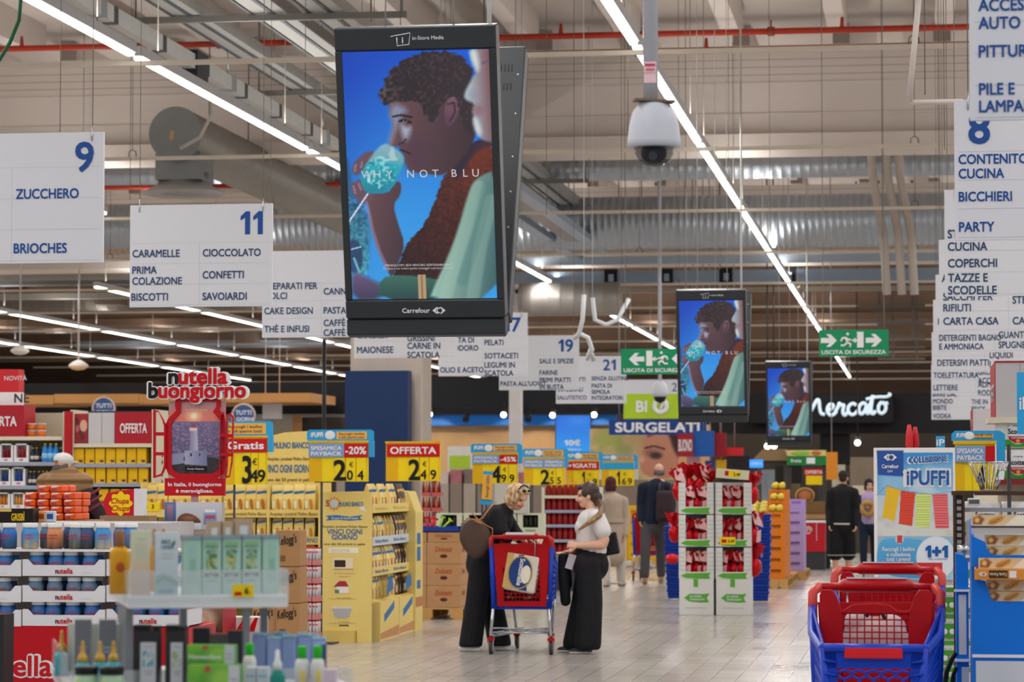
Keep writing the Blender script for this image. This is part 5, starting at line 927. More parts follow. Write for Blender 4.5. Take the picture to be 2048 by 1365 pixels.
for i, z in enumerate(zz):
    for j, px in enumerate([300, 322, 345, 367, 389, 411, 430, 455, 477, 499, 521, 552, 574, 596, 618]):
        if i > 1 and px < 540: continue
        n += 1; k = (0 if px > 540 else 1) if i < 2 else 2
        bag(k, 'yellow biscuit bag in the long display, %s shelf from the top, %s from left' % (ORD[i], ORD[j]), (X(px), YT+.05, z+.0005), random.uniform(-.12, .12), 1.1 if i == 0 else .95)
for j, px in enumerate((310, 335, 360, 385, 410, 430, 460, 485, 510, 560, 585, 610)):
    bag(2 if j % 2 else 0, 'yellow biscuit bag heaped behind in the top row, %s from left' % ORD[j], (X(px), YT+.25, zz[0]+.0005), random.uniform(-.3, .3), 1.15)
x, z, w, h = rect(281, 1005, 319, 1023, YT-.03); t = thing('price_tag', 'yellow price tag with a 3 at the left end of the biscuit display', 'price tag', (x, YT-.02, z)); m = MB(); m.box(-w/2, w/2, 0, .004, 0, h); m.build('card', YEL, t); m = MB().m(RED).box(-w*.42, -w*.15, -.002, 0, h*.25, h*.6).m(BLACK).text('3', w*.08, h*.3, h*.45, bold=.03); m.build('print', None, t)
x, z, w, h = rect(530, 862, 628, 972, 29.4); t = thing('header_sign', 'pale yellow header panel with blue words above the biscuit display', 'sign', (x, 29.4, z)); m = MB(); m.prism([(-w/2, 0), (w/2, 0), (w/2, h), (-w*.1, h*.97), (-w/2, h*.88)], 0, .03); m.build('panel', YS1, t)
m = MB().m(DEEPB).text('MULINO BIANCO', .02, h*.68, h*.11, al='c', bold=.04, w=w*.72).text('VINCI OGNI GIORNO', 0, h*.24, h*.14, al='c', bold=.035, w=w*1.0-.02); m.m(mat('#6a5530', .6)).text('Acquista i prodotti Mulino Bianco', 0, h*.46, h*.06, al='c', bold=.02, w=w*.9).text('uno dei 50 premi in palio', 0, h*.08, h*.06, al='c', bold=.02, w=w*.9); m.build('lettering', None, t)
m = MB(); m.cyl((-w*.3, .015, -z), (-w*.3, .015, 0), .02, n=8); m.build('post', YS2, t)
# snack display behind the standee: cartons seen between standee and biscuit display
# cardboard cartons, stacked, with black script word
CB = mat('#a87f56', .8, var=.1)
p = None
for c in range(2):
    for l in range(4):
        x, z, w, h = rect(553 if not c else 505, 1262-73, 598 if not c else 550, 1262, 22.5); zb = l*.3; lab = 'brown carton with black script word, %s from the floor, %s stack' % (ORD[l], ('right', 'left')[c])
        if c and l == 3: continue
        loc = (x, 22.5+.02*c, zb+.0005*l)
        if p: dup(p, loc, random.uniform(-.04, .04), lab); continue
        t = p = thing('carton', lab, 'box', loc, 0, 'brown script cartons in two stacks'); m = MB(); m.box(-.1, .1, 0, .3, 0, .296); m.build('carton', CB, t, bev=.004); m = MB().m(BLACK).text("Kellogg's", -.085, .17, .07, shear=.35, bold=.015, w=.165, rot=.18); m.m(mat('#7a5836', .8)).box(-.07, -.02, -.001, 0, .04, .09); m.build('print', None, t)
        m = MB(); m.box(-.02, .02, -.0015, .3, .2962, .297); m.build('tape', mat('#c8a070', .5), t)
# white and red drink multipacks between cartons and tower
p = None
for l in range(6):
    for c in range(3):
        a = at(604+c*13, 1262, 25.2); lab = 'white and red drink pack, %s layer from the floor, %s column' % (ORD[l], ('left', 'middle', 'right')[c]); loc = (a.x, 25.2, l*.165+.001*l)
        if p: dup(p, loc, 0, lab); continue
        t = p = thing('drink_pack', lab, 'pack', loc, 0, 'white and red drink packs'); m = MB(); m.box(-.027, .027, 0, .17, 0, .05); m.build('tray', mat('#c07a78', .6), t)
        for q in (-1, 1):
            for r in range(3): m = MB().m(mat('#d6d3d6', .4)); m.lathe([(0, .05), (.0132, .05), (.0132, .14), (.01, .15)], 10, (q*.0135, .02+r*.055, 0)); m.m(RED).lathe([(.01, .15), (.011, .152), (.011, .163), (0, .163)], 10, (q*.0135, .02+r*.055, 0)); m.ball((q*.0135, .008+r*.055, .12), (.008, .004, .012), 8, 5); m.build('bottle', None, t)
# ================================================================ pallet of brown cartons with toys on top
PW = mat('#c69a5e', .8, var=.15, scale=9)
def pallet(label, x, y, w, d, h=.14):
    t = thing('pallet', label, 'pallet', (x, y, 0)); pieces('top_board', PW, t, [MB().box(-w/2, w/2, d*k/5+.01, d*(k+.75)/5, h-.022, h) for k in range(5)])
    pieces('runner', PW, t, [MB().box(-w/2+q*(w-.1), -w/2+q*(w-.1)+.1, 0, d, 0, .02) for q in (0, .5, 1)])
    pieces('block', PW, t, [MB().box(-w/2+q*(w-.13), -w/2+q*(w-.13)+.13, (d-.1)*r, (d-.1)*r+.1, .02, h-.022) for q in (0, .5, 1) for r in (0, .5, 1)]); return t
f0 = flr(840, 1240); x1 = at(916, 1240, f0.y).x; pw = .82; px_ = x1-pw/2+.04; pallet('wooden pallet under the brown cartons, left of the black-dressed woman', px_, f0.y, pw, 1.2)
p = None
for l in range(4):
    for c in range(2):
        for r in range(3):
            loc = (px_-.2+.4*c, f0.y+.01+r*.4, .141+l*.251); lab = 'brown carton with red word, %s layer, %s row, %s column of the pallet' % (ORD[l], ORD[r], ('left', 'right')[c])
            if l == 3: loc = (loc[0], loc[1]+.02, loc[2]+.0)
            if p:
                o = dup(p, loc, 0, lab)
                if l == 3: o.scale = (.98, .98, .45)
                continue
            t = p = thing('carton', lab, 'box', loc, 0, 'brown cartons on the wooden pallet'); m = MB(); m.box(-.198, .198, 0, .396, 0, .249); m.build('carton', mat('#b98e66', .8, var=.12), t, bev=.004); m = MB().m(mat('#b8603a', .7)).text('Dolcetti', 0, .14, .06, al='c', shear=.3, bold=.03, w=.2).m(mat('#5a2a2a', .7)).ball((0, -.001, .09), (.045, .002, .022), 12, 6); m.build('print', None, t)
            m = MB(Matrix.Rotation(math.pi/2, 4, 'Z')).m(mat('#b8603a', .7)).text('Dolcetti', .2, .14, .06, y=-.2, al='c', shear=.3, bold=.03, w=.2); m.build('side_print', None, t)
zt4 = .141+3*.251+.125; t = thing('blue_tray', 'shallow dark blue tray on top of the brown cartons', 'tray', (px_, f0.y+.02, zt4)); m = MB(); m.box(-.39, .39, 0, .8, 0, .01); m.box(-.39, .39, 0, .012, .01, .05); m.box(-.39, .39, .788, .8, .01, .05); m.box(-.39, -.378, 0, .8, .01, .05); m.box(.378, .39, 0, .8, .01, .05); m.build('tray', mat('#1c3f9a', .4), t)
for i, (px, c, n, tilt) in enumerate(((856, '#c01c28', 'red', .5), (866, '#d03038', 'bright red', -.4), (878, '#a8d030', 'lime green', .75), (872, '#90c028', 'dark lime', .2), (848, '#b01828', 'deep red', -.2))):
    a = at(px, 1070, f0.y); t = thing('toy_spade', '%s plastic beach toy in the blue tray, %s from left' % (n, ORD[(1, 2, 4, 3, 0)[i]]), 'toy', (a.x, f0.y+.1+.05*i, zt4+.03)); M = Matrix.Rotation(tilt, 4, 'Y') @ Matrix.Rotation(-.5, 4, 'X')
    m = MB(M); m.cyl((0, 0, .0), (0, 0, .14), .012, n=8); m.tube([(-.03, 0, .15), (.03, 0, .15)], .012, 6); m.build('handle', mat(c, .35), t); m = MB(M); m.prism([(-.04, .0), (.04, 0), (.045, -.06), (0, -.09), (-.045, -.06)], -.008, .008); m.build('blade', mat(c, .35), t)
# ================================================================ pale wine cartons behind the two women
WC = mat('#c9ceb8', .6, var=.06); p = None; n = 0
for l in range(4):
    for c in range(4):
        x, z, w, h = rect(872+c*54, 1080-38, 924+c*54, 1080, 35.6); zb = .141+l*.262; n += 1; lab = 'pale wine carton with dark window, %s layer up, %s from left behind the women' % (ORD[l], ORD[c])
        loc = (x, 35.6+random.uniform(0, .05), zb)
        if p: dup(p, loc, 0, lab); continue
        t = p = thing('wine_carton', lab, 'box', loc, 0, 'pale wine cartons'); w, h = .335, .26; m = MB().m(WC); m.box(-w/2, w/2, .0, .25, 0, h*.3); m.box(-w/2, -w*.3, 0, .25, h*.3, h); m.box(w*.3, w/2, 0, .25, h*.3, h); m.box(-w*.3, w*.3, 0, .25, h*.92, h); m.m(BLACK).box(-w*.3, w*.3, .1, .11, h*.3, h*.92); m.build('carton', None, t)
        for q in (-1, 0, 1): m = MB(); m.lathe([(0, h*.3), (.03, h*.3), (.03, h*.62), (.012, h*.78), (.012, h*.9), (0, h*.9)], 10, (q*.062, .06, 0)); m.build('bottle', mat('#1d221a', .2), t)
        m = MB(); m.box(-w*.2, w*.2, -.002, 0, h*.1, h*.2); m.build('print', mat('#8f987c', .6), t)
pallet('wooden pallet under the pale wine cartons', at(953, 1080, 35.6).x, 35.55, 1.5, .9)
x, z, w, h = rect(975, 968, 1042, 1010, 35.0); m = MB(); m.box(x-w/2, x+w/2, 35.62, 35.8, .141+4*.262+.001, z+h); prop(m.build('carton', mat('#c0bdb6', .7)), 'plain grey-white carton on top behind the blonde woman', 'box')
x, z, w, h = rect(961, 943, 983, 1010, 33.0); t = thing('hanging_flag', 'narrow orange flag sign with blue top tilted in front of the wine cartons', 'sign', (x, 33.0, z)); M = Matrix.Rotation(.06, 4, 'Y'); m = MB(M).m(ORA).box(-w*.45, w*.45, 0, .01, .05, h*.9).m(SKY).box(-w*.45, w*.45, 0, .012, h*.9, h).box(-w*.6, w*.6, 0, .012, 0, .06); m.build('flag', None, t); m = MB(M @ Matrix.Rotation(-math.pi/2, 4, 'Y')).m(mat('#6a4a50', .5)).text('Raccogli i bollini', .09, -.02, .035, y=-.002, bold=.02, w=h*.65); m.build('lettering', None, t); m = MB(); m.cyl((0, .015, -z), (0, .015, .1), .012, n=6); m.build('pole', POLE, t)
# drink crates far left of the cartons
p = None
for l in range(5):
    for c in range(2):
        a = at(852+c*20, 1040, 36.5); loc = (a.x, 36.5, .6+l*.2); lab = 'shrink-wrapped red drink pack, %s layer, %s column beside the wine cartons' % (ORD[l], ('left', 'right')[c])
        if p: dup(p, loc, 0, lab); continue
        t = p = thing('drink_pack', lab, 'pack', loc, 0, 'red drink packs beside wine cartons'); m = MB(); m.box(-.06, .06, 0, .2, 0, .05); m.build('tray', mat('#c05a5a', .5), t)
        for q in range(3): m = MB(); m.lathe([(0, .05), (.019, .05), (.019, .12), (.01, .16), (.011, .19), (0, .19)], 8, (-.04+q*.04, .03, 0)); m.build('bottle', mat(('#8a1c28', '#c07038', '#7a2030')[q], .3), t)
m = MB(); a = at(842, 1040, 36.5); b = at(884, 1040, 36.5); m.box(a.x, b.x, 36.45, 37, 0, .599); prop(m.build('display_plinth', mat('#6f5a48', .8)), 'brown plinth under the red drink packs', 'plinth')
# ================================================================ shelf of red jars
t, w, zs, xc = gondola('shelving_unit', 'dark shelving with rows of red sauce jars behind the woman in white', 1086, 1196, (992, 1021, 1050, 1080, 1112), 975, 40.5, .5, mat('#5a5a68', .7))
p = None
for s in range(5):
    for i in range(9):
        c = (s*2+i) % 3; lab = 'red sauce jar, %s shelf from the top, %s from left' % (ORD[s], ORD[i]); loc = (xc-w/2+.07+i*(w-.14)/8, 40.58, zs[s]+.0005)
        if p: dup(p, loc, 0, lab); continue
        t = p = thing('sauce_jar', lab, 'jar', loc, 0, 'red sauce jars on the dark shelves'); m = MB(); m.lathe([(0, 0), (.038, 0), (.04, .01), (.04, .12), (.03, .14), (0, .14)], 12); m.build('glass', mat('#8c1a1c', .3, var=.2), t); m = MB(); m.lathe([(0, .14), (.033, .14), (.033, .16), (0, .16)], 12); m.build('lid', mat('#a8242c', .4), t)
for i in range(7):
    a = at(1098+i*14, 985, 40.5); t = thing('yellow_bottle', 'yellow oil bottle on top of the red jar shelves, %s from left' % ORD[i], 'bottle', (a.x, 40.6, zs[0]+.165), 0, 'yellow bottles above the red jars') if False else None
for i in range(7):
    a = at(1096+i*13, 985, 40.5); lab = 'yellow bottle behind the top row of red jars, %s from left' % ORD[i]
    if i == 0: py = bottle('oil_bottle', lab, 'bottle', (a.x, 40.75, zs[0]+.0005), [(0, 0), (.04, 0), (.042, .01), (.042, .15), (.015, .2), (.015, .22)], mat('#e0b020', .3), YEL, .02, 'yellow bottles above the red jars')
    else: dup(py, (a.x, 40.75, zs[0]+.0005), 0, lab)
# yellow carton pallet behind the beige woman
p = None; f1 = flr(1285, 1135)
pallet('wooden pallet under the yellow cartons behind the woman in beige', at(1270, 1135, f1.y).x, f1.y, .9, 1.0)
for l in range(5):
    for c in range(3):
        loc = (at(1270, 1135, f1.y).x-.28+.28*c, f1.y+.05, .141+l*.2); lab = 'yellow carton, %s layer, %s column behind the woman in beige' % (ORD[l], ORD[c])
        if p: dup(p, loc, 0, lab); continue
        t = p = thing('yellow_carton', lab, 'box', loc, 0, 'yellow cartons on a pallet'); m = MB(); m.box(-.138, .138, 0, .4, 0, .198); m.build('carton', mat('#d9a818', .6), t, bev=.004); m = MB(); m.box(-.08, .08, -.002, 0, .06, .12); m.build('print', mat('#a87a18', .6), t)
# ================================================================ people
from mathutils import noise as NZ
class Blob:
    """closed shapes fused into one continuous skin"""
    def __init__(s): s.b = MB()
    def cap(s, p0, p1, r0, r1=None, n=14):
        r1 = r0 if r1 is None else r1; p0 = Vector(p0); p1 = Vector(p1); d = p1-p0
        if d.length < 1e-5: return s.ball(p0, r0)
        q = d.to_track_quat('Z', 'Y').to_matrix(); L = d.length; R = []; k = 5
        for i in range(1, k): a = -math.pi/2+math.pi/2*i/k; R.append((r0*math.cos(a), r0*math.sin(a)))
        R.append((r0, 0)); R.append((r1, L))
        for i in range(1, k): a = math.pi/2*i/k; R.append((r1*math.cos(a), L+r1*math.sin(a)))
        v = [p0+q @ Vector((0, 0, -r0))]+[p0+q @ Vector((r*math.cos(2*math.pi*j/n), r*math.sin(2*math.pi*j/n), z)) for r, z in R for j in range(n)]+[p0+q @ Vector((0, 0, L+r1))]
        N = len(R); f = [(0, 1+(j+1) % n, 1+j) for j in range(n)]+[(1+i*n+j, 1+i*n+(j+1) % n, 1+(i+1)*n+(j+1) % n, 1+(i+1)*n+j) for i in range(N-1) for j in range(n)]+[(1+(N-1)*n+j, 1+(N-1)*n+(j+1) % n, len(v)-1) for j in range(n)]
        s.b.add(v, f); return s
    def chain(s, pts, rs):
        for i in range(len(pts)-1): s.cap(pts[i], pts[i+1], rs[i], rs[i+1])
        return s
    def ball(s, c, r, M=None):
        m = MB(M); m.ball(c, r, 16, 10); s.b.add(m.v, m.f); return s
    def build(s, name, parent, mt, vox=.008, it=6, col=None, extra=None):
        o = s.b.build('tmp'); r = o.modifiers.new('r', 'REMESH'); r.mode = 'VOXEL'; r.voxel_size = vox; r.use_smooth_shade = True
        k = o.modifiers.new('s', 'SMOOTH'); k.factor = .5; k.iterations = it
        bpy.context.view_layer.update(); me = bpy.data.meshes.new_from_object(o.evaluated_get(bpy.context.evaluated_depsgraph_get()))
        old = o.data; bpy.data.objects.remove(o); bpy.data.meshes.remove(old); me.name = name; me.materials.clear(); me.materials.append(mt)
        me.polygons.foreach_set('use_smooth', [True]*len(me.polygons)); me.polygons.foreach_set('material_index', [0]*len(me.polygons))
        n = bpy.data.objects.new(name, me); COL.objects.link(n); n.parent = parent
        if col: tint(n, col)
        return n
def frame(c, yaw, pitch=0, roll=0): return Matrix.Translation(Vector(c)) @ Matrix.Rotation(yaw, 4, 'Z') @ Matrix.Rotation(pitch, 4, 'X') @ Matrix.Rotation(roll, 4, 'Y')
def head_elems(b, c, H, k=1):
    """head facing local -y"""
    for q, r in (((0, .012, .03), (.074, .092, .088)), ((0, -.02, -.03), (.06, .068, .08)), ((0, -.04, -.08), (.04, .045, .035)), ((0, -.082, -.056), (.023, .012, .014)), ((.074, .012, -.012), (.012, .022, .032)), ((-.074, .012, -.012), (.012, .022, .032)), ((0, -.068, .025), (.05, .025, .02)), ((.036, -.066, -.035), (.022, .02, .022)), ((-.036, -.066, -.035), (.022, .02, .022))):
        b.ball(tuple(v*k for v in q), tuple(v*k for v in r), H)
    b.cap(H @ (Vector((0, -.086, .005))*k), H @ (Vector((0, -.106, -.032))*k), .009*k, .015*k)
def hand(b, w, d, nrm, curl=.5, side=1, k=1):
    """palm, four unequal bent fingers and a thumb from the side of the palm"""
    d = Vector(d).normalized(); n = Vector(nrm); n = (n-d*n.dot(d)).normalized(); t = d.cross(n)*side; w = Vector(w)
    for q in (-1, 0, 1): b.cap(w+t*.018*q*.6*k, w+d*.08*k+t*.026*q*k, .016*k, .013*k)
    for i, (q, L) in enumerate(((-1.15, .062), (-.4, .072), (.35, .076), (1.1, .066))):
        a = w+d*.082*k+t*.025*q*k; f1 = (d*math.cos(curl)+n*math.sin(curl)+t*.07*q).normalized(); f2 = (d*math.cos(curl*2.1)+n*math.sin(curl*2.1)).normalized()
        m_ = a+f1*L*.52*k; b.cap(a, m_, .0095*k, .0088*k); b.cap(m_, m_+f2*L*.48*k, .0088*k, .0075*k)
    a = w+d*.022*k+t*.026*k; m_ = a+(d*.6+t*.7+n*.35).normalized()*.042*k; b.cap(a, m_, .013*k, .0105*k); b.cap(m_, m_+(d*.85+t*.25+n*.4).normalized()*.034*k, .0105*k, .0085*k)
def paint(H, skin, lips='#a0524c', brow='#4a3428', eye='#2a2220', k=1):
    I = H.inverted(); s = lin_s(skin)
    def fn(v):
        p = (I @ v)/k; x = abs(p.x); c = s
        if p.y < -.03 and abs(p.z) < .12:
            if ((x-.032)/.014)**2+((p.z-.002)/.0075)**2 < 1: c = lin_s(eye)
            elif ((x-.034)/.02)**2+((p.z-.021-.0*x)/.005)**2 < 1: c = [a*.5+b_*.5 for a, b_ in zip(s, lin_s(brow))]
            elif (x/.024)**2+((p.z+.058)/.0095)**2 < 1 and p.y < -.07: c = lin_s(lips)
        return c
    return fn
def person(label, foot, Y, s=None):
    """returns root and a function photo-pixel (+depth offset) -> local point"""
    a = at(foot[0], foot[1], Y); t = thing('person', label, 'person', (a.x, Y, 0))
    def J(px, py, dy=0): b = at(px, py, Y+dy); return Vector((b.x-a.x, dy, b.z))
    return t, J
def legs(b, J, L, rs):
    for pts in L: b.chain(pts, rs)
def shoe(name, parent, heel, toe, mt, sole=None, h=.07, r=.042):
    b = Blob(); heel = Vector(heel); toe = Vector(toe); d = (toe-heel); b.cap(heel+Vector((0, 0, .036)), heel+d*.55+Vector((0, 0, .034)), r*.9, r); b.cap(heel+d*.5+Vector((0, 0, .03)), toe+Vector((0, 0, .024)), r*.95, r*.62); b.cap(heel+Vector((0, 0, .036)), heel+Vector((0, 0, .036))+d*.12+Vector((0, 0, h-.02)), r*.85, r*.8)
    z0 = min(heel.z, toe.z); b.b.v = [(x, y, max(z, min(heel.z, toe.z)*0+0.0005 if heel.z < .02 else z)) for x, y, z in b.b.v]
    sk = lin_s(sole or '#e8e6e2'); up = lin_s(mt); return b.build(name, parent, SKIN, .007, 4, lambda v: sk if v.z < .02 else up)

# ---- blonde woman in black, bending over the trolley
t, J = person('blonde woman in loose black clothes bending over the shopping trolley, brown bag on her shoulder', (970, 1304), 26.2)
hd = J(1034, 996, -.02); H = frame(hd, math.radians(62), math.radians(26)); SK1 = '#d8a486'
b = Blob(); head_elems(b, hd, H, .97); nk = J(1014, 1020); b.cap(nk, hd+Vector((-.01, .0, -.02)), .052, .05)
pel = J(966, 1118); ch = J(992, 1040); b.chain([pel, J(978, 1080), ch, nk], [.125, .12, .125, .06])
shn, shf = J(994, 1032, -.15), J(1008, 1032, .15)
b.chain([shn, J(1003, 1070, -.2), J(1030, 1078, -.14)], [.05, .04, .03]); hand(b, J(1032, 1078, -.13), (1, .1, -.05), (0, 0, -1), .9, 1)
b.chain([shf, J(1030, 1070, .2), J(1056, 1078, .12)], [.05, .04, .03]); hand(b, J(1057, 1078, .12), (1, -.2, -.05), (0, 0, -1), .9, -1)
for sx, kn, an in ((-.08, J(955, 1205, -.1), J(944, 1292, -.1)), (.09, J(985, 1205, .1), J(998, 1290, .1))): b.chain([pel+Vector((0, sx, -.03)), kn, an], [.085, .06, .042])
b.build('body', t, SKIN, .0075, 5, paint(H, SK1, brow='#8a6a50'))
b = Blob(); 
for q, r in (((0, .03, .04), (.088, .1, .092)), ((.055, .03, -.035), (.035, .07, .06)), ((-.055, .03, -.035), (.035, .07, .06)), ((0, .085, -.03), (.065, .035, .07)), ((.04, -.045, .09), (.05, .045, .03)), ((-.05, -.03, .085), (.05, .055, .035)), ((-.078, -.03, .02), (.02, .04, .06)), ((.075, -.02, .02), (.02, .04, .05))): b.ball(q, r, H)
o = b.build('hair', t, SKIN, .007, 3, lambda v: [p+(q-p)*max(0, min(1, .5+1.3*NZ.noise((v.x*40, v.y*60, v.z*18)))) for p, q in zip(lin_s('#9a7a54'), lin_s('#e0c094'))])
m = MB(H); m.tube([(.092*math.sin(a), -.055+.03*math.cos(a*1.0), .075+.065*math.cos(a)) for a in [-1.5+.25*i for i in range(13)]], .008, 6); m.ball((.04, -.075, .105), (.03, .012, .016), 10, 6); m.ball((-.04, -.075, .105), (.03, .012, .016), 10, 6); m.build('sunglasses', BLACK, t)
BLK = mat('#15151a', .75, var=.2, scale=12, bump=.3)
b = Blob(); b.chain([J(970, 1100), J(980, 1075), J(994, 1042), J(1010, 1024)], [.155, .15, .155, .085]); b.cap(shn, shf, .085, .085); b.chain([shn, J(1001, 1064, -.2), J(1014, 1076, -.17)], [.085, .075, .06]); b.chain([shf, J(1026, 1062, .2), J(1040, 1076, .16)], [.08, .07, .06]); b.build('top', t, BLK, .011, 4)
b = Blob(); b.chain([J(968, 1105), J(966, 1130)], [.155, .165])
for sx, kn, an in ((-.085, J(953, 1205, -.1), J(941, 1291, -.1)), (.09, J(984, 1205, .1), J(999, 1288, .1))): b.chain([pel+Vector((0, sx, -.05)), kn, an], [.115, .105, .112])
b.b.v = [(x, y, max(z, .045)) for x, y, z in b.b.v]; b.build('trousers', t, BLK, .011, 4)
shoe('shoe', t, (J(928, 1304).x, -.1, 0), (J(961, 1304).x, -.12, 0), '#dcdad8'); shoe('shoe', t, (J(990, 1304).x, .1, 0), (J(1024, 1304).x, .09, 0), '#dcdad8')
# shoulder bag (carried: a thing of its own)
a = at(950, 1123, 25.85); tb = thing('shoulder_bag', 'large brown patterned shoulder bag with tan straps on the blonde woman', 'bag', a); BG = mat('#4f3c33', .55, var=.25, scale=60); TAN = mat('#a8744a', .5)
def Q(px, py, dy=0): q = at(px, py, 25.85+dy); return Vector((q.x-a.x, dy, q.z-a.z))
out = [(943, 1024), (985, 1056), (983, 1100), (958, 1124), (935, 1112), (908, 1070)]; n = 6
m = MB(); ctr = Q(948, 1078); v = [Q(*q, -.03) for q in out]+[Q(*q, .03) for q in out]+[ctr+(Q(*q)-ctr)*.82+Vector((0, -.085, 0)) for q in out]+[ctr+(Q(*q)-ctr)*.82+Vector((0, .085, 0)) for q in out]
f = [(2*n+(i+1) % n, 2*n+i, i, (i+1) % n) for i in range(n)]+[((i+1) % n, i, n+i, n+(i+1) % n) for i in range(n)]+[(n+(i+1) % n, n+i, 3*n+i, 3*n+(i+1) % n) for i in range(n)]+[tuple(2*n+i for i in range(n)), tuple(3*n+i for i in reversed(range(n)))]
m.add(v, f, True); o = m.build('bag_body', BG, tb); sb = o.modifiers.new('s', 'SUBSURF'); sb.levels = 2; sb.render_levels = 2
pieces('strap', TAN, tb, [MB().tube([Q(922, 1050, -.06), Q(936, 1037, -.08), Q(948, 1040, -.09), Q(958, 1044, -.1)], .007, 6), MB().tube([Q(953, 1043, -.1), Q(965, 1037, -.1), Q(980, 1016, -.1), Q(992, 1004, .0)], .009, 6), MB().tube([Q(943, 1025, 0), Q(962, 1046, -.05), Q(985, 1058, -.02), Q(984, 1075, -.04)], .006, 6)])
m = MB(); m.cbox(Q(957, 1043, -.105), (.07, .008, .03), 0, 0, .4); m.build('strap_tab', TAN, tb)

# ---- woman in white tee and black trousers
t, J = person('dark-haired woman in white tee and wide black trousers talking beside the shopping trolley', (1165, 1310), 26.0)
hd = J(1174, 992, 0); H = frame(hd, math.radians(-82), math.radians(6)); SK2 = '#dcab90'
b = Blob(); head_elems(b, hd, H, .95); nk = J(1183, 1023); b.cap(nk, hd+Vector((.015, 0, -.03)), .048, .046)
pel = J(1178, 1118); b.chain([pel, J(1180, 1075), J(1184, 1042), nk], [.12, .105, .11, .055]); shn, shf = J(1194, 1036, -.15), J(1180, 1036, .15)
b.cap(shn, shf, .05); b.chain([shn, J(1209, 1080, -.18), J(1205, 1090, -.18), J(1160, 1092, -.16)], [.058, .046, .047, .03]); hand(b, J(1156, 1091, -.16), (-1, .1, .08), (0, 1, -.4), .9, 1)
b.chain([shf, J(1190, 1082, .2), J(1146, 1100, .02)], [.055, .045, .03]); hand(b, J(1143, 1102, 0), (-1, -.1, -.28), (0, -.2, 1), .18, -1)
LG = ((-.09, J(1180, 1205, -.1), J(1176, 1292, -.12)), (.09, J(1168, 1205, .1), J(1152, 1292, .1)))
for sx, kn, an in LG: b.chain([pel+Vector((0, sx, -.04)), kn, an], [.09, .062, .042])
b.build('body', t, SKIN, .0075, 5, paint(H, SK2, brow='#3a2820'))
HB = '#3a2a22'; b = Blob()
for q, r in (((0, .03, .045), (.08, .094, .085)), ((0, .06, -.01), (.072, .055, .07)), ((.06, .005, .03), (.022, .06, .05)), ((-.06, .005, .03), (.022, .06, .05)), ((0, -.05, .085), (.05, .04, .03))): b.ball(q, r, H)
b.chain([H @ Vector((0, .1, -.02)), J(1197, 1004, 0), J(1205, 1016, -.08), J(1198, 1032, -.22), J(1178, 1046, -.25), J(1158, 1060, -.22)], [.045, .036, .036, .03, .026, .012])
top = hd.z; c1, c2 = lin_s(HB), lin_s('#b08a5c'); b.build('hair', t, SKIN, .007, 3, lambda v: [p+(q-p)*max(0, min(1, (top-.02-v.z)*6))*(.75+.5*NZ.noise((v.x*45, v.y*45, v.z*30))) for p, q in zip(c1, c2)])
TEE = mat('#d6d3d2', .75, var=.05, bump=.2); b = Blob(); b.chain([J(1183, 1100), J(1181, 1075), J(1182, 1046), J(1185, 1032)], [.145, .135, .135, .085]); b.ball(J(1160, 1056, -.0), (.05, .12, .075)); b.cap(shn, shf, .078); b.chain([shn, J(1206, 1062, -.175)], [.08, .078]); b.chain([shf, J(1184, 1062, .19)], [.075, .07]); b.build('tee_shirt', t, TEE, .01, 3)
b = Blob(); b.chain([J(1181, 1108), J(1182, 1130)], [.148, .172])
for sx, kn, an in LG: b.chain([pel+Vector((0, sx, -.06)), kn, an+Vector((0, 0, .02))], [.128, .12, .125])
b.b.v = [(x, y, max(z, .04)) for x, y, z in b.b.v]; b.build('trousers', t, BLK, .011, 4)
for hx, tx, y in ((1180, 1146, -.12), (1150, 1117, .1)):
    shoe('shoe', t, (J(hx, 1310).x, y, 0), (J(tx, 1310).x, y-.01, 0), '#1a1a1e', '#e8e6e4')
a = at(1228, 1114, 26.1); tb = thing('handbag', 'small black quilted handbag behind the hip of the woman in white', 'bag', a); bw = .14; m = MB(); m.add([(-.1,-.05,.0),(.06,-.05,.03),(.06,.05,.03),(-.1,.05,0),(-.08,-.04,.2),(.02,-.04,.24),(.02,.04,.24),(-.08,.04,.2)], [(3,2,1,0),(4,5,6,7),(0,1,5,4),(1,2,6,5),(2,3,7,6),(3,0,4,7)]); m.build('bag_body', mat('#131318', .35, bump=.8, scale=40), tb, bev=.02, seg=3); m = MB(); m.tube([(-.07, 0, .2), (-.12, -.06, .3), (-.17, -.1, .39)], .007, 5); m.build('strap', BLACK, tb)

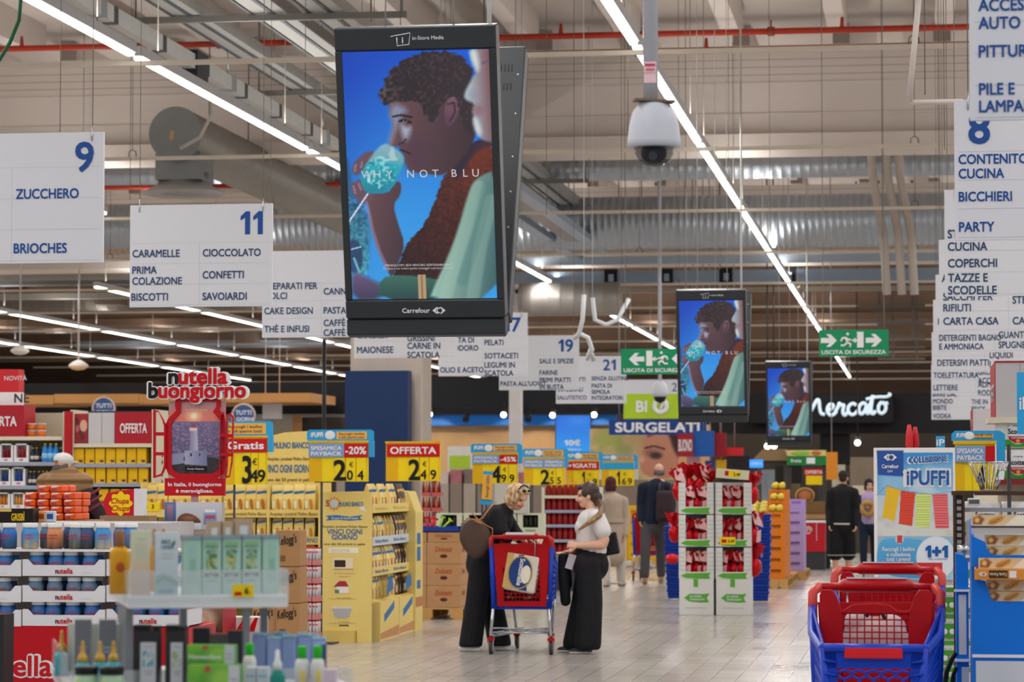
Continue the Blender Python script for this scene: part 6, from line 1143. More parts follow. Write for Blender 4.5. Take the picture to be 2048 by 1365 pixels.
# ---- generic walker seen from behind
def walker(label, Y, foot, px, rows, w, cols, face=math.pi, lean=0, sleeves=True, coat=False, bare=None, hairf=None, step=.12, skin='#d2a088', shoec='#3a2a22', soles=None, arms=None):
    """rows: photo rows of head centre, neck, shoulder, hip, knee, ankle, floor"""
    t, J = person(label, (px, foot), Y); yh, yn, ys_, yp, yk, ya, yf = rows; hd = J(px+lean, yh); H = frame(hd, face, .1); b = Blob(); head_elems(b, hd, H, 1)
    nk = J(px+lean*.7, yn); pel = J(px, yp); cs = J(px+lean*.5, ys_+12); b.cap(nk, hd+Vector((0, 0, -.03)), .052)
    b.chain([pel, (pel+cs)/2, cs, nk], [.12, .12, .125, .06]); sh = [J(px+lean*.5, ys_)+Vector((s*w*.92, 0, -.075)) for s in (-1, 1)]; b.cap(sh[0], sh[1], .05); [b.cap(q, nk, .05, .05) for q in sh]
    A_ = arms or [[sh[i]+Vector((s*.03, .02, -.27)), sh[i]+Vector((s*.025, -.06, -.5))] for i, s in enumerate((-1, 1))]
    A_ = [[Vector(q) for q in a] for a in A_]
    for i, s in enumerate((-1, 1)): b.chain([sh[i], A_[i][0], A_[i][1]], [.052, .042, .03]); hand(b, A_[i][1], (A_[i][1]-A_[i][0]), (-s, 0, 0), .6, s)
    kn = [J(px, yk)+Vector((s*.1, s*step, 0)) for s in (-1, 1)]; an = [J(px, ya)+Vector((s*.1, s*step*1.4, 0)) for s in (-1, 1)]; hp = [pel+Vector((s*.09, 0, -.02)) for s in (-1, 1)]
    for i in (0, 1): b.chain([hp[i], kn[i], an[i]], [.085, .058, .04])
    b.build('body', t, SKIN, .009, 5, paint(H, skin))
    if hairf: b = Blob(); [b.ball(q, r, H) for q, r in hairf[1]]; b.build('hair', t, mat(hairf[0], .7, var=.2, scale=30), .009, 3)
    TM = mat(cols[0], .75, var=.12, scale=10, bump=.3); b = Blob(); b.chain([pel+Vector((0, 0, .02)), (pel+cs)/2, cs, nk+Vector((0, 0, -.03))], [.16, .155, .165, .075]); b.cap(sh[0], sh[1], .072); [b.cap(q, nk+Vector((0, 0, -.04)), .074, .06) for q in sh]
    if coat: b.chain([pel+Vector((0, 0, .1)), J(px, yk-2)], [.165, .185])
    if sleeves:
        for i in (0, 1): b.chain([sh[i], A_[i][0], A_[i][1]], [.076, .066, .055])
    b.build('coat' if coat else 'jacket', t, TM, .012, 4)
    BM = mat(cols[1], .8, var=.12, bump=.2); b = Blob(); b.cap(pel, pel+Vector((0, 0, -.06)), .15, .15)
    for i in (0, 1):
        if bare: b.chain([hp[i], kn[i]+Vector((0, 0, .04))], [.125, .125])
        else: b.chain([hp[i], kn[i], an[i]], [.11, .08, .068])
    b.build('shorts' if bare else 'trousers', t, BM, .012, 3)
    for i, s in enumerate((-1, 1)):
        q = Vector((an[i].x, an[i].y, 0)); d = Vector((math.sin(face), -math.cos(face), 0)); shoe('shoe', t, q-d*.06, q+d*.17, shoec, soles)
    return t, J, sh, pel, cs, H
HR = [((0, .02, .035), (.088, .1, .095)), ((0, .06, -.03), (.07, .055, .08)), ((.06, .02, -.04), (.03, .06, .07)), ((-.06, .02, -.04), (.03, .06, .07))]
SH = [((0, .03, .045), (.08, .09, .08)), ((0, .07, -.01), (.066, .045, .06))]
t, J, sh, pel, cs, H = walker('woman in a long beige coat walking away, dark red hair and white trousers', 42.5, 1173, 1227, (970, 987, 993, 1062, 1112, 1160, 1173), .19, ('#b5a292', '#c8c2bc'), math.pi-.2, -5, coat=True, hairf=('#4a2426', HR), shoec='#b8a89c', soles='#8a7a70')
m = MB(); m.cyl(J(1227, 1046)+Vector((0, 0, -.012)), J(1227, 1046)+Vector((0, 0, .02)), .172, n=24); m.build('belt', mat('#a39080', .7), t)
t, J, sh, pel, cs, H = walker('grey-haired man in navy jacket and grey trousers walking away with a dark backpack', 43.7, 1168, 1306, (943, 960, 966, 1045, 1100, 1150, 1168), .235, ('#1b2438', '#4c4a4e'), math.pi+.15, 12, hairf=('#6a6462', [((.06, .02, -.02), (.03, .06, .05)), ((-.06, .02, -.02), (.03, .06, .05)), ((0, .075, -.03), (.06, .035, .05))]), shoec='#8a6446', soles='#c0a080', step=.2)
a = at(1330, 1046, 43.42); tb = thing('backpack', 'dark plum backpack on the back of the man in navy', 'bag', a); m = MB(); m.box(-.14, .14, -.06, .1, 0, .5); m.build('bag_body', mat('#3a2a33', .7, bump=.3), tb, bev=.06, seg=3); m = MB(); m.box(-.1, .1, -.1, -.055, .05, .25); m.build('front_pocket', mat('#33252d', .7), tb, bev=.025, seg=2); pieces('strap', mat('#3f3038', .7), tb, [MB().tube([(s*.09, .02, .48), (s*.09, -.02+.1, .58), (s*.1, .16, .6)], .022, 6) for s in (-1, 1)])
t, J, sh, pel, cs, H = walker('man in black jacket and black shorts standing with his back turned, white socks', 44.8, 1163, 1684, (957, 971, 976, 1050, 1112, 1148, 1163), .2, ('#16171b', '#121216'), math.pi, 2, bare=True, hairf=('#2c2220', SH), shoec='#d8d8da', soles='#e4e4e4', step=.06)
pieces('sock', mat('#d6d6d8', .8), t, [MB().lathe([(.05, 0), (.052, .06), (.05, .16)], 12, (J(1684, 1148).x+s*.1, s*.084, .05)) for s in (-1, 1)])
m = MB(); m.cyl(J(1684, 1047), J(1684, 1050), .168, n=24); m.build('waist_band', mat('#c8c8c8', .7), t)
pieces('hem_stripe', mat('#9a9a9c', .7), t, [MB().cyl(J(1684, 1110)+Vector((s*.1, s*.06, .0)), J(1684, 1112)+Vector((s*.1, s*.06, 0)), .127, n=20) for s in (-1, 1)])
x = .1; t, J, sh, pel, cs, H = walker('woman in lilac top with a dark cardigan holding bread, standing far back on the right', 53, 1132, 1738, (971, 985, 990, 1045, 1085, 1122, 1132), .17, ('#a994bc', '#1c2436'), .25, 0, sleeves=False, hairf=('#231a1c', HR), arms=[[(-.24, 0, 1.1), (-.06, -.2, 1.14)], [(.24, 0, 1.1), (.06, -.2, 1.12)]], shoec='#c8b8a8', step=.05)
b = Blob(); [b.chain([sh[i], Vector((s*.24, .01, 1.1)), Vector((s*.1, -.15, 1.13))], [.075, .065, .05]) for i, s in enumerate((-1, 1))]; [b.chain([sh[i], pel+Vector((s*.15, 0, -.02))], [.08, .07]) for i, s in enumerate((-1, 1))]; b.build('cardigan', t, mat('#1d1d22', .8), .012, 4)
a = at(1736, 1020, 52.72); tb = thing('bread_wreath', 'ring-shaped bread held in front of the lilac top', 'bread', a); m = MB(); m.tube([(.11*math.cos(q), .02*math.sin(3*q), .02+.11*math.sin(q)) for q in [i*.35 for i in range(18)]], .05, 8, True); m.build('loaf', mat('#b08a4c', .7, var=.3, scale=20), tb)
# ---- man in the white cap
t, J, sh, pel, cs, H = walker('man in white cap and tan quilted vest among the left shelves, seen from behind', 25, 1321, 132, (934, 952, 960, 1090, 1190, 1290, 1321), .185, ('#3a2c34', '#3a3c44'), math.pi-.5, -4, hairf=('#5a5450', [((0, .07, -.03), (.066, .045, .05)), ((.06, .03, -.02), (.025, .05, .05)), ((-.06, .03, -.02), (.025, .05, .05))]), arms=[[(-.26, .15, 1.3), (-.22, .35, 1.2)], [(.27, 0, 1.36), (.36, .12, 1.2)]], step=.05)
b = Blob(); b.ball((0, .012, .06), (.086, .104, .07), H); b.ball((0, -.1, .05), (.06, .06, .012), H); b.build('cap', t, mat('#d6d4d2', .7), .008, 2); m = MB(H); m.cbox((0, .112, .035), (.05, .01, .02)); m.build('cap_strap', mat('#8a6a4a', .6), t)
def quilt(nt, bs):
    tc = nt.nodes.new('ShaderNodeTexCoord'); w = nt.nodes.new('ShaderNodeTexWave'); w.bands_direction = 'Z'; w.inputs['Scale'].default_value = 3.2; nt.links.new(tc.outputs['Object'], w.inputs[0]); bp = nt.nodes.new('ShaderNodeBump'); bp.inputs['Strength'].default_value = .9; bp.inputs['Distance'].default_value = .04
    nt.links.new(w.outputs['Fac'], bp.inputs['Height']); nt.links.new(bp.outputs['Normal'], bs.inputs['Normal']); bs.inputs['Base Color'].default_value = (*lin('#8f6a42'), 1); bs.inputs['Roughness'].default_value = .6
b = Blob(); b.chain([pel+Vector((0, 0, -.02)), (pel+cs)/2, cs, cs+Vector((0, 0, .06))], [.18, .18, .19, .13]); b.cap(sh[0]+Vector((0, 0, .045)), sh[1]+Vector((0, 0, .045)), .1); b.build('vest', t, node_mat('quilted_cloth', quilt), .012, 4)
pieces('plaid_stripe', mat('#7a3038', .7), t, [MB().cyl(Vector(p), Vector(p)+Vector((.012, .004, -.02)), .083, n=16) for p in ((.235, 0, 1.5), (.25, 0, 1.44), (.265, 0, 1.38))])

# ================================================================ shopping trolleys
RP = mat('#ac0410', .3, var=.04); SALM = mat('#c4403a', .35); BP = mat('#0c3cb8', .3, var=.06); CHR = mat('#b8bcc2', .25, .9)
def quad(P, u, v): a = P[0].lerp(P[1], u); b = P[3].lerp(P[2], u); return a.lerp(b, v)
def lattice(m, P, nu, nv, r, hexa=False):
    P = [Vector(p) for p in P]
    if hexa:
        for j in range(nv+1):
            m.tube([quad(P, i/(2*nu), min(1, max(0, (j+(.28 if (i+j) % 2 else -.28)*1)/nv))) for i in range(2*nu+1)], r, 5)
            if j < nv:
                for i in range(2*nu+1):
                    if (i+j) % 2: m.tube([quad(P, i/(2*nu), min(1, (j+.28)/nv)), quad(P, i/(2*nu), min(1, (j+.72)/nv))], r, 5)
    else:
        for i in range(nu+1): m.tube([quad(P, i/nu, 0), quad(P, i/nu, 1)], r, 5)
        for j in range(nv+1): m.tube([quad(P, 0, j/nv), quad(P, 1, j/nv)], r, 5)
def trolley(label, loc, rz, group='blue and red shopping trolleys'):
    """handle side at y=0, nose at y=.95"""
    t = thing('shopping_trolley', label, 'trolley', loc, rz, group)
    T0, T1, Bz = .285, .205, .5; N = .95; zr0, zr1 = 1.0, .875; zb0, zb1 = .42, .47
    for s in (-1, 1):
        P = [(s*T0*.92, .04, zb0), (s*T1*.9, N, zb1), (s*T1, N, zr1), (s*T0, .04, zr0)]; m = MB().m(BP); lattice(m, P, 15, 9, .006, True)
        m.tube([P[3], (s*(T0+.0), .15, .95), (s*(T0-.01), .4, .9), (s*(T1+.015), .8, .865), P[2]], .018, 8); m.tube([P[0], P[1]], .016, 8); m.tube([P[1], P[2]], .02, 8); m.tube([P[0], P[3]], .02, 8)
        Pv = [Vector(p) for p in P]; m.add([quad(Pv, 0, .86), quad(Pv, 1, .8), quad(Pv, 1, 1), quad(Pv, 0, 1)], [(0, 1, 2, 3)]); m.build('basket_side', None, t)
    P = [(-T1*.9, N, zb1), (T1*.9, N, zb1), (T1, N+.02, zr1), (-T1, N+.02, zr1)]; m = MB().m(BP); Pv = [Vector(p) for p in P]; Q_ = [quad(Pv, .12, .05), quad(Pv, .88, .05), quad(Pv, .88, .78), quad(Pv, .12, .78)]; lattice(m, Q_, 5, 10, .006, True)
    for a, b in ((0, .12), (.88, 1)): m.add([quad(Pv, a, 0), quad(Pv, b, 0), quad(Pv, b, 1), quad(Pv, a, 1)], [(0, 1, 2, 3)])
    m.add([quad(Pv, 0, .8), quad(Pv, 1, .8), quad(Pv, 1, 1), quad(Pv, 0, 1)], [(0, 1, 2, 3)])
    for k in (.3, .45, .6, .75, .88): m.tube([quad(Pv, -.01, k)+Vector((0, .004, 0)), quad(Pv, .12, k-.02)+Vector((0, .006, 0))], .006, 5); m.tube([quad(Pv, .88, k-.02)+Vector((0, .006, 0)), quad(Pv, 1.01, k)+Vector((0, .004, 0))], .006, 5)
    m.tube([P[3], P[2]], .018, 8); m.build('basket_front', None, t)
    m = MB(); m.cbox((0, N+.032, .857), (.24, .014, .045)); m.build('nose_label', mat('#d0202a', .35), t, bev=.004)
    m = MB(); P = [(-T0*.9, .05, zb0), (T0*.9, .05, zb0), (T1*.88, N, zb1), (-T1*.88, N, zb1)]; lattice(m, P, 8, 12, .006); m.build('basket_floor', BP, t)
    # red gate with lattice at the handle end
    P = [(-T0*.8, .06, zb0+.02), (T0*.8, .06, zb0+.02), (T0*.92, .03, 1.02), (-T0*.92, .03, 1.02)]; Pv = [Vector(p) for p in P]; m = MB().m(RP)
    for a, b, c, d in ((0, .14, 0, 1), (.86, 1, 0, 1), (.14, .86, .62, 1), (.14, .86, 0, .08)):
        q = [quad(Pv, a, c), quad(Pv, b, c), quad(Pv, b, d), quad(Pv, a, d)]; m.add(q+[p+Vector((0, .014, 0)) for p in q], [(0, 1, 2, 3), (7, 6, 5, 4), (0, 4, 5, 1), (2, 6, 7, 3), (1, 5, 6, 2), (3, 7, 4, 0)])
    lattice(m, [quad(Pv, .14, .08), quad(Pv, .86, .08), quad(Pv, .86, .62), quad(Pv, .14, .62)], 9, 8, .005); m.build('rear_gate', None, t)
    # child seat back with two shoulders and grid window
    y = .3; m = MB().m(RP); 
    [m.prism([(s*.225, .55), (s*.245, 1.06), (s*.235, 1.085), (s*.19, 1.085), (s*.17, 1.06), (s*.145, .99), (s*.14, .55)], y, y+.03) for s in (-1, 1)]
    m.prism([(-.15, .985), (-.155, 1.0), (-.12, .995), (-.09, 1.0), (-.06, 1.022), (0, 1.028), (.1, 1.022), (.155, .99), (.15, .985)], y, y+.03); m.box(-.15, .15, y, y+.03, .55, .8); lattice(m, [(-.145, y+.015, .8), (.145, y+.015, .8), (.145, y+.015, .985), (-.145, y+.015, .985)], 9, 7, .004); m.build('child_seat', None, t, bev=.004)
    pieces('handle_post', SALM, t, [MB().tube([(s*T0, .06, .94), (s*T0, .02, 1.06), (s*(T0-.03), -.03, 1.085)], .022, 8) for s in (-1, 1)])
    m = MB(); m.tube([(-T0+.02, -.025, 1.082), (-.17, -.04, 1.085), (-.15, -.045, 1.09), (.15, -.045, 1.09), (.17, -.04, 1.085), (T0-.02, -.025, 1.082)], [.018, .018, .03, .03, .018, .018], 10); m.build('handle', RP, t)
    m = MB(); m.cbox((0, -.055, 1.115), (.27, .05, .008), 0, .35); m.build('handle_card', mat('#b9aeb4', .3), t)
    pieces('coin_chain', STEEL, t, [MB().tube([(s*.13, -.02, 1.06), (s*.13, .01, .98), (s*.125, .02, .9)], .005, 5) for s in (1,)])
    # chrome chassis
    pieces('chassis_bar', CHR, t, [MB().tube([(s*.26, .0, .42), (s*.27, -.01, .3), (s*.28, -.01, .2), (s*.28, .0, .15)], .016, 8) for s in (-1, 1)]+[MB().tube([(s*.28, .0, .17), (s*.17, .9, .16)], .014, 8) for s in (-1, 1)]+[MB().tube([(-.27, .02, z), (.27, .02, z)], .009, 6) for z in (.24, .2)]+[MB().tube([(s*.2, .85, .47), (s*.17, .9, .16)], .014, 8) for s in (-1, 1)])
    m = MB(); lattice(m, [(-.26, .02, .2), (.26, .02, .2), (.17, .85, .2), (-.17, .85, .2)], 7, 4, .004); m.build('lower_rack', CHR, t)
    for x, yy in ((-.28, 0), (.28, 0), (-.165, .9), (.165, .9)):
        m = MB(); m.box(x-.03, x+.03, yy-.03, yy+.03, .125, .155); m.build('castor_collar', RP, t)
        c = MB(); c.box(x-.022, x-.016, yy-.02, yy+.03, .05, .13); c.box(x+.016, x+.022, yy-.02, yy+.03, .05, .13); c.build('castor_fork', STEEL, t)
        w = MB(); w.cyl((x-.014, yy+.01, .062), (x+.014, yy+.01, .062), .0615, n=20); wo = w.build('wheel', mat('#3a3a3c', .6), t); h_ = MB(); h_.cyl((x-.016, yy+.01, .062), (x+.016, yy+.01, .062), .035, n=14); h_.build('hub', mat('#8a8a8c', .5), wo)
    return t
tc = trolley('blue and red trolley holding toilet paper between the two women', (at(1042, 1316, 25.7).x, 25.7, 0), 0)
# things in the trolley
a = at(1038, 1184, 25.8); t = thing('toilet_paper_pack', 'cream and blue toilet paper pack hanging in the trolley between the women', 'pack', (a.x, 25.8, a.z), 0); M = Matrix.Rotation(-.2, 4, 'Y') @ Matrix.Rotation(.12, 4, 'X')
m = MB(M.inverted() if False else Matrix.Rotation(.17, 4, 'Y')); M = m.M; m.box(-.155, .155, -.07, .06, .0, .36); m.build('wrapper', mat('#d8d2c4', .35, var=.06), t, bev=.03, seg=3)
m = MB(M).m(mat('#c8a86a', .4)).prism([(-.154, .02), (-.05, .02), (-.1, .2), (-.09, .345), (-.154, .345)], -.073, -.07).m(mat('#23407e', .4)).prism([(.11*math.cos(q)*1.0-.01, .18+.15*math.sin(q)) for q in [i*.3 for i in range(21)]], -.075, -.072).prism([(-.05, .34), (.0, .345), (.08, .02), (.0, .02)], -.0735, -.072).m(mat('#b89a58', .4)).tube([(.11*math.cos(q)-.01, -.075, .18+.15*math.sin(q)) for q in [i*.3 for i in range(21)]], .006, 5, True).m(mat('#e8e0d0', .4)).ball((.045, -.074, .17), (.05, .003, .09), 12, 8).m(WHITE); m.build('print', None, t)
m = MB(M @ Matrix.Translation((-.005, 0, .31)) @ Matrix.Rotation(math.pi/2, 4, 'Y')).m(WHITE).text('Scottonelle', .0, -.02, .045, y=-.08, bold=.03, w=.25); m.build('lettering', None, t)
pieces('carry_strap', mat('#c8c0b4', .5), t, [MB(M).tube([(s*.1, -.02, .35), (s*.03, -.03, .42), (0, -.03, .44)], .006, 5) for s in (-1, 1)])
a = at(1040, 1205, 25.85); t = thing('purse', 'black floral bag lying under the toilet paper pack', 'bag', (a.x, 25.9, a.z)); m = MB(); m.box(-.2, .2, -.06, .1, 0, .13); m.build('bag_body', mat('#1c1a1e', .5), t, bev=.04, seg=3); RR = random.Random(3); pieces('flower_print', mat('#8a6a60', .5), t, [MB().ball((RR.uniform(-.17, .17), -.06, RR.uniform(.03, .11)), (.012, .003, .01), 8, 5) for _ in range(14)]); pieces('eyelet', STEEL, t, [MB().cyl((q, -.064, .045), (q, -.06, .045), .014, n=12) for q in (-.11, .09)])
a = at(1128, 1215, 25.85); t = thing('jacket', 'black jacket hanging over the right side of the middle trolley', 'jacket', (a.x, 25.85, a.z)); b = Blob(); b.chain([(-.03, .1, .46), (-.01, .1, .25), (.0, .12, .05)], [.04, .055, .05]); b.chain([(-.01, .25, .46), (.0, .25, .2)], [.04, .05]); b.build('cloth', t, BLK, .012, 4); m = MB(); m.cbox((.06, .02, .42), (.07, .01, .14), .2, 0, .3); m.build('lining', mat('#b9b2c0', .7), t)
# trolley pushed by the man in navy (two uprights seen beside him)
trolley('trolley pushed by the man in navy jacket, seen behind the women', (at(1300, 1160, 44.6).x, 44.75, 0), .1)
# near trolleys on the right
tr1 = trolley('nearest blue and red trolley in the bottom right corner, nose to the camera', (at(1753, 1180, 12.75).x, 12.75, 0), math.pi)
tr2 = dup(tr1, (at(1776, 1140, 15.2).x, 15.2, 0), math.pi, 'second red and blue trolley, directly behind the nearest one on the right')
a = at(1750, 1260, 12.55); tr1.scale = tr2.scale = (1, 1, 1.035)
t = thing('shopping_bag', 'white patterned bag sitting in the child seat of the nearest trolley', 'bag', (a.x, 12.63, .71)); b = Blob(); b.ball((0, 0, .14), (.17, .075, .15)); b.ball((-.08, 0, .26), (.06, .05, .06)); b.ball((.06, .02, .24), (.08, .05, .06)); b.build('bag_body', t, mat('#c9b2b4', .6, var=.35, scale=18), .012, 3); m = MB(); m.tube([(-.05, -.02, .26), (-.03, -.02, .31), (.03, -.02, .31), (.05, -.02, .26)], .01, 6); m.build('handle', mat('#3a2024', .6), t)
m = MB(); m.box(-.15, .15, -.076, .07, 0, .08); m.build('printed_band', mat('#3a2a6a', .6), t, bev=.02)
# ================================================================ egg cartons in the aisle
YE = 33.5; EG = mat('#d8d8d6', .6, var=.05); GRN = mat('#5aa63a', .5); FOIL = mat('#c00e1e', .22, .35, var=.2, scale=14, bump=.4); PKF = mat('#e0b0b0', .35, .1, var=.25, scale=30, bump=.4)
egg0 = tuft0 = box0 = base0 = None
fz = lambda py: at(1420, py, YE).z
tiers = [(1158, 1093), (1091, 1027), (1025, 958)]
for c, (pa, pb) in enumerate(((1355, 1423), (1428, 1496))):
    xc, w = (at(pa, 0, YE).x+at(pb, 0, YE).x)/2, at(pb, 0, YE).x-at(pa, 0, YE).x; cn = ('left', 'right')[c]
    lab = 'white base carton with green fish emblem under the %s egg stack' % cn; hb = fz(1159)
    if base0: dup(base0, (xc, YE, 0), 0, lab)
    else:
        t = base0 = thing('base_carton', lab, 'carton', (xc, YE, 0), 0, 'white base cartons of the egg stacks'); m = MB(); m.box(-w/2, w/2, 0, .5, 0, hb-.001); m.build('carton', EG, t, bev=.004)
        m = MB().m(GRN); z = hb*.48; m.prism([(-w*.36, z), (-w*.2, z+.05), (w*.2, z+.045), (w*.38, z+.055), (w*.3, z), (w*.36, z-.05), (w*.15, z-.055), (-w*.2, z-.045)], -.003, 0); m.box(-.035, .02, -.003, 0, hb*.78, hb); m.m(WHITE).text('LE UOVA', -.01, z+.008, .022, y=-.005, al='c', bold=.04, w=.14).text('DI CIOCCOLATO', .01, z-.028, .022, y=-.005, al='c', bold=.04, w=.17); m.m(mat('#9aa080', .6)).text('sorprese incluse', 0, hb*.19, .016, al='c', w=.24); m.build('emblem', None, t)
    for r, (y1, y0) in enumerate(tiers):
        z0 = fz(y1); h = fz(y0)-z0; lab = 'white open carton of red chocolate eggs, %s tier of the %s stack' % (('lowest', 'middle', 'top')[r], cn); H0 = .375
        if box0: b = dup(box0, (xc, YE, hb+r*.388), 0, lab)
        else:
            t = box0 = thing('egg_carton', lab, 'carton', (xc, YE, hb+r*.388), 0, 'white open cartons of chocolate eggs'); m = MB().m(EG); e = .078
            m.box(-w/2, w/2, 0, .5, 0, .006); m.box(-w/2, w/2, 0, .01, .006, .085)
            for s in (-1, 1): m.prism([(s*w/2, .085), (s*(w/2-e), .085), (s*(w/2-e), H0), (s*w/2, H0)], 0, .01); m.box(s*w/2-.005, s*w/2+.005, 0, .5, .0, H0)
            m.box(-w/2, w/2, .49, .5, 0, H0); m.box(-w/2, w/2, 0, .5, H0, H0+.006) if False else None; m.build('carton', None, t)
            m = MB().m(GRN).prism([(-w*.46, .04), (-w*.3, .07), (w*.2, .072), (w*.42, .078), (w*.36, .04), (w*.4, .006), (0, .004), (-w*.3, .012)], -.003, 0); m.build('emblem', None, t)
            pieces('pattern', mat('#c8c8c6', .6), t, [MB().box(s*w/2-e*.9*(s > 0), s*w/2+e*.9*(s < 0), -.002, 0, .1+q*.05, .12+q*.05) for s in (-1, 1) for q in range(5)])
        for i in range(3):
            q = (-.105, 0, .105)[i]; loc = (xc+q, YE+.12+.03*(i == 1), hb+r*.388+.03); lab = 'red foil chocolate egg, %s in the %s tier of the %s stack' % (('left', 'middle', 'right')[i], ('lowest', 'middle', 'top')[r], cn)
            if egg0: dup(egg0, loc, random.uniform(-1, 1), lab); continue
            t = egg0 = thing('chocolate_egg', lab, 'egg', loc, 0, 'red foil chocolate eggs'); m = MB(); m.lathe([(.02, -.022), (.045, 0), (.066, .05), (.066, .1), (.05, .15), (.022, .175)], 16); m.build('egg', FOIL, t)
            m = MB(); n = 12; V = []; 
            for j, (rr, zz) in enumerate(((.02, .17), (.055, .22), (.085, .285))): V += [(rr*(1+.35*((-1)**k))*math.cos(2*math.pi*k/n), rr*(1+.35*((-1)**k))*math.sin(2*math.pi*k/n), zz+.03*((k*5) % 3-1)*(j == 2)) for k in range(n)]
            m.add(V, [(j*n+k, j*n+(k+1) % n, (j+1)*n+(k+1) % n, (j+1)*n+k) for j in range(2) for k in range(n)]); m.build('foil_tuft', FOIL, t); m = MB(); m.prism([(-.03, .02), (.03, .03), (.035, .14), (-.02, .12)], -.069, -.066); m.build('sticker', PKF, t)
            m = MB(); m.add([(-.06, -.075, .19), (.05, -.085, .16), (.055, -.06, .25), (.01, -.05, .31), (-.07, -.05, .28)], [(0, 1, 2, 3, 4), (4, 3, 2, 1, 0)]); m.build('ribbon', PKF, t)
# extra tufts on the crown and at the right side
for i, (px, py, dy, s, rz) in enumerate(((1358, 968, .2, 1.2, .4), (1378, 962, .25, 1.3, 2), (1400, 962, .2, 1.25, 1), (1420, 964, .22, 1.1, 3), (1504, 975, .3, 1.2, 2.2), (1506, 1060, .3, 1.3, .9), (1509, 1120, .3, 1.2, 1.9), (1349, 1052, .35, 1.1, 1.4))):
    a = at(px, py+30, YE+dy); o = dup(egg0, (a.x, YE+dy, a.z), rz, 'red foil egg %s' % ('heaped on the top of the left stack, leftmost', 'heaped on the top of the left stack, second', 'heaped on the top of the left stack, third', 'heaped between the two stacks at the top', 'sticking out right of the top tier', 'sticking out right of the middle tier', 'sticking out right of the lowest tier', 'left of the middle tier, above the blue baskets')[i] if False else ('red foil egg heaped atop the left stack, leftmost', 'red foil egg heaped atop the left stack, second', 'red foil egg heaped atop the left stack, third', 'red foil egg heaped between both stacks at the top', 'red foil egg sticking out right of the top tier', 'red foil egg sticking out right of the middle tier', 'red foil egg sticking out right of the lowest tier', 'red foil egg left of the middle tier above blue baskets')[i]); o.scale = (s, s, s)
x, z, w, h = rect(1431, 936, 1495, 955, YE-.02); t = thing('header_card', 'cream card with yellow price on top of the right egg stack', 'sign', (x, YE-.02, z-.02)); M = Matrix.Rotation(-.06, 4, 'Y') if False else Matrix.Rotation(.08, 4, 'Y'); m = MB(M); m.box(-w/2, w/2, 0, .3, 0, h); m.build('card', mat('#d6d2b0', .6), t); m = MB(M).m(YEL).box(-w*.1, w*.25, -.003, 0, h*.2, h*.85).m(RED).box(-w*.22, -w*.1, -.003, 0, h*.3, h*.8).m(BLACK).text('2,49', .02, h*.35, h*.3, y=-.005, bold=.03); m.build('print', None, t)
x, z, w, h = rect(1440, 1075, 1471, 1090, YE-.012); t = thing('price_tag', 'yellow price tag on the green strip of the right egg stack', 'price tag', (x, YE-.012, z)); m = MB(); m.box(-w/2, w/2, 0, .006, 0, h); m.build('card', YEL, t); m = MB().m(RED).box(-w*.4, -w*.08, -.002, 0, h*.25, h*.7).m(BLACK).text('2,49', w*.02, h*.3, h*.35, bold=.03); m.build('print', None, t)
# ---- blue basket stacks behind
bk0 = None
for c, (pa, pb, yt, yb, Y) in enumerate(((1500, 1542, 1030, 1203, 37.2), (1330, 1372, 1052, 1198, 37.8))):
    a = at(pa, yb, Y); b = at(pb, yt, Y); xc = (a.x+b.x)/2; w = b.x-a.x; n = 13 if c == 0 else 11; base = .02
    for k in range(n):
        s = .78+.22*min(1, k/7); lab = 'blue shopping basket, %s from the floor in the %s nested stack' % (ORD[k], ('right', 'left')[c]); loc = (xc, Y, base+k*.085+.0)
        if bk0: o = dup(bk0, loc, 0, lab)
        else:
            t = o = bk0 = thing('shopping_basket', lab, 'basket', loc, 0, 'nested blue shopping baskets'); m = MB(); q = w/2
            R = [(.86, 0), (.98, .1), (1.06, .1), (1.06, .125), (.96, .125), (.84, .01)]; n4 = 4
            def ring(k_, z): return [(-q*k_, -q*.8*k_, z), (q*k_, -q*.8*k_, z), (q*k_, q*.8*k_, z), (-q*k_, q*.8*k_, z)]
            V = [p for k_, z in R for p in ring(k_, z)]; m.add(V, [(j*4+i, j*4+(i+1) % 4, j*4+4+(i+1) % 4, j*4+4+i) for j in range(len(R)-1) for i in range(4)]+[(20, 21, 22, 23), (3, 2, 1, 0)]); m.build('basket', mat('#0d3aa0', .35, var=.1), t, bev=.01)
            m = MB(); m.tube([(-q*.9, -q*.86, .09), (-q*.5, -q*.9, .075), (q*.5, -q*.9, .075), (q*.9, -q*.86, .09)], .009, 5); m.build('handle', mat('#0a2c80', .4), t)
        o.scale = (s, s, 1)
x, z, w, h = rect(1330, 1110, 1356, 1128, 37.3); m = MB(); m.ball((0, 0, 0), (w*.55, .12, h*.6), 16, 8); o = m.build('folded_handle', RED, None, (x, 37.42, z+h/2)); prop(o, 'red rounded basket handle lying against the left blue stack', 'handle')
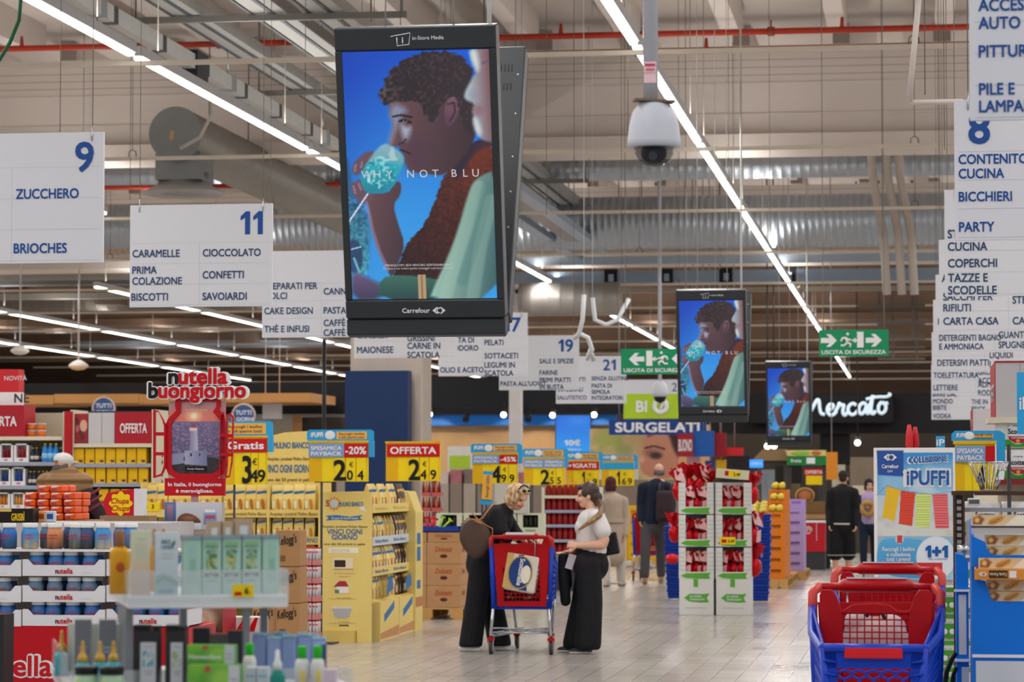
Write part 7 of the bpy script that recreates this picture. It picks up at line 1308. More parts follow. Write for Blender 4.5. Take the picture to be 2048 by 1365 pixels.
# ---- orange and purple crates on pallets
ORG = mat('#d9781c', .5, var=.1); PUR = mat('#b49ad0', .5, var=.08)
cr0 = {}
def crate(c, label, loc, rz, group):
    if c in cr0: return dup(cr0[c], loc, rz, label)
    t = cr0[c] = thing('crate', label, 'crate', loc, rz, group); w, d, h = .27, .42, .165; M_ = ORG if c == 0 else PUR; m = MB().m(M_); m.box(-w/2, w/2, 0, d, 0, .012); m.box(-w/2, w/2, 0, .012, .012, h*.55); m.box(-w/2, w/2, d-.012, d, .012, h)
    for s in (-1, 1): m.box(s*w/2-.006, s*w/2+.006, 0, d, 0, h); m.box(s*(w/2-.03)-.03, s*(w/2-.03)+.03, -.004, .012, 0, h)
    m.box(-w/2, w/2, 0, .012, h*.85, h); m.build('crate_body', None, t); m = MB(); m.box(-w/2+.03, w/2-.03, .03, d-.02, .013, h*.8); m.build('produce', mat(('#c06a1a', '#a88ac8')[c], .6, var=.3, scale=20), t); return t
f = flr(1535, 1178); YC = f.y; xc0 = at(1551, 1178, YC).x
for k in range(3): pallet('wooden pallet under the crates, %s along the wide aisle' % ORD[k], xc0-.02+.12*(k == 2), YC+.02+k*1.9, .4, 1.8)
for col in range(4):
    for r in range(1):
        n = (6, 7, 8, 8)[col]
        for l in range(n):
            cx_ = xc0; cy = YC+.05+col*.44+(0 if col < 3 else .0)+(.02)
            crate(0, 'orange crate, layer %d up, %s stack along the aisle' % (l+1, ORD[col]), (cx_, cy, .141+l*.166), 0, 'orange crates stacked on pallets')
for col in range(2):
    for l in range(6+1*col):
        crate(1, 'purple crate, layer %d up, %s stack behind the orange crates' % (l+1, ORD[col]), (xc0+.13, YC+3.85+col*.46, .141+l*.166), 0, 'purple crates on the far pallet')
for i in range(6):
    a = at(1510+i % 3*22, 1000, YC+.3); t = thing('citrus_bag', 'yellow produce bag on top of the orange crates, %s of six' % ORD[i], 'bag', (xc0-.05+.1*(i % 2), YC+.06+.44*(i//2), .141+(6, 7, 8)[i//2]*.166+.001), 0, 'yellow produce bags'); b = Blob(); b.ball((0, .1, .055), (.06, .1, .055)); b.ball((.02, .1, .09), (.04, .07, .03)); b.build('net_bag', t, mat('#d8c040', .5, var=.3, scale=20), .02, 2)
x, z, w, h = rect(1500, 958, 1562, 1055, YC+1.0); t = thing('produce_stand', 'stand of pale yellow bags left of the orange crates', 'stand', (x-.2, YC+1.2, 0)); m = MB(); m.box(-.25, .22, 0, .8, 0, z+.2); m.build('stand_body', mat('#a08a58', .7, var=.2), t)
for r in range(3):
    for c in range(3): b = Blob(); b.ball((0, 0, 0), (.09, .08, .06)); o = b.build('produce_bag', t, mat('#d8cc60', .5, var=.3, scale=20), .02, 2); o.location = (-.16+.16*c, .1+.2*r, z+.24+.05*r)
# ================================================================ market hall behind
YK = 58.0
def card(name, label, cat, px0, py0, px1, py1, Y, mt, d=.05, txt=None, tm=None, th=.5, bold=.03):
    x, z, w, h = rect(px0, py0, px1, py1, Y); t = thing(name, label, cat, (x, Y, z)); m = MB(); m.box(-w/2, w/2, 0, d, 0, h); m.build('panel', mt, t)
    if txt: m = MB().m(tm or WHITE).text(txt, 0, h*(.5-th/2), h*th, al='c', bold=bold, w=w*.86); m.build('lettering', None, t)
    return t
t = card('stall_sign', 'green and cream stall sign above the fruit counters', 'sign', 1574, 901, 1652, 931, YK, mat('#1f7a3a', .5), .3); x, z, w, h = rect(1574, 901, 1652, 931, YK); m = MB().m(mat('#d8c078', .5)).box(-w/2, w/2, -.01, 0, h*.62, h).m(mat('#b86a3a', .5)).ball((w*.25, -.01, h*.8), (.1, .01, .05)).m(mat('#8ab84a', .5)).ball((-w*.15, -.01, h*.8), (.2, .01, .05)).m(WHITE).box(0, w*.22, -.012, 0, h*.1, h*.5).text('frutta', -w*.4, h*.2, h*.22, y=-.012, bold=.03); m.build('print', None, t)
x, z, w, h = rect(1503, 899, 1578, 922, YK+.3); m = MB().prism([(-w/2, 0), (w/2, 0), (w/2-.1, h), (-w*.2, h)], 0, 1.2); o = m.build('stall_roof', mat('#8a7050', .7), None, (x, YK+.3, z)); prop(o, 'slanting wooden stall roof left of the green stall sign', 'roof')
m = MB(); [m.box(at(px, 960, YK+.6).x-.04, at(px, 960, YK+.6).x+.04, YK+.4, YK+.48, 0, z) for px in (1520, 1572)]; m.box(at(1520, 960, YK).x, at(1572, 960, YK).x, YK+.42, YK+.46, z-.1, z); prop(m.build('stall_gantry', mat('#4a4640', .6)), 'dark frame carrying the slanting wooden stall roof', 'frame')
m = MB(); [m.box(at(px, 960, YK).x-.04, at(px, 960, YK).x+.04, YK+.1, YK+.18, 0, at(0, 931, YK).z) for px in (1578, 1648)]; prop(m.build('stall_post', mat('#3e3c3a', .6)), 'pair of dark posts under the green stall sign', 'post')
SCRB = mat('#2a8ae8', .4, emit=.9, var=.15, scale=2)
card('small_screen', 'small bright blue screen left of the fruit stall', 'screen', 1499, 920, 1526, 936, YK-1, SCRB, .06, 'OFFERTE', WHITE, .3); m = MB(); a = at(1512, 936, YK-1); m.cyl((a.x, YK-.9, 0), (a.x, YK-.9, a.z+.05), .04, n=8); prop(m.build('screen_post', DKGREY), 'dark post carrying the small blue screen', 'post')
a = at(1610, 1000, 52); t = thing('wicker_basket', 'round wicker basket of nuts tilted toward the shoppers', 'basket', (a.x, 52, a.z-.05)); M = Matrix.Rotation(-.75, 4, 'X'); M = Matrix.Translation((0, 0, .1)) @ Matrix.Rotation(.9, 4, 'X'); m = MB(M); m.lathe([(.0, -.06), (.14, -.06), (.18, .06), (.17, .06), (.15, .02), (.0, .02)], 20); m.build('basket', mat('#a88a58', .8, var=.3, scale=30), t); m = MB(M); m.lathe([(.16, .03), (.08, .055), (0, .06)], 16); m.build('nuts', mat('#9a5a30', .7, var=.5, scale=40), t)
def table(label, px0, px1, pyt, Y, mt, legc, d=.8):
    x, z, w, h = rect(px0, pyt, px1, pyt+20, Y); zt = at(px0, pyt, Y).z; t = thing('market_table', label, 'table', (x, Y, 0)); m = MB(); m.box(-w/2, w/2, 0, d, zt-.08, zt); m.build('table_top', mt, t)
    pieces('leg', legc, t, [MB().box(sx*w/2-(.06 if sx > 0 else 0), sx*w/2+(.06 if sx < 0 else 0), yy, yy+.06, 0, zt-.08) for sx in (-1, 1) for yy in (0, d-.06)]); m = MB(); m.box(-w/2, w/2, .03, d-.03, zt*.35, zt*.35+.04); m.build('lower_shelf', mt, t); return t, x, zt, w
t, x, zt, w = table('wooden market table under the nut basket and freezer box', 1597, 1658, 1030, 51.7, mat('#b0885a', .7), mat('#2c2c2e', .5))
m = MB(); m.box(-.25, .3, 0, .5, 0, at(1610, 990, 52).z-zt-.13); o = m.build('riser_box', mat('#7a5c3a', .8, var=.2), None, (x-.05, 51.85, zt+.001)); prop(o, 'brown wooden riser on the market table holding the nut basket', 'box')
x, z, w, h = rect(1602, 1046, 1650, 1082, 50.9); t = thing('freezer_box', 'red ice cream freezer with a white swirl, right of the orange crates', 'freezer', (x, 50.9, 0)); m = MB().m(mat('#b81a28', .4)).box(-w/2, w/2, 0, .6, z-.2, z+h).m(WHITE).box(-w/2-.02, w/2+.02, -.01, .62, z+h, z+h+.03); m.m(mat('#3a3a3c', .5)).box(-w/2, w/2, .02, .6, .0, z-.2); m.build('freezer_body', None, t); m = MB().m(mat('#e8c8c8', .4)); m.tube([(-w*.2+.07*math.cos(q)*(1-q/14), -.004, z+h*.55+.08*math.sin(q)*(1-q/14)) for q in [i*.5 for i in range(22)]], .012, 5); m.box(0.06, .07, -.003, 0, z, z+h); m.build('swirl_emblem', None, t)
# produce counters and blocks of goods in the far market
RR = random.Random(5)
FC = ['#b8863a', '#8a3a2a', '#4a6a34', '#c8a850', '#6a4a34', '#d0c8b8', '#a83830', '#5a6e78', '#d8942a', '#3a3c40']
n = 0
for r, (Y, y1, pxs) in enumerate(((63, 1098, range(1520, 1760, 34)), (70, 1086, range(1500, 1870, 40)), (60, 1104, range(1430, 1520, 32)))):
    for px in pxs:
        n += 1; x, z, w, h = rect(px, y1-RR.randint(60, 110), px+30, y1, Y); c = RR.choice(FC); t = thing('market_counter', 'far market counter stack, %s in the %s row behind the crates' % (ORD[n % 20], ('front', 'back', 'left')[r]), 'counter', (x, Y, 0)); zt = z+h
        m = MB(); m.box(-w/2, w/2, 0, .8, 0, .85); m.build('counter', mat(RR.choice(['#4a4038', '#3a3a3c', '#6a5a48']), .6), t); k = RR.randint(2, 4)
        for i in range(k): m = MB(); q = w/k; m.box(-w/2+i*q+.01, -w/2+(i+1)*q-.01, .1, .6, .851, .9+RR.random()*max(.2, zt-.85)); m.build('goods', mat(RR.choice(FC), .6, var=.3, scale=12), t)
for i, (px, py, Y) in enumerate(((1548, 893, 62), (1715, 887, 66), (1535, 894, 62), (859, 830, 67), (1007, 831, 67), (1105, 832, 67), (1188, 831, 67))):
    a = at(px, py, Y); t = thing('spot_lamp', 'round lit spot lamp, %s' % ('bright one above the fruit stall', 'one above the man in shorts', 'small one left of the fruit stall', 'leftmost of the row above the wooden wall', 'second of the row above the wooden wall', 'third, beside the blue screen', 'fourth, right of the blue screen')[i], 'lamp', a, 0); m = MB(); m.cyl((0, .02, .02), (0, .22, .1), .075, n=14); m.cyl((0, .15, .1), (0, .15, .3 if i > 2 else ztop(a.x)-a.z), .015, n=6); m.build('housing', mat('#2a2a2c', .5), t); m = MB(); m.cyl((0, 0, 0), (0, .03, .02), .07, n=14); m.build('bulb', mat('#fff2dc', .3, emit=7, var=0), t)
    if i > 2:
        l = bpy.data.lights.new('spot_light', 'SPOT'); l.energy = 35; l.spot_size = 1.5; l.color = (1, .85, .65); l.shadow_soft_size = .05; o = bpy.data.objects.new('spot_light', l); COL.objects.link(o); o.location = a+Vector((0, .25, .0)); o.rotation_euler = (.75, 0, 0)
for i, (px, py) in enumerate(((931, 838), (1056, 838))):
    a = at(px, py, 67); t = thing('spot_lamp', 'unlit black spot lamp on the track, %s one' % ('left', 'right')[i], 'lamp', a); m = MB(); m.cyl((0, 0, -.05), (0, .1, .1), .08, n=12); m.cyl((0, .1, .1), (0, .1, .22), .015, n=6); m.build('housing', BLACK, t)
for i, py in enumerate((813, 828)): a = at(846, py, 67.1); b = at(1240, py, 67.1); m = MB(); m.box(a.x, b.x, 67.1, 67.16, a.z-.03, a.z+.03); [m.box(a.x+q*(b.x-a.x), a.x+q*(b.x-a.x)+.04, 67.16, 68.02, a.z-.02, a.z+.02) for q in (.02, .5, .97)]; prop(m.build('lamp_track', BLACK), ('upper', 'lower')[i]+' black lamp track in front of the dark bulkhead', 'track')
# screen ten euro, frozen food sign, mural
t = card('promotion_screen', 'bright blue portrait screen showing ten euro on the wooden wall', 'screen', 1110, 829, 1183, 906, 66.5, DKGREY, .1); x, z, w, h = rect(1112, 831, 1181, 904, 66.5); A = Art(w, h, 20, 24, '#1468e0', '#1f9cf0'); A.ell(.65, .85, .3, .12, '#3a9af0', a=.6, soft=1); o = A.mesh('display', t, LITPRINT, (0, -.01, .02)); o.data.materials[0] = SCREEN; m = MB().m(PRW).text('10€', -.02, h*.2, h*.14, y=-.02, al='c', bold=.05, w=w*.46).text('IN REGALO', -.02, h*.06, h*.05, y=-.02, al='c', bold=.04, w=w*.5); m.build('caption', None, t); m = MB(); m.box(-.1, .1, .1, 2.12, h*.4, h*.6); m.build('wall_bracket', DKGREY, t)
t = card('frozen_food_sign', 'dark blue frozen food sign with big white letters behind the second screen', 'sign', 1218, 840, 1412, 870, 65, mat('#153f86', .5), .2, 'SURGELATI', WHITE, .62, .04); q = at(1315, 870, 65); pieces('suspension_rod', STEEL, t, [rod(e, .1, .3, ztop(q.x+e)-q.z, .015) for e in (-.9, .9)])
x, z, w, h = rect(1180, 858, 1358, 960, 66); A = Art(w, h, 90, 52, '#c0a070', '#c8b080'); A.mix(np.clip((A.noise(9)-.5)*3, 0, 1)*.6, '#8a9a50'); A.mix(np.clip((A.noise(14)-.6)*4, 0, 1)*.6, '#e0c090'); A.ell(.2, .8, .16, .2, '#8ab040', a=.5, soft=.4); A.rec(0, .55, 0, .35, '#d6cdb8'); A.poly([(.58,.05),(.56,.4),(.6,.8),(.7,1.1),(1.05,1.1),(1.05,0)], '#d89a7c', '#c07a60', (0, 1), soft=.01, sm=2); A.poly([(.62,.8),(.75,1.1),(1.1,1.1),(1.1,.3),(.95,.5),(.88,.95),(.75,.93)], '#4a3030', '#2a1a1c', soft=.02, sm=2); A.poly([(.6,.55),(.7,.6),(.82,.52),(.8,.42),(.68,.42)], '#8a5a50', soft=.03, sm=2); A.ell(.74, .47, .06, .06, '#3a2428', soft=.4); A.line([(.62,.62),(.72,.66),(.84,.6)], .012, '#4a2c28'); A.poly([(.57,.5),(.55,.35),(.6,.32),(.62,.4)], '#e0a890', soft=.02, sm=1)
o = A.mesh('wall_mural', None, None, (x, 66, z)); prop(o, 'wall picture of a large face with plants behind the man in navy', 'picture'); m = MB(); m.box(-w/2, w/2, .003, .15, 0, h); m.build('mural_board', WBAND, o); m = MB(); m.box(-w/2, w/2, .003, .15, -z, -.001); m.build('mural_base', mat('#8a7a6a', .7), o)
for i, (a, b, y0, y1, c, l, tx) in enumerate(((1355, 1386, 868, 914, '#9a1c28', 'dark red panel right of the large face picture', 'BUONO'), (1386, 1428, 862, 914, '#1d58a8', 'blue panel between two red ones below the frozen food sign', ''), (1428, 1452, 866, 915, '#8a1a26', 'narrow red panel under the frozen food sign', ''), (1452, 1486, 896, 912, '#c8202a', 'bright red strip left of the fruit stall', ''), (1373, 1400, 914, 950, '#c89aa0', 'pinkish price panel above the egg stacks', ''), (1432, 1452, 920, 940, '#e0b020', 'yellow and red tag high behind the right egg stack', ''), (1410, 1430, 922, 945, '#3a5a9a', 'small blue tag high behind the egg stacks', ''), (1652, 1675, 905, 960, '#d88a28', 'orange goods column right of the fruit stall', ''))):
    t = card('hanging_sign', l, 'panel', a, y0, b, y1, 61+i*.1, mat(c, .5), .1, tx or None)
    x, z, w, h = rect(a, y0, b, y1, 61+i*.1); m = MB(); m.cyl((0, .05, h), (0, .05, ztop(x)-z), .012, n=5); m.build('suspension_rod', STEEL, t)
# left side back: round sign, cream wall fittings
a = at(487, 832, 52); t = thing('round_sign', 'round blue and white sign in front of the far counter', 'sign', (a.x, 52, a.z)); m = MB().m(mat('#3a5a90', .5)).cyl((0, 0, 0), (0, .05, 0), .24, n=24).m(mat('#c8b0a0', .5)).tube([(.22*math.cos(q), 0, .22*math.sin(q)) for q in [i*.3 for i in range(21)]], .02, 6, True); m.build('disc', None, t); m = MB().m(WHITE).text('TUTTI', 0, .02, .08, al='c', bold=.03).text('I GIORNI', 0, -.1, .07, al='c', bold=.03); m.build('lettering', None, t); m = MB(); m.cyl((0, .03, -a.z), (0, .03, -.2), .02, n=6); m.build('pole', POLE, t)
a = at(207, 818, 52.5); t = dup(t, (a.x, 52.5, a.z), 0, 'round white sign far left above the offer boxes')
for i, (x0, y0, x1, y1, Y, c, l) in enumerate(((525, 808, 560, 838, 55, '#d8d8dc', 'white and red hanging box under the canopy beam'), (592, 835, 690, 900, 56, '#3a3230', 'dark panel standing in for an opening behind the biscuit header sign'), (585, 830, 600, 900, 55.6, '#a0764a', 'brown wooden post beside the dark panel'))):  # dark panel stands in for an opening, its shade put into the colour
    t = card('counter_sign', l, 'panel', x0, y0, x1, y1, Y, mat(c, .6), .2); x, z, w, h = rect(x0, y0, x1, y1, Y)
    m = MB(); m.box(-w*.3, w*.3, .05, .15, -z, 0) if i else [m.cyl((q*w, .1, h), (q*w, .1, ztop(x+q*w)-z), .01, n=5) for q in (-.4, .4)]; m.build('support', mat(c, .6), t)

for i, (a, b, y0, y1, Y, c, l) in enumerate(((1700, 1860, 915, 1075, 82, '#857766', 'beige wall section behind the woman in lilac'), (1705, 1765, 972, 982, 80, '#e0d4c0', 'pale lit counter top behind the woman in lilac'), (1552, 1604, 930, 990, 72, '#1c1a1a', 'black panel standing in for a recess behind the fruit stall'), (1440, 1500, 912, 1000, 74, '#241f22', 'dark panel standing in for an opening left of the fruit stall'), (1640, 1700, 855, 930, 76.31, '#1a1a1c', 'black upper panel right of the fruit stall'), (1575, 1600, 968, 1010, 64, '#6a5a44', 'brown crate stack under the green stall sign'), (1664, 1690, 930, 1010, 66, '#b8b0a0', 'pale fridge front right of the fruit stall'), (1520, 1548, 940, 985, 68, '#7f8890', 'grey steel cabinet behind the small blue screen'))):  # recess and opening are solid boxes, their shade put into the colour
    x, z, w, h = rect(a, y0, b, y1, Y); m = MB(); m.box(-w/2, w/2, 0, .3, 0 if i != 4 else z, z+h); m.box(-w*.02, w*.02, -.02, 0, z, z+h); o = m.build('market_unit', mat(c, .6, var=.2, scale=3), None, (x, Y, 0)); prop(o, l, 'market unit')
a = at(648, 860, 46); b = at(648, 680, 46); m = MB(); m.cyl((a.x, 46, 0), (a.x, 46, b.z), .035, n=8); prop(m.build('pole', BLACK), 'tall thin black pole left of the navy column', 'pole')
x, z, w, h = rect(1608, 938, 1648, 952, 60.5); t = card('offer_card', 'red offer strip over a yellow card under the green stall sign', 'sign', 1608, 938, 1648, 952, 60.5, RED, .05, 'OFFERTA'); m = MB(); m.box(-w*.4, w*.45, 0, .05, -h*1.3, -.001); m.build('yellow_card', YEL, t); m = MB(); [m.box(q, q+.04, .01, .04, -z, -h*1.3) for q in (-.1, .1)]; m.build('stand_legs', DKGREY, t)
# ================================================================ right side: poster stand, kitchen roll, baking paper display
YP = 20.0; x, z, w, h = rect(1748, 896, 1912, 1160, YP); t = thing('poster_stand', 'tall collection poster on a stand behind the second trolley', 'poster', (x, YP, 0)); Zp = z
A = Art(w, h, 110, 176, '#2f8fd8', '#a8cde8')
def pu(a, b): q = 1700+a/3.103, 700+b/3.103; return ((q[0]-1748)/164, 1-(q[1]-896)/264)
def pp(*L): return [pu(*q) for q in L]
A.poly(pp((170,760),(655,700),(655,930),(170,920)), '#8cc0e6', soft=.1); A.mix(np.clip((A.noise(6)-.45)*3, 0, 1)*((A.Z > .55) & (A.Z < .9))*.7, '#dbe8f2'); A.rec(0, 1, pu(0, 1160)[1], pu(0, 905)[1], '#b8cfe0', '#d8d8d4'); A.mix(np.clip((A.noise(12)-.5)*3, 0, 1)*((A.Z < .52) & (A.Z > .28))*.5, '#c8b8b0')
A.rec(0, .04, 0, 1, '#ece6e6'); A.rec(.965, 1, 0, 1, '#ece6e6'); A.rec(0, 1, .925, 1, '#e9e5e6') if False else A.rec(0, 1, .962, 1, '#e9e5e6')
A.poly(pp((168,625),(335,625),(335,788),(175,778)), '#1a4fa0')
for P, c, c2 in ((((230,845),(315,868),(275,1065),(200,1042)), '#e8bc20', None), (((318,875),(407,888),(385,1096),(303,1082)), '#e0452c', '#c83a2a'), (((412,893),(506,896),(492,1108),(404,1100)), '#b8d860', '#e8e8a0'), (((512,900),(606,896),(614,1108),(530,1108)), '#d84a5a', '#e88a8a')):
    A.poly(pp(*P), c, soft=.004)
    if c2:
        y = P[0][1]+12
        while y < P[2][1]-8: u = pu(0, y)[1]; q = [pu(*k) for k in P]; f = lambda a, b: a[0]+(b[0]-a[0])*(u-a[1])/(b[1]-a[1]+1e-9); A.line([(f(q[0], q[3])+.004, u), (f(q[1], q[2])-.004, u)], .006, c2); y += 16
A.line(pp((165,905),(230,845),(318,872),(410,890),(510,898),(650,880)), .004, '#8a8a90'); A.poly(pp((165,1190),(260,1170),(400,1172),(470,1190),(655,1175),(655,1420),(165,1420)), '#58aee0', '#3a94d4', soft=.006, sm=2); A.ell(*pu(532, 1290), .24, .16, '#dfe8f4', soft=.02); A.ell(*pu(307, 1178), .05, .033, '#d8d8dc', soft=.1); A.rec(pu(292, 0)[0], pu(322, 0)[0], pu(0, 1200)[1], pu(0, 1155)[1], '#c83a40'); A.rec(pu(405, 0)[0], pu(570, 0)[0], .03, pu(0, 1320)[1], '#c42a38')
A.mesh('poster_print', t, None, (0, -.004, Zp)); m = MB(); m.box(-w/2, w/2, 0, .03, Zp-.0, Zp+h); m.build('board', WHITE, t)
def P3(a, b): u, v = pu(a, b); return (u-.5)*w, Zp+v*h
m = MB().m(WHITE); a = P3(252, 668); carre(m, a[0], a[1], .05, -.008); a = P3(252, 735); m.text('Carrefour', a[0], a[1], .026, y=-.007, al='c', bold=.035, w=.118); a = P3(252, 760); m.text('iper', a[0], a[1], .02, y=-.007, al='c', shear=.2, w=.04)
a = P3(300, 1250); m.text('Raccogli i bollini', a[0], a[1], .028, y=-.007, al='c', bold=.025, w=.225); a = P3(300, 1283); m.text('e colleziona', a[0], a[1], .028, y=-.007, al='c', bold=.025, w=.165); a = P3(300, 1312); m.text('tutti i premi!', a[0], a[1], .028, y=-.007, al='c', bold=.025, w=.17); a = P3(490, 706); m.text('COLLEZIONE', a[0]-.005, a[1]-.004, .046, y=-.006, al='c', bold=.06, w=.285, rot=.05); a = P3(485, 845); m.text('iPUFFI', a[0]-.005, a[1], .115, y=-.006, al='c', bold=.075, w=.32)
m.m(mat('#1a5cb0', .5)); a = P3(490, 704); m.text('COLLEZIONE', a[0]-.002, a[1], .04, y=-.010, al='c', bold=.03, w=.265, rot=.05); a = P3(485, 838); m.text('iPUFFI', a[0], a[1], .1, y=-.011, al='c', bold=.03, w=.29); a = P3(538, 1290); m.text('1+1', a[0], a[1], .085, y=-.008, al='c', bold=.06, w=.16); a = P3(545, 1305); m.text('DAL 5 AL 18 MAGGIO', a[0], a[1], .012, y=-.008, al='c', w=.13); m.build('lettering', None, t)
m = MB(); m.box(-w*.45, w*.45, .03, .06, .03, Zp+h*.9); m.box(-w*.5, w*.5, -.15, .3, 0, .03); m.build('stand', mat('#c8c8cc', .5), t)
for i, (px, c) in enumerate(((1818, '#d03038'), (1830, '#c01c28'))):
    x_, z_, w_, h_ = rect(px-6, 850+i*4, px+7, 896, YP+2); m = MB(); m.lathe([(0, -z_-.0), (.02, -z_), (.02, 0), (w_*.6, .02), (w_*.5, h_*.6), (w_*.25, h_), (0, h_)], 10); o = m.build('rolled_banner', mat(c, .4), None, (x_, YP+2+.05*i, z_)); prop(o, ('paler', 'darker')[i]+' red rolled banner standing behind the collection poster', 'banner')
# price board between poster and rack
price_board(1910, 1990, 862, 889, 925, 982, 16.9, 'b', [(0, .76, PAY, 'SPESAMICA|PAYBACK'), (.76, 1, RED, '')], '4', '', 'yellow price board with a big 4, right of the collection poster', .2)
x, z, w, h = rect(1872, 873, 1890, 898, 20.6); t = card('ad_tab', 'small blue advert tab left of the price board with a 4', 'sign', 1872, 873, 1890, 898, 20.6, SKY, .02, 'iP'); m = MB(); m.cyl((0, .03, -z), (0, .03, 0), .01, n=6); m.build('pole', POLE, t)
# offer header boxes on the right shelving
t = thing('shelving_unit', 'tall shelving carrying kitchen roll packs at the right photo edge', 'shelving', (at(2020, 960, 17.2).x, 17.2, 0)); SW = .62; zz_ = [at(2000, py, 17.2).z for py in (1160, 1065, 960)]
m = MB(); m.box(-.06, 1.2, .5, .54, 0, at(2000, 835, 17.2).z); m.build('back_panel', CREAM, t)
for z_ in zz_: m = MB(); m.box(-.08, 1.2, 0, .5, z_-.03, z_); m.build('shelf', mat('#8a3030', .5) if z_ == zz_[2] else CREAM, t)
zt_ = at(2000, 835, 17.2).z; m = MB(); m.box(-.13, 1.2, -.02, .5, zt_-.035, zt_); m.build('top_shelf', CREAM, t)
x, z, w, h = rect(1992, 722, 2120, 835, 17.2); t = thing('header_box', 'large grey and dark red offer box on the top shelf at the right edge', 'sign', (x, 17.25, zt_+.001)); m = MB().m(mat('#bcb8ba', .6)).box(-w/2, w/2, 0, 1.1, 0, h).m(HDR).box(-w/2-.004, -w/2, 0, 1.1, 0, h).m(mat('#9a989a', .6)).box(-w*.12, -w*.115, -.002, 0, 0, h).m(HDR).box(-w/2, w/2, -.004, 0, h-.01, h); m.build('box', None, t); m = MB(Matrix.Rotation(-math.pi/2, 4, 'Z')).m(WHITE).text('OFFERTA', -.55, h*.32, h*.3, y=-w/2-.006, al='c', bold=.03, w=.75); m.build('lettering', None, t)
x, z, w, h = rect(1946, 818, 2040, 866, 26); t = thing('header_box', 'smaller grey and red offer box farther behind on the right', 'sign', (x, 26, z)); m = MB().m(mat('#c2bec0', .6)).box(-w/2, w/2, 0, 1.0, 0, h).m(HDR).box(-w/2-.004, -w/2, 0, 1.0, 0, h); m.build('box', None, t); m = MB(Matrix.Rotation(-math.pi/2, 4, 'Z')).m(WHITE).text('OFFERTA', -.5, h*.3, h*.3, y=-w/2-.006, al='c', bold=.03, w=.7); m.build('lettering', None, t); m = MB(); m.box(-w/2+.02, w/2, .05, .9, -z, -.001); m.build('shelf_block', CREAM, t)
x, z, w, h = rect(2034, 745, 2110, 868, 16.4); t = card('advert_sign', 'bright blue rounded advert panel at the right photo edge', 'sign', 2034, 745, 2110, 868, 16.4, SKY, .02, 'iPUFFI', WHITE, .2); m = MB(); m.cyl((.05, .04, -z), (.05, .04, 0), .012, n=6); m.build('pole', POLE, t)
# kitchen roll packs
kr0 = None
def roll_pack(label, loc, rz=0):
    global kr0
    if kr0: return dup(kr0, loc, rz, label)
    t = kr0 = thing('kitchen_roll_pack', label, 'pack', loc, rz, 'white and green kitchen roll packs'); m = MB(); m.box(-.11, .11, 0, .2, 0, .185); m.build('wrapper', mat('#dad8d6', .35, var=.05), t, bev=.02, seg=3)
    m = MB().m(mat('#3f9a2e', .4)).prism([(-.108, .01), (.108, .01), (.108, .08), (.02, .05), (-.108, .06)], -.003, 0).m(WHITE).ball((.02, -.004, .1), (.062, .003, .075), 20, 10).m(mat('#b02a34', .4)).prism([(-.038, .075), (.078, .075), (.07, .055), (.05, .035), (.0, .035), (-.03, .055)], -.009, -.006).m(mat('#1a2038', .4)).text('Scottex', .02, .09, .03, y=-.009, al='c', bold=.03, w=.115).text('TUTTI IMBATTIBILI', .02, .135, .008, y=-.009, al='c', bold=.02, w=.06).m(WHITE).text('TUTTOFARE', .02, .06, .01, y=-.011, al='c', bold=.03, w=.08).m(mat('#d8a030', .4)).ball((.02, -.009, .045), (.012, .002, .012), 10, 6); m.build('print', None, t); return t
for i, (z_, n_) in enumerate(((zz_[2], 2), (zz_[1], 1), (zz_[0], 1))):
    for k in range(n_):
        for c in range(2 if i == 0 else 4):
            xx = at(2030, 960, 17.2).x+c*.23+(0 if i == 0 else -.2); roll_pack('kitchen roll pack on the %s right shelf, %s layer, %s from left' % (('upper', 'middle', 'lower')[i], ORD[k], ORD[c]), (xx, 17.22, z_+.0005+k*.187))
# green pack column behind the trolley
gp0 = None
for k in range(5):
    for c in range(2):
        loc = (at(1888, 1200, 17.6).x+c*.28+.06, 17.7, .12+k*.165); lab = 'white and green paper pack, %s from the floor, %s column behind the nearest trolley' % (ORD[k], ('left', 'right')[c])
        if gp0: dup(gp0, loc, 0, lab); continue
        t = gp0 = thing('paper_pack', lab, 'pack', loc, 0, 'white and green paper packs behind the trolley'); m = MB(); m.box(-.13, .13, 0, .22, 0, .163); m.build('wrapper', mat('#d8d8d2', .4), t, bev=.008); m = MB().m(mat('#4a9a34', .4)).box(-.128, .128, -.002, 0, .13, .158).ball((-.03, -.002, .06), (.085, .003, .055), 18, 8).m(WHITE).ball((-.055, -.006, .05), (.018, .002, .018), 10, 6).ball((-.01, -.006, .05), (.018, .002, .018), 10, 6).text('Scottex', -.03, .1, .022, y=-.007, al='c', bold=.04, w=.09); m.build('print', None, t)
m = MB(); m.box(at(1873, 1300, 17.6).x, at(1873, 1300, 17.6).x+.65, 17.65, 18.0, 0, .119); prop(m.build('display_plinth', mat('#6a2a20', .6)), 'dark red plinth under the white and green paper packs', 'plinth')
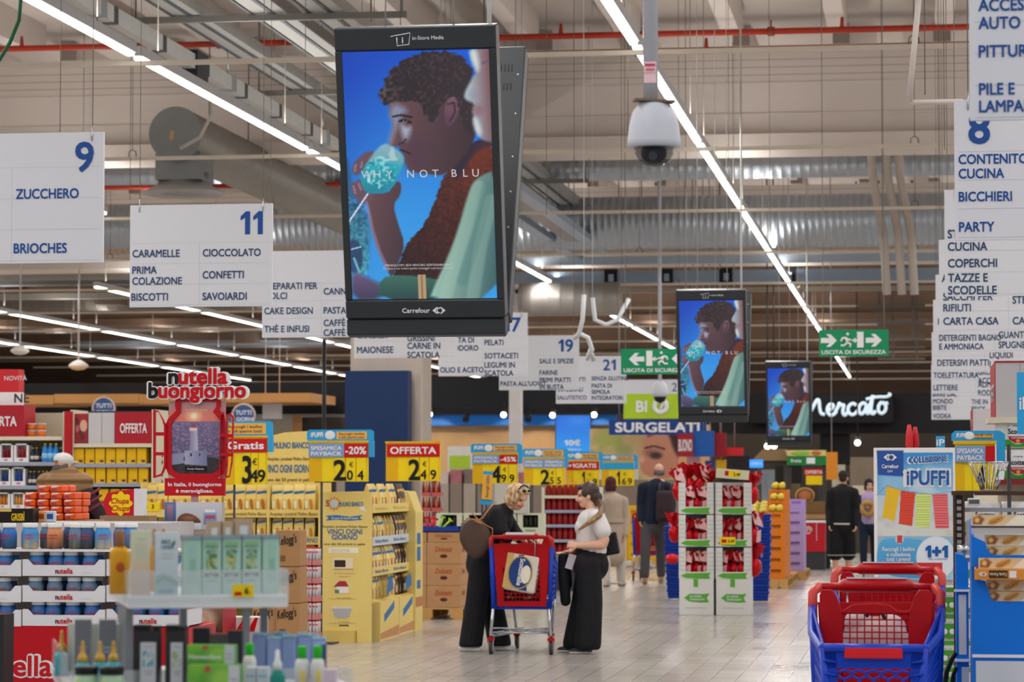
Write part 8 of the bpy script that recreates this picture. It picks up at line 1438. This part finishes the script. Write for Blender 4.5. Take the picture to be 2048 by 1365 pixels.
# slim metal rack with wire bowl
YR = 13.6; t = thing('metal_rack', 'metal rack with brown top board and perforated upright, holding the wire bowl', 'rack', (at(1904, 985, YR).x, YR, 0)); zt = at(1950, 983, YR).z; BR = mat('#4a3426', .5)
m = MB(); m.box(0, .8, 0, .35, zt-.02, zt); m.build('top_board', BR, t)
m = MB(); m.box(.004, .016, .0, .03, 0, zt-.02); m.box(.05, .06, 0, .03, 0, zt-.02); m.box(.016, .05, .02, .03, 0, zt-.02); m.build('upright', BR, t)
pieces('slot', mat('#b0aeb0', .5), t, [MB().box(.022, .044, .015, .0195, zt-.06-i*.032, zt-.042-i*.032) for i in range(36)])
pieces('crossbar', mat('#a8a8aa', .4, .6), t, [MB().box(.06, .8, .04, .07, zt-.1-i*.24, zt-.08-i*.24) for i in range(4)])
m = MB(); m.box(.065, .8, .03, .06, zt-.28, zt-.14); m.build('shelf_front', mat('#c8c8ca', .4), t)
x, z, w, h = rect(1935, 997, 1961, 1012, YR-.02); tt = thing('shelf_label', 'small electronic shelf label clipped under the brown top board', 'label', (x, YR-.03, z)); m = MB(); m.box(-w/2, w/2, 0, .012, 0, h); m.build('case', mat('#d0d0d2', .4), tt, bev=.003); m = MB().m(mat('#5a5c5a', .3)).box(-w*.4, w*.4, -.002, 0, h*.25, h*.8); m.build('display', None, tt); m = MB(); m.tube([(0, .006, h), (0, .02, h+.02), (0, .028, zt-z-.02)], .003, 5); m.build('clip', STEEL, tt)
a = at(1979, 985, YR); tb = thing('wire_bowl', 'open bowl of bent steel wires on the brown rack top', 'bowl', (a.x, YR+.1, zt+.0005)); R = .094
pieces('wire', mat('#c4c4c6', .2, .95), tb, [MB().tube([(R*k*math.cos(q), R*k*math.sin(q), zq) for k, zq in ((.42, .004), (.5, .03), (.72, .075), (.9, .11), (1.0, .138))], .0022, 5) for q in [i*2*math.pi/24 for i in range(24)]])
pieces('wire_ring', mat('#c4c4c6', .2, .95), tb, [MB().tube([(r*math.cos(q), r*math.sin(q), zq) for q in [i*2*math.pi/28 for i in range(28)]], .003, 5, True) for r, zq in ((R*.42, .004), (R, .138))])
m = MB(); m.cbox((R*.62, -.085, .075), (.025, .002, .04), 0, 0, .1); m.build('price_ticket', WHITE, tb)
a = at(1920, 985, YR); tb = thing('hand_mill', 'steel tubular clamp on the rack upright', 'clamp', (at(1922, 1095, YR).x, YR-.04, at(1922, 1100, YR).z)); m = MB(); m.cyl((-.02, 0, 0), (.05, 0, .0), .025, n=14); m.build('body', STEEL, tb); m = MB(); m.cyl((.05, 0, 0), (.11, .0, .01), .012, n=8); m.build('grip', mat('#c88a78', .5), tb)
# ---- blue baking paper display
YB_ = 12.5; BL = mat('#0670d8', .45, var=.05); BLW = mat('#c9ced6', .5)
t = thing('baking_display', 'bright blue cardboard display of baking paper boxes in the right corner', 'display', (at(1945, 1365, YB_).x, YB_, 0)); x0w = at(1945, 1365, YB_).x
def Zb(py): return at(1990, py, YB_).z
m = MB(); m.box(0, .5, .0, .5, 0, Zb(1310)); m.build('base', BL, t); m = MB(); m.box(.015, .5, -.004, 0, 0, Zb(1323)); m.build('base_panel', BLW, t); m = MB(); m.box(0, .5, -.008, 0.0, Zb(1316), Zb(1310)); m.build('edge_trim', WHITE, t)
m = MB(); m.prism([(.0, Zb(1310)), (.5, Zb(1310)), (.5, Zb(1206)), (.12, Zb(1206)), (.085, Zb(1200)), (.068, Zb(1175)), (.06, Zb(1162)), (.0, Zb(1160))], .0, .02); m.build('lower_front', BL, t)
m = MB(); m.xprism([(.02, Zb(1310)), (.45, Zb(1310)), (.45, Zb(1040)), (.2, Zb(1050)), (.02, Zb(1075))], 0, .012); m.build('side_wall', BL, t)
m = MB(); m.prism([(0, Zb(1135)), (.03, Zb(1135)), (.06, Zb(1122)), (.5, Zb(1115)), (.5, Zb(1111)), (.1, Zb(1111)), (.07, Zb(1103)), (.06, Zb(1085)), (.0, Zb(1072))], .0, .02); m.build('upper_front', BL, t)
m = MB(); m.box(0.0, .5, -.006, 0, Zb(1068), Zb(1056)); m.build('clear_strip', mat('#c8c4bc', .1, alpha=.5, var=0), t); m = MB(); m.box(0, .5, -.008, .02, Zb(1056), Zb(1053)); m.build('brown_trim', BR, t)
m = MB(); m.box(.012, .5, .02, .44, Zb(1206), Zb(1204)); m.build('inner_shelf', BL, t); m = MB(); m.box(.012, .5, .02, .44, Zb(1117), Zb(1115)); m.build('inner_shelf', BL, t)
pb0 = None
def paper_box(label, loc, rz=0, flip=False):
    global pb0
    if pb0: return dup(pb0, loc, rz, label)
    t = pb0 = thing('baking_paper_box', label, 'box', loc, rz, 'baking paper boxes in the blue display'); L = .36; m = MB(); m.box(0, L, 0, .05, 0, .046); m.build('carton', mat('#d9b888', .45, var=.06), t, bev=.002)
    A = Art(L, .046, 90, 14, '#d8b890', '#e2c8a0'); A.poly([(.02,.1),(.02,.7),(.1,1),(.16,.6),(.12,.1)], '#a8642c', '#7a4420', soft=.01); A.ell(.07, .5, .03, .25, '#e8c070', soft=.4); A.poly([(.2,.15),(.22,.5),(.34,.95),(.4,.9),(.38,.5),(.28,.1)], '#d8a040', '#b87828', soft=.01)
    for i in range(6): A.line([(.22+.025*i, .2+.1*i), (.25+.025*i, .1+.14*i)], .004, '#8a5420')
    A.poly([(.4,.0),(.55,1),(.72,1),(.72,0)], '#f0e4d0', soft=.01); A.rec(.72, .82, .15, .85, '#ece6e0'); A.mesh('print', t, None, (L/2, -.0025, 0)); m = MB().m(BLUE if False else mat('#2a4a8a', .5)).text('15', .265, .018, .016, y=-.005, bold=.03).text('METRI', .264, .009, .005, y=-.005); m.build('lettering', None, t); return t
n = 0
for i, (py, c) in enumerate(((1052, .0), (1092, .05), (1115, .05), (1138, .02), (1183, .055), (1205, .055))):
    z_ = Zb(py); k = 0 if i == 0 else 0
    paper_box('baking paper box with food picture, %s down the front of the blue display' % ORD[i], (c, YB_-.012 if i in (0, 3) else YB_+.03, z_+.0008) if False else (x0w+c+(.01 if i else 0), YB_+(-.012 if i in (0, 3) else .03), z_+.0008))
L = .36; t = thing('baking_paper_box', 'orange and brown baking paper box lying upside down across the blue display', 'box', (x0w+.012, YB_-.055, Zb(1160))); m = MB(); m.box(0, L, 0, .06, 0, Zb(1138)-Zb(1160)); m.build('carton', mat('#d98a38', .45), t, bev=.002); m = MB().m(mat('#4a3018', .5)).box(.062, .142, -.002, 0, .008, .042).m(WHITE); carre(m, .036, .025, .02, -.004); m.box(.15, .18, -.002, 0, .01, .04); m.build('print', None, t); m = MB(Matrix.Translation((.102, 0, .025)) @ Matrix.Rotation(math.pi, 4, 'Y')).m(mat('#e8d8b8', .5)).text('Carta Forno', 0, -.006, .014, y=-.004, al='c', bold=.02, w=.072); m.build('lettering', None, t)
# narrower blue column left of it
YC2 = 13.2; x0 = at(1913, 1300, YC2).x; x1 = at(1938, 1300, YC2).x; t = thing('blue_column', 'narrow blue and white display column left of the baking paper display', 'display', (x0, YC2, 0)); w = x1-x0
def Zc(py): return at(1925, py, YC2).z
m = MB(); m.prism([(0, 0), (w, 0), (w, Zc(1125)), (w*.7, Zc(1112)), (0, Zc(1108))], 0, .3); m.build('body', BL, t); pieces('white_panel', BLW, t, [MB().box(w*.2, w*.8, -.003, 0, Zc(1310), Zc(1190)), MB().box(w*.4, w, -.003, 0, 0, Zc(1335))]); pieces('ledge', WHITE, t, [MB().box(-.01, w+.005, -.02, .02, Zc(1184), Zc(1180)), MB().box(-.01, w+.005, -.02, .02, Zc(1324), Zc(1319))])
m = MB(); m.tube([at(1889, 1380, 12.9), at(1893, 1345, 12.9), at(1903, 1320, 12.9), at(1912, 1306, 12.9)], .012, 6); m.tube([at(1903, 1375, 12.9), at(1907, 1350, 12.9), at(1913, 1335, 12.9)], .01, 6); a = at(1900, 1380, 12.9); prop(m.build('pallet_truck_handle', mat('#2a2a2c', .4)), 'dark curved handle low beside the narrow blue column', 'handle')
# ================================================================ cosmetics stand in the foreground
YF = 7.5; RZ = .35; fl = at(254, 1218, YF); t = thing('cosmetics_stand', 'grey two-tier cosmetics stand with clear trays in the left foreground', 'stand', (fl.x, YF, 0), RZ); Wd = .445; Dp = .65
ZTR = at(300, 1193, YF).z; ZB0 = at(300, 1219, YF).z; ACR = mat('#d8dde2', .08, alpha=.28, var=0); PLA = mat('#e6e8e8', .35); GP = mat('#7b7e82', .4)
m = MB(); m.box(0, Wd, 0, Dp, ZB0, ZTR); m.build('upper_tray', PLA, t, bev=.004); zw = at(300, 1142, YF).z
pieces('clear_wall', ACR, t, [MB().box(0, Wd, -.003, .001, ZTR-.02, zw), MB().box(-.003, .001, 0, Dp, ZTR-.02, zw), MB().box(Wd, Wd+.003, 0, Dp, ZTR-.02, zw), MB().box(0, Wd, Dp, Dp+.003, ZTR-.02, zw)])
pieces('post', GP, t, [MB().box(.0, .02, .04, .38, .1, ZB0), MB().box(Wd-.12, Wd-.102, .03, .07, .1, ZB0), MB().box(Wd-.05, Wd-.032, .2, .24, .1, ZB0), MB().box(.2, .22, Dp-.05, Dp, .1, ZB0)])
ZL2 = 1.045; m = MB(); m.box(-.17, Wd+.15, -.22, Dp+.05, ZL2-.03, ZL2); m.build('lower_tray', PLA, t); pieces('lower_clear_wall', ACR, t, [MB().box(-.173, -.17, -.22, Dp, ZL2-.02, ZL2+.09), MB().box(-.17, Wd+.15, -.223, -.22, ZL2-.02, ZL2+.05)])
m = MB(); m.box(-.17, Wd+.15, -.2, Dp+.05, 0, .1); m.build('base', GP, t); m = MB(); m.box(-.05, Wd+.05, .05, Dp, .1, ZL2-.03); m.build('core', GP, t)
def top(px, dy=0): # point on the upper tray, photo column px, depth dy behind its front edge
    R = Matrix.Rotation(RZ, 2); u = 0.0
    for _ in range(30):
        q = Vector((fl.x+u*math.cos(RZ)-dy*math.sin(RZ), YF+u*math.sin(RZ)+dy*math.cos(RZ))); e = at(px, 1190, q.y).x-q.x; u += e
    return (q.x, q.y)
def cbox(name, label, cat, px0, px1, hpx, dy, cols, group=None, Y=None, zb=None, d=.05, prints=(), dz=0):
    """upright carton between two photo columns"""
    if Y is None: a, b = top(px0, dy), top(px1, dy); zb = ZTR
    else: a, b = (at(px0, 1300, Y).x, Y), (at(px1, 1300, Y).x, Y)
    x, y = (a[0]+b[0])/2, (a[1]+b[1])/2; w = (Vector(b)-Vector(a)).length*.96; h = hpx*y/F; tt = thing(name, label, cat, (x, y, zb+.0006+dz), RZ if Y is None else .1, group)
    m = MB(); m.box(-w/2, w/2, 0, d, 0, h); o = m.build('carton', SKIN, tt)
    o.data.materials[0] = mat(cols[0], .4, var=.03); A = Art(w, h, 24, 60, cols[0], cols[1]); 
    for fn in prints: fn(A)
    A.mesh('print', tt, None, (0, -.001, 0)); return tt, w, h
leaf = lambda A: (A.ell(.5, .63, .2, .11, '#7a9a60', a=.8, soft=.8), A.mix(np.clip((A.noise(7)-.5)*6, 0, 1)*((np.abs(A.X-.5) < .32) & (np.abs(A.Z-.58) < .17))*.85, '#4a7a4a'), A.mix(np.clip((A.noise(9)-.62)*8, 0, 1)*((np.abs(A.X-.5) < .3) & (np.abs(A.Z-.52) < .1)), '#d8c060'), A.rec(.12, .88, .29, .36, '#2c4444'), A.rec(.1, .9, .82, .9, '#8fbf8a'), A.rec(.2, .8, .22, .24, '#8ab0a0'))
cbox('serum_carton', 'white and peach narrow carton, leftmost on the clear tray', 'carton', 262, 301, 133, .03, ('#d4dcc0', '#d8b090'), None, d=.05, prints=[lambda A: (A.rec(.2, .8, .55, .8, '#c0c8b0', a=.6), A.rec(.3, .7, .85, .87, '#a8b090'), A.rec(.1, .9, 0, .3, '#d8c0a8', a=.5))])
tt, w, h = cbox('cream_carton', 'white carton with green wave and blue words, second on the clear tray', 'carton', 309, 357, 128, .03, ('#d4dce0', '#b8ccd4'), None, d=.05, prints=[lambda A: (A.poly([(0,.3),(.3,.35),(.7,.3),(1,.2),(1,0),(0,0)], '#7fb0a8', '#a8ccd0', soft=.03), A.poly([(0,.22),(.4,.3),(1,.2),(1,.15),(.4,.25),(0,.18)], '#4a9080', soft=.02), A.rec(.15, .8, .02, .09, '#6a90a8'))])
m = MB().m(mat('#3a6a94', .5)).text('BIO', -w*.22, h*.82, .011, bold=.03).text('LINEA', -w*.22, h*.74, .009, bold=.03).m(mat('#2a6a60', .5)).prism([(w*.18, h*.8), (w*.34, h*.88), (w*.36, h*.82), (w*.24, h*.77)], -.003, -.001); m.m(mat('#c0a8a4', .5)).text('crema viso', -w*.25, h*.64, .006).text('idratante', -w*.25, h*.58, .006); m.build('lettering', None, tt)
for i, (a, b) in enumerate(((364, 402), (404, 442), (444, 482), (484, 522), (524, 559))):
    pr = [leaf] if 0 < i < 4 else [lambda A: (A.rec(.3, .8, .2, .85, '#9cc4b0', a=.5), A.rec(.4, .7, .4, .6, '#7aa890', a=.5))]
    tt, w, h = cbox('face_oil_carton', ('pale green plain-sided carton left of the three olive sprig cartons', 'pale green carton with olive sprig, left of three', 'pale green carton with olive sprig, middle of three', 'pale green carton with olive sprig, right of three', 'pale green plain-sided carton right of the three olive sprig cartons')[i], 'carton', a, b, 118, .05+.008*i, ('#a8cfc0', '#b4d8cc'), 'pale green face oil cartons', prints=pr)
    m = MB(); m.box(-w/2-.002, w/2+.002, -.004, .054, h*.94, h+.004); m.build('clear_lid', mat('#8890a8', .1, alpha=.45, var=0), tt)
    if 0 < i < 4: m = MB().m(WHITE).text('SIERO', 0, h*.305, .005, y=-.004, al='c', bold=.04).m(mat('#4a7a60', .5)).text('BOTANICA', 0, h*.8, .006, y=-.004, al='c', bold=.03, w=w*.7).text('OLIO VISO', 0, h*.74, .005, y=-.004, al='c', w=w*.6); m.build('lettering', None, tt)
p_ = top(486, -.004); tt = thing('price_tag', 'yellow price tag with a 6 on the front of the clear tray', 'price tag', (p_[0], p_[1], at(486, 1195, p_[1]).z), RZ); w = 44*YF/F; h = 26*YF/F; m = MB(); m.box(-w/2, w/2, -.002, 0, 0, h); m.build('card', YEL, tt); m = MB().m(RED).box(-w*.4, -w*.06, -.003, -.002, h*.12, h*.42).m(BLACK).text('6', w*.08, h*.25, h*.5, y=-.003, bold=.04).text(',9', w*.3, h*.25, h*.15, y=-.003); m.build('print', None, tt)
# pump bottles
def pump(label, px, hpx, dy, c, cap, wpx, logo):
    x, y = top(px, dy); k = y/F; r = wpx*k/2; h = hpx*k; tt = thing('pump_bottle', label, 'bottle', (x, y, ZTR+.0006), RZ); m = MB(); m.lathe([(0, 0), (r, .0), (r, h*.62), (r*.85, h*.7), (r*.4, h*.74)], 20, sy=.75); m.build('bottle_body', mat(c, .3), tt); m = MB(); m.lathe([(r*.42, h*.74), (r*.42, h*.98), (r*.36, h), (0, h)], 16); m.build('cap', mat(cap, .5), tt)
    if logo: m = MB(); m.ball((0, -r*.76, h*.42), (r*.42, .003, r*.5), 14, 8); m.build('logo', mat('#b8502a', .5), tt)
    return tt
pump('yellow pump bottle with brown cap at the left end of the clear tray', 239, 132, .12, '#e0a020', '#a07048', 42, True)
for i, px in enumerate((272, 290, 308, 326)): pump('yellow bottle with brown cap in the back row, %s from left' % ORD[i], px, 128, .3, '#d89a20', '#a87a50', 17, False)
for i, (a, b) in enumerate(((414, 442), (444, 466), (468, 506))): cbox('soap_carton', 'tan carton standing in the back row of the clear tray, %s' % ('left', 'middle', 'right')[i], 'carton', a, b, 142+4*(i == 2), .3, ('#b89a80', '#a88a70'), None, prints=[lambda A: A.rec(.3, .7, .6, .9, '#d0d4d8')])
# jars in front of the standee picture
# lower tier
def low(px, Y): return at(px, 1340, Y).x
GOLD = mat('#c39a4a', .35, .5); TEAL = mat('#3fa8bc', .3, .2)
gb0 = None
for i, (px, Y, yt) in enumerate(((165, 7.33, 1283), (200, 7.36, 1283), (227, 7.42, 1283), (123, 7.75, 1262), (265, 7.9, 1300))):
    lab = 'teal bottle with pointed gold cap, %s' % ('left of the front three', 'middle of the front three', 'right of the front three', 'farthest left beside the red base', 'behind the black bottles')[i]; h = at(px, yt, Y).z-ZL2; loc = (low(px, Y), Y, ZL2+.0005)
    if gb0: o = dup(gb0, loc, 0, lab); o.scale = (1, 1, h/gb0['h_']); continue
    tt = gb0 = thing('hair_oil_bottle', lab, 'bottle', loc, 0, 'teal bottles with gold caps'); tt['h_'] = h; r = .0205; m = MB(); m.lathe([(0, 0), (r, 0), (r, h*.42), (r*.9, h*.5), (r*.55, h*.54)], 18); m.build('bottle_body', TEAL, tt); m = MB(); m.lathe([(r*.68, h*.53), (r*.72, h*.62), (r*.55, h*.68), (r*.3, h*.74), (r*.22, h*.95), (r*.14, h), (0, h)], 16); m.build('cap', GOLD, tt)
for o in list(bpy.data.objects):
    if 'h_' in o: del o['h_']
jr0 = None
for i, px in enumerate((173, 224)):
    Y = 7.2; h = at(px, 1334, Y).z-ZL2; loc = (low(px, Y), Y, ZL2+.0005); lab = 'pale green cream jar with black lid in the front row, %s one' % ('left', 'right')[i]
    if jr0: dup(jr0, loc, 0, lab); continue
    tt = jr0 = thing('cream_jar', lab, 'jar', loc, 0, 'pale green cream jars'); m = MB(); m.lathe([(0, 0), (.029, 0), (.0305, .006), (.0305, h*.68), (0, h*.68)], 22); m.build('jar_body', mat('#a9c8a4', .3), tt); m = MB(); m.lathe([(0, h*.69), (.032, h*.69), (.032, h*.97), (.03, h), (0, h)], 22); m.build('lid', mat('#1a1c20', .3), tt); m = MB(); m.ball((-.015, -.029, h*.3), (.006, .003, .012)); m.build('emblem', mat('#d8c860', .5), tt)
for i, px in enumerate((165, 214)):
    Y = 7.7; tt, w, h = cbox('hang_pack', 'dark hanging pack in a clear sleeve behind the teal bottles, %s one' % ('left', 'right')[i], 'pack', px-16, px+16, 118, 0, ('#262a36', '#20242e'), 'dark packs in clear sleeves', Y=Y, zb=ZL2, d=.02, prints=[lambda A: (A.rec(.25, .75, .5, .53, '#8a90a0'), A.rec(.3, .7, .44, .46, '#8a90a0'))])
    m = MB(); m.box(-w*.6, w*.6, -.006, -.003, 0, h*1.03); m.box(-w*.6, w*.6, -.006, .022, h*1.03, h*1.035); m.build('clear_sleeve', mat('#d8dde2', .1, alpha=.12, var=0), tt)
for i, (px, c) in enumerate(((143, '#cfd2c4'), (188, '#c8ccc0'), (240, '#ccd0c8'))): cbox('toiletry_carton', 'off-white slim carton behind the teal bottles, %s from left' % ORD[i], 'carton', px-8, px+8, 106, 0, (c, c), None, Y=7.78, zb=ZL2, d=.03)
for i, (a, b, c) in enumerate(((266, 318, '#4f9ca8'), (330, 370, '#8aa860'))):
    Y = 7.3; tt, w, h = cbox('shampoo_box', 'black tall pack with white label and %s print' % ('teal', 'green')[i], 'pack', a, b, 118, 0, ('#16161a', '#121216'), None, Y=Y, zb=ZL2, d=.05, prints=[lambda A, c=c: (A.rec(.28, .9, -.1, .80, '#c4c6ce'), A.mix(np.clip((A.noise(10)-.35)*4, 0, 1)*((A.X > .38) & (A.X < .8) & (A.Z > .38) & (A.Z < .66)), c), A.rec(.4, .8, .72, .735, '#8a8c94'), A.rec(.4, .8, .3, .315, '#8a8c94'), A.rec(.45, .75, .25, .26, '#8a8c94'))])
    m = MB(); m.box(-w*.5, w*.1, .0, .05, h, h*1.1); m.box(w*.25, w*.5, 0, .05, h, h*1.08); m.build('dark_cap', BLACK, tt)
hd_ = None
for i, (a, b, y0, y1, Y, dz) in enumerate(((383, 486, 1331, 1368, 7.12, 0), (382, 476, 1290, 1328, 7.24, .052))):
    w_ = at(b, 1340, Y).x-at(a, 1340, Y).x; h_ = (y1-y0)*Y/F; z_ = at(a, y1, Y).z; tt = thing('toothpaste_carton', 'bright green toothpaste carton, %s' % ('lower one in front', 'upper one behind')[i], 'carton', ((at(a, 0, Y).x+at(b, 0, Y).x)/2, Y, z_ if i else ZL2+.0005), .04)
    hh = h_ if i else at(a, y0, Y).z-ZL2; A = Art(w_, hh, 60, 24, '#7cc032', '#4f9a2c'); A.ell(.62, .4, .3, .5, '#3f8a34', soft=.5); A.ell(.68, .45, .28, .5, '#8fc84a', soft=.4); A.rec(.78, 1, 0, 1, '#c8ccd2'); A.rec(.82, .95, .3, .34, '#8a9098'); A.rec(.82, .95, .5, .54, '#8a9098'); A.ell(.38, .86, .06, .1, '#c0402c', soft=.5); A.mesh('print', tt, None, (0, -.001, 0)); m = MB(); m.box(-w_/2, w_/2, 0, .04, 0, hh); m.build('carton', mat('#4f9a2c', .4), tt); m = MB().m(mat('#e4f0dc', .5)).text('Homeodent', -w_*.46, hh*.26, .012, y=-.003, bold=.03, w=w_*.68); m.build('lettering', None, tt)
m = MB(); a = at(382, 1328, 7.24); m.box(at(380, 0, 7.24).x, at(478, 0, 7.24).x, 7.26, 7.3, ZL2+.0005, a.z-.001); prop(m.build('riser', DKGREY), 'grey riser holding the upper green toothpaste carton', 'riser')
for i, (a, b) in enumerate(((490, 512), (514, 537))): cbox('cotton_box', 'white and pale blue carton right of the green toothpaste, %s' % ('left', 'right')[i], 'carton', a, b, 52, 0, ('#d0d8e0', '#c4d0dc'), 'white and pale blue cartons', Y=7.2, zb=ZL2, d=.04, prints=[lambda A: (A.rec(.1, .9, .6, .7, '#8ab0d8'), A.rec(.1, .9, .3, .4, '#9ac0dc'), A.rec(.2, .8, .8, .84, '#b0a8a8'))])
for i, (px, Y, yt) in enumerate(((499, 7.4, 1288), (604, 7.25, 1293), (635, 7.25, 1293))):
    h = at(px, yt, Y).z-ZL2; r = (.018, .019, .019)[i]; tt = thing('lotion_bottle', 'white lotion bottle with bright green cap, %s' % ('behind the toothpaste cartons', 'left of the front pair', 'right of the front pair')[i], 'bottle', (low(px, Y), Y, ZL2+.0005), 0, 'white bottles with green caps'); m = MB(); m.lathe([(0, 0), (r, 0), (r, h*.6), (r*.8, h*.7), (r*.55, h*.73)], 18); m.build('bottle_body', mat('#dcdcd6', .35), tt); m = MB(); m.lathe([(r*.62, h*.73), (r*.66, h*.98), (r*.6, h), (0, h)], 14); m.build('cap', mat('#2fbe28', .4), tt); m = MB(); m.ball((r*.3, -r*.95, h*.35), (r*.35, .002, h*.15)); m.build('emblem', mat('#e0d060', .5), tt)
Y = 7.15; px = 555; h = at(px, 1300, Y).z-ZL2; tt = thing('spray_bottle', 'round teal bottle with white tapering nozzle in the front row', 'bottle', (low(px, Y), Y, ZL2+.0005)); m = MB(); m.lathe([(0, 0), (.019, 0), (.0205, .01), (.0205, h*.38), (.015, h*.52), (.011, h*.55)], 18); m.build('bottle_body', mat('#1f8478', .25), tt); m = MB(); m.lathe([(.012, h*.55), (.012, h*.68), (.007, h*.78), (.0055, h*.97), (0, h)], 14); m.build('nozzle', mat('#dfe3e4', .4), tt)
pb1 = None
for i in range(9):
    px = 518+i*15; Y = 7.75+.05*(i % 2); loc = (low(px, Y), Y, ZL2+.0005); lab = 'bluish plastic pouch in the back row of the lower tray, %s from left' % ORD[i]
    if pb1: o = dup(pb1, loc, random.uniform(-.3, .3), lab); o.scale = (1, 1, 1-.04*(i % 3)); continue
    tt = pb1 = thing('refill_pouch', lab, 'pouch', loc, 0, 'bluish refill pouches'); m = MB(); m.hexa([(-.022,-.012,0),(.022,-.012,0),(.022,.012,0),(-.022,.012,0)], [(-.02,-.003,.12),(.02,-.003,.12),(.02,.003,.12),(-.02,.003,.12)]); m.build('pouch', mat('#8fa3d0', .25, var=.15), tt, bev=.004); m = MB(); m.box(-.02, .02, -.004, .004, .12, .128); m.build('seal', mat('#9cc8d8', .3), tt)
cbox('pink_box', 'pale pink clear box at the right end of the front row', 'box', 646, 672, 52, 0, ('#d8c4d0', '#d0c0d0'), None, Y=7.15, zb=ZL2, d=.04); cbox('dark_blue_tube', 'dark blue slim carton behind the pair of green caps', 'carton', 640, 652, 82, 0, ('#2a4a80', '#24406c'), None, Y=7.5, zb=ZL2, d=.02)
for i, (a, b, h_, c) in enumerate(((455, 487, 95, '#2c2e36'), (385, 418, 100, '#1e1e22'), (420, 452, 88, '#5a544c'))): cbox('dark_carton', 'dark carton in the back of the lower tray, %s' % ('right of three', 'left of three', 'middle of three')[i], 'carton', a, b, h_, 0, (c, c), None, Y=7.75, zb=ZL2, d=.04)
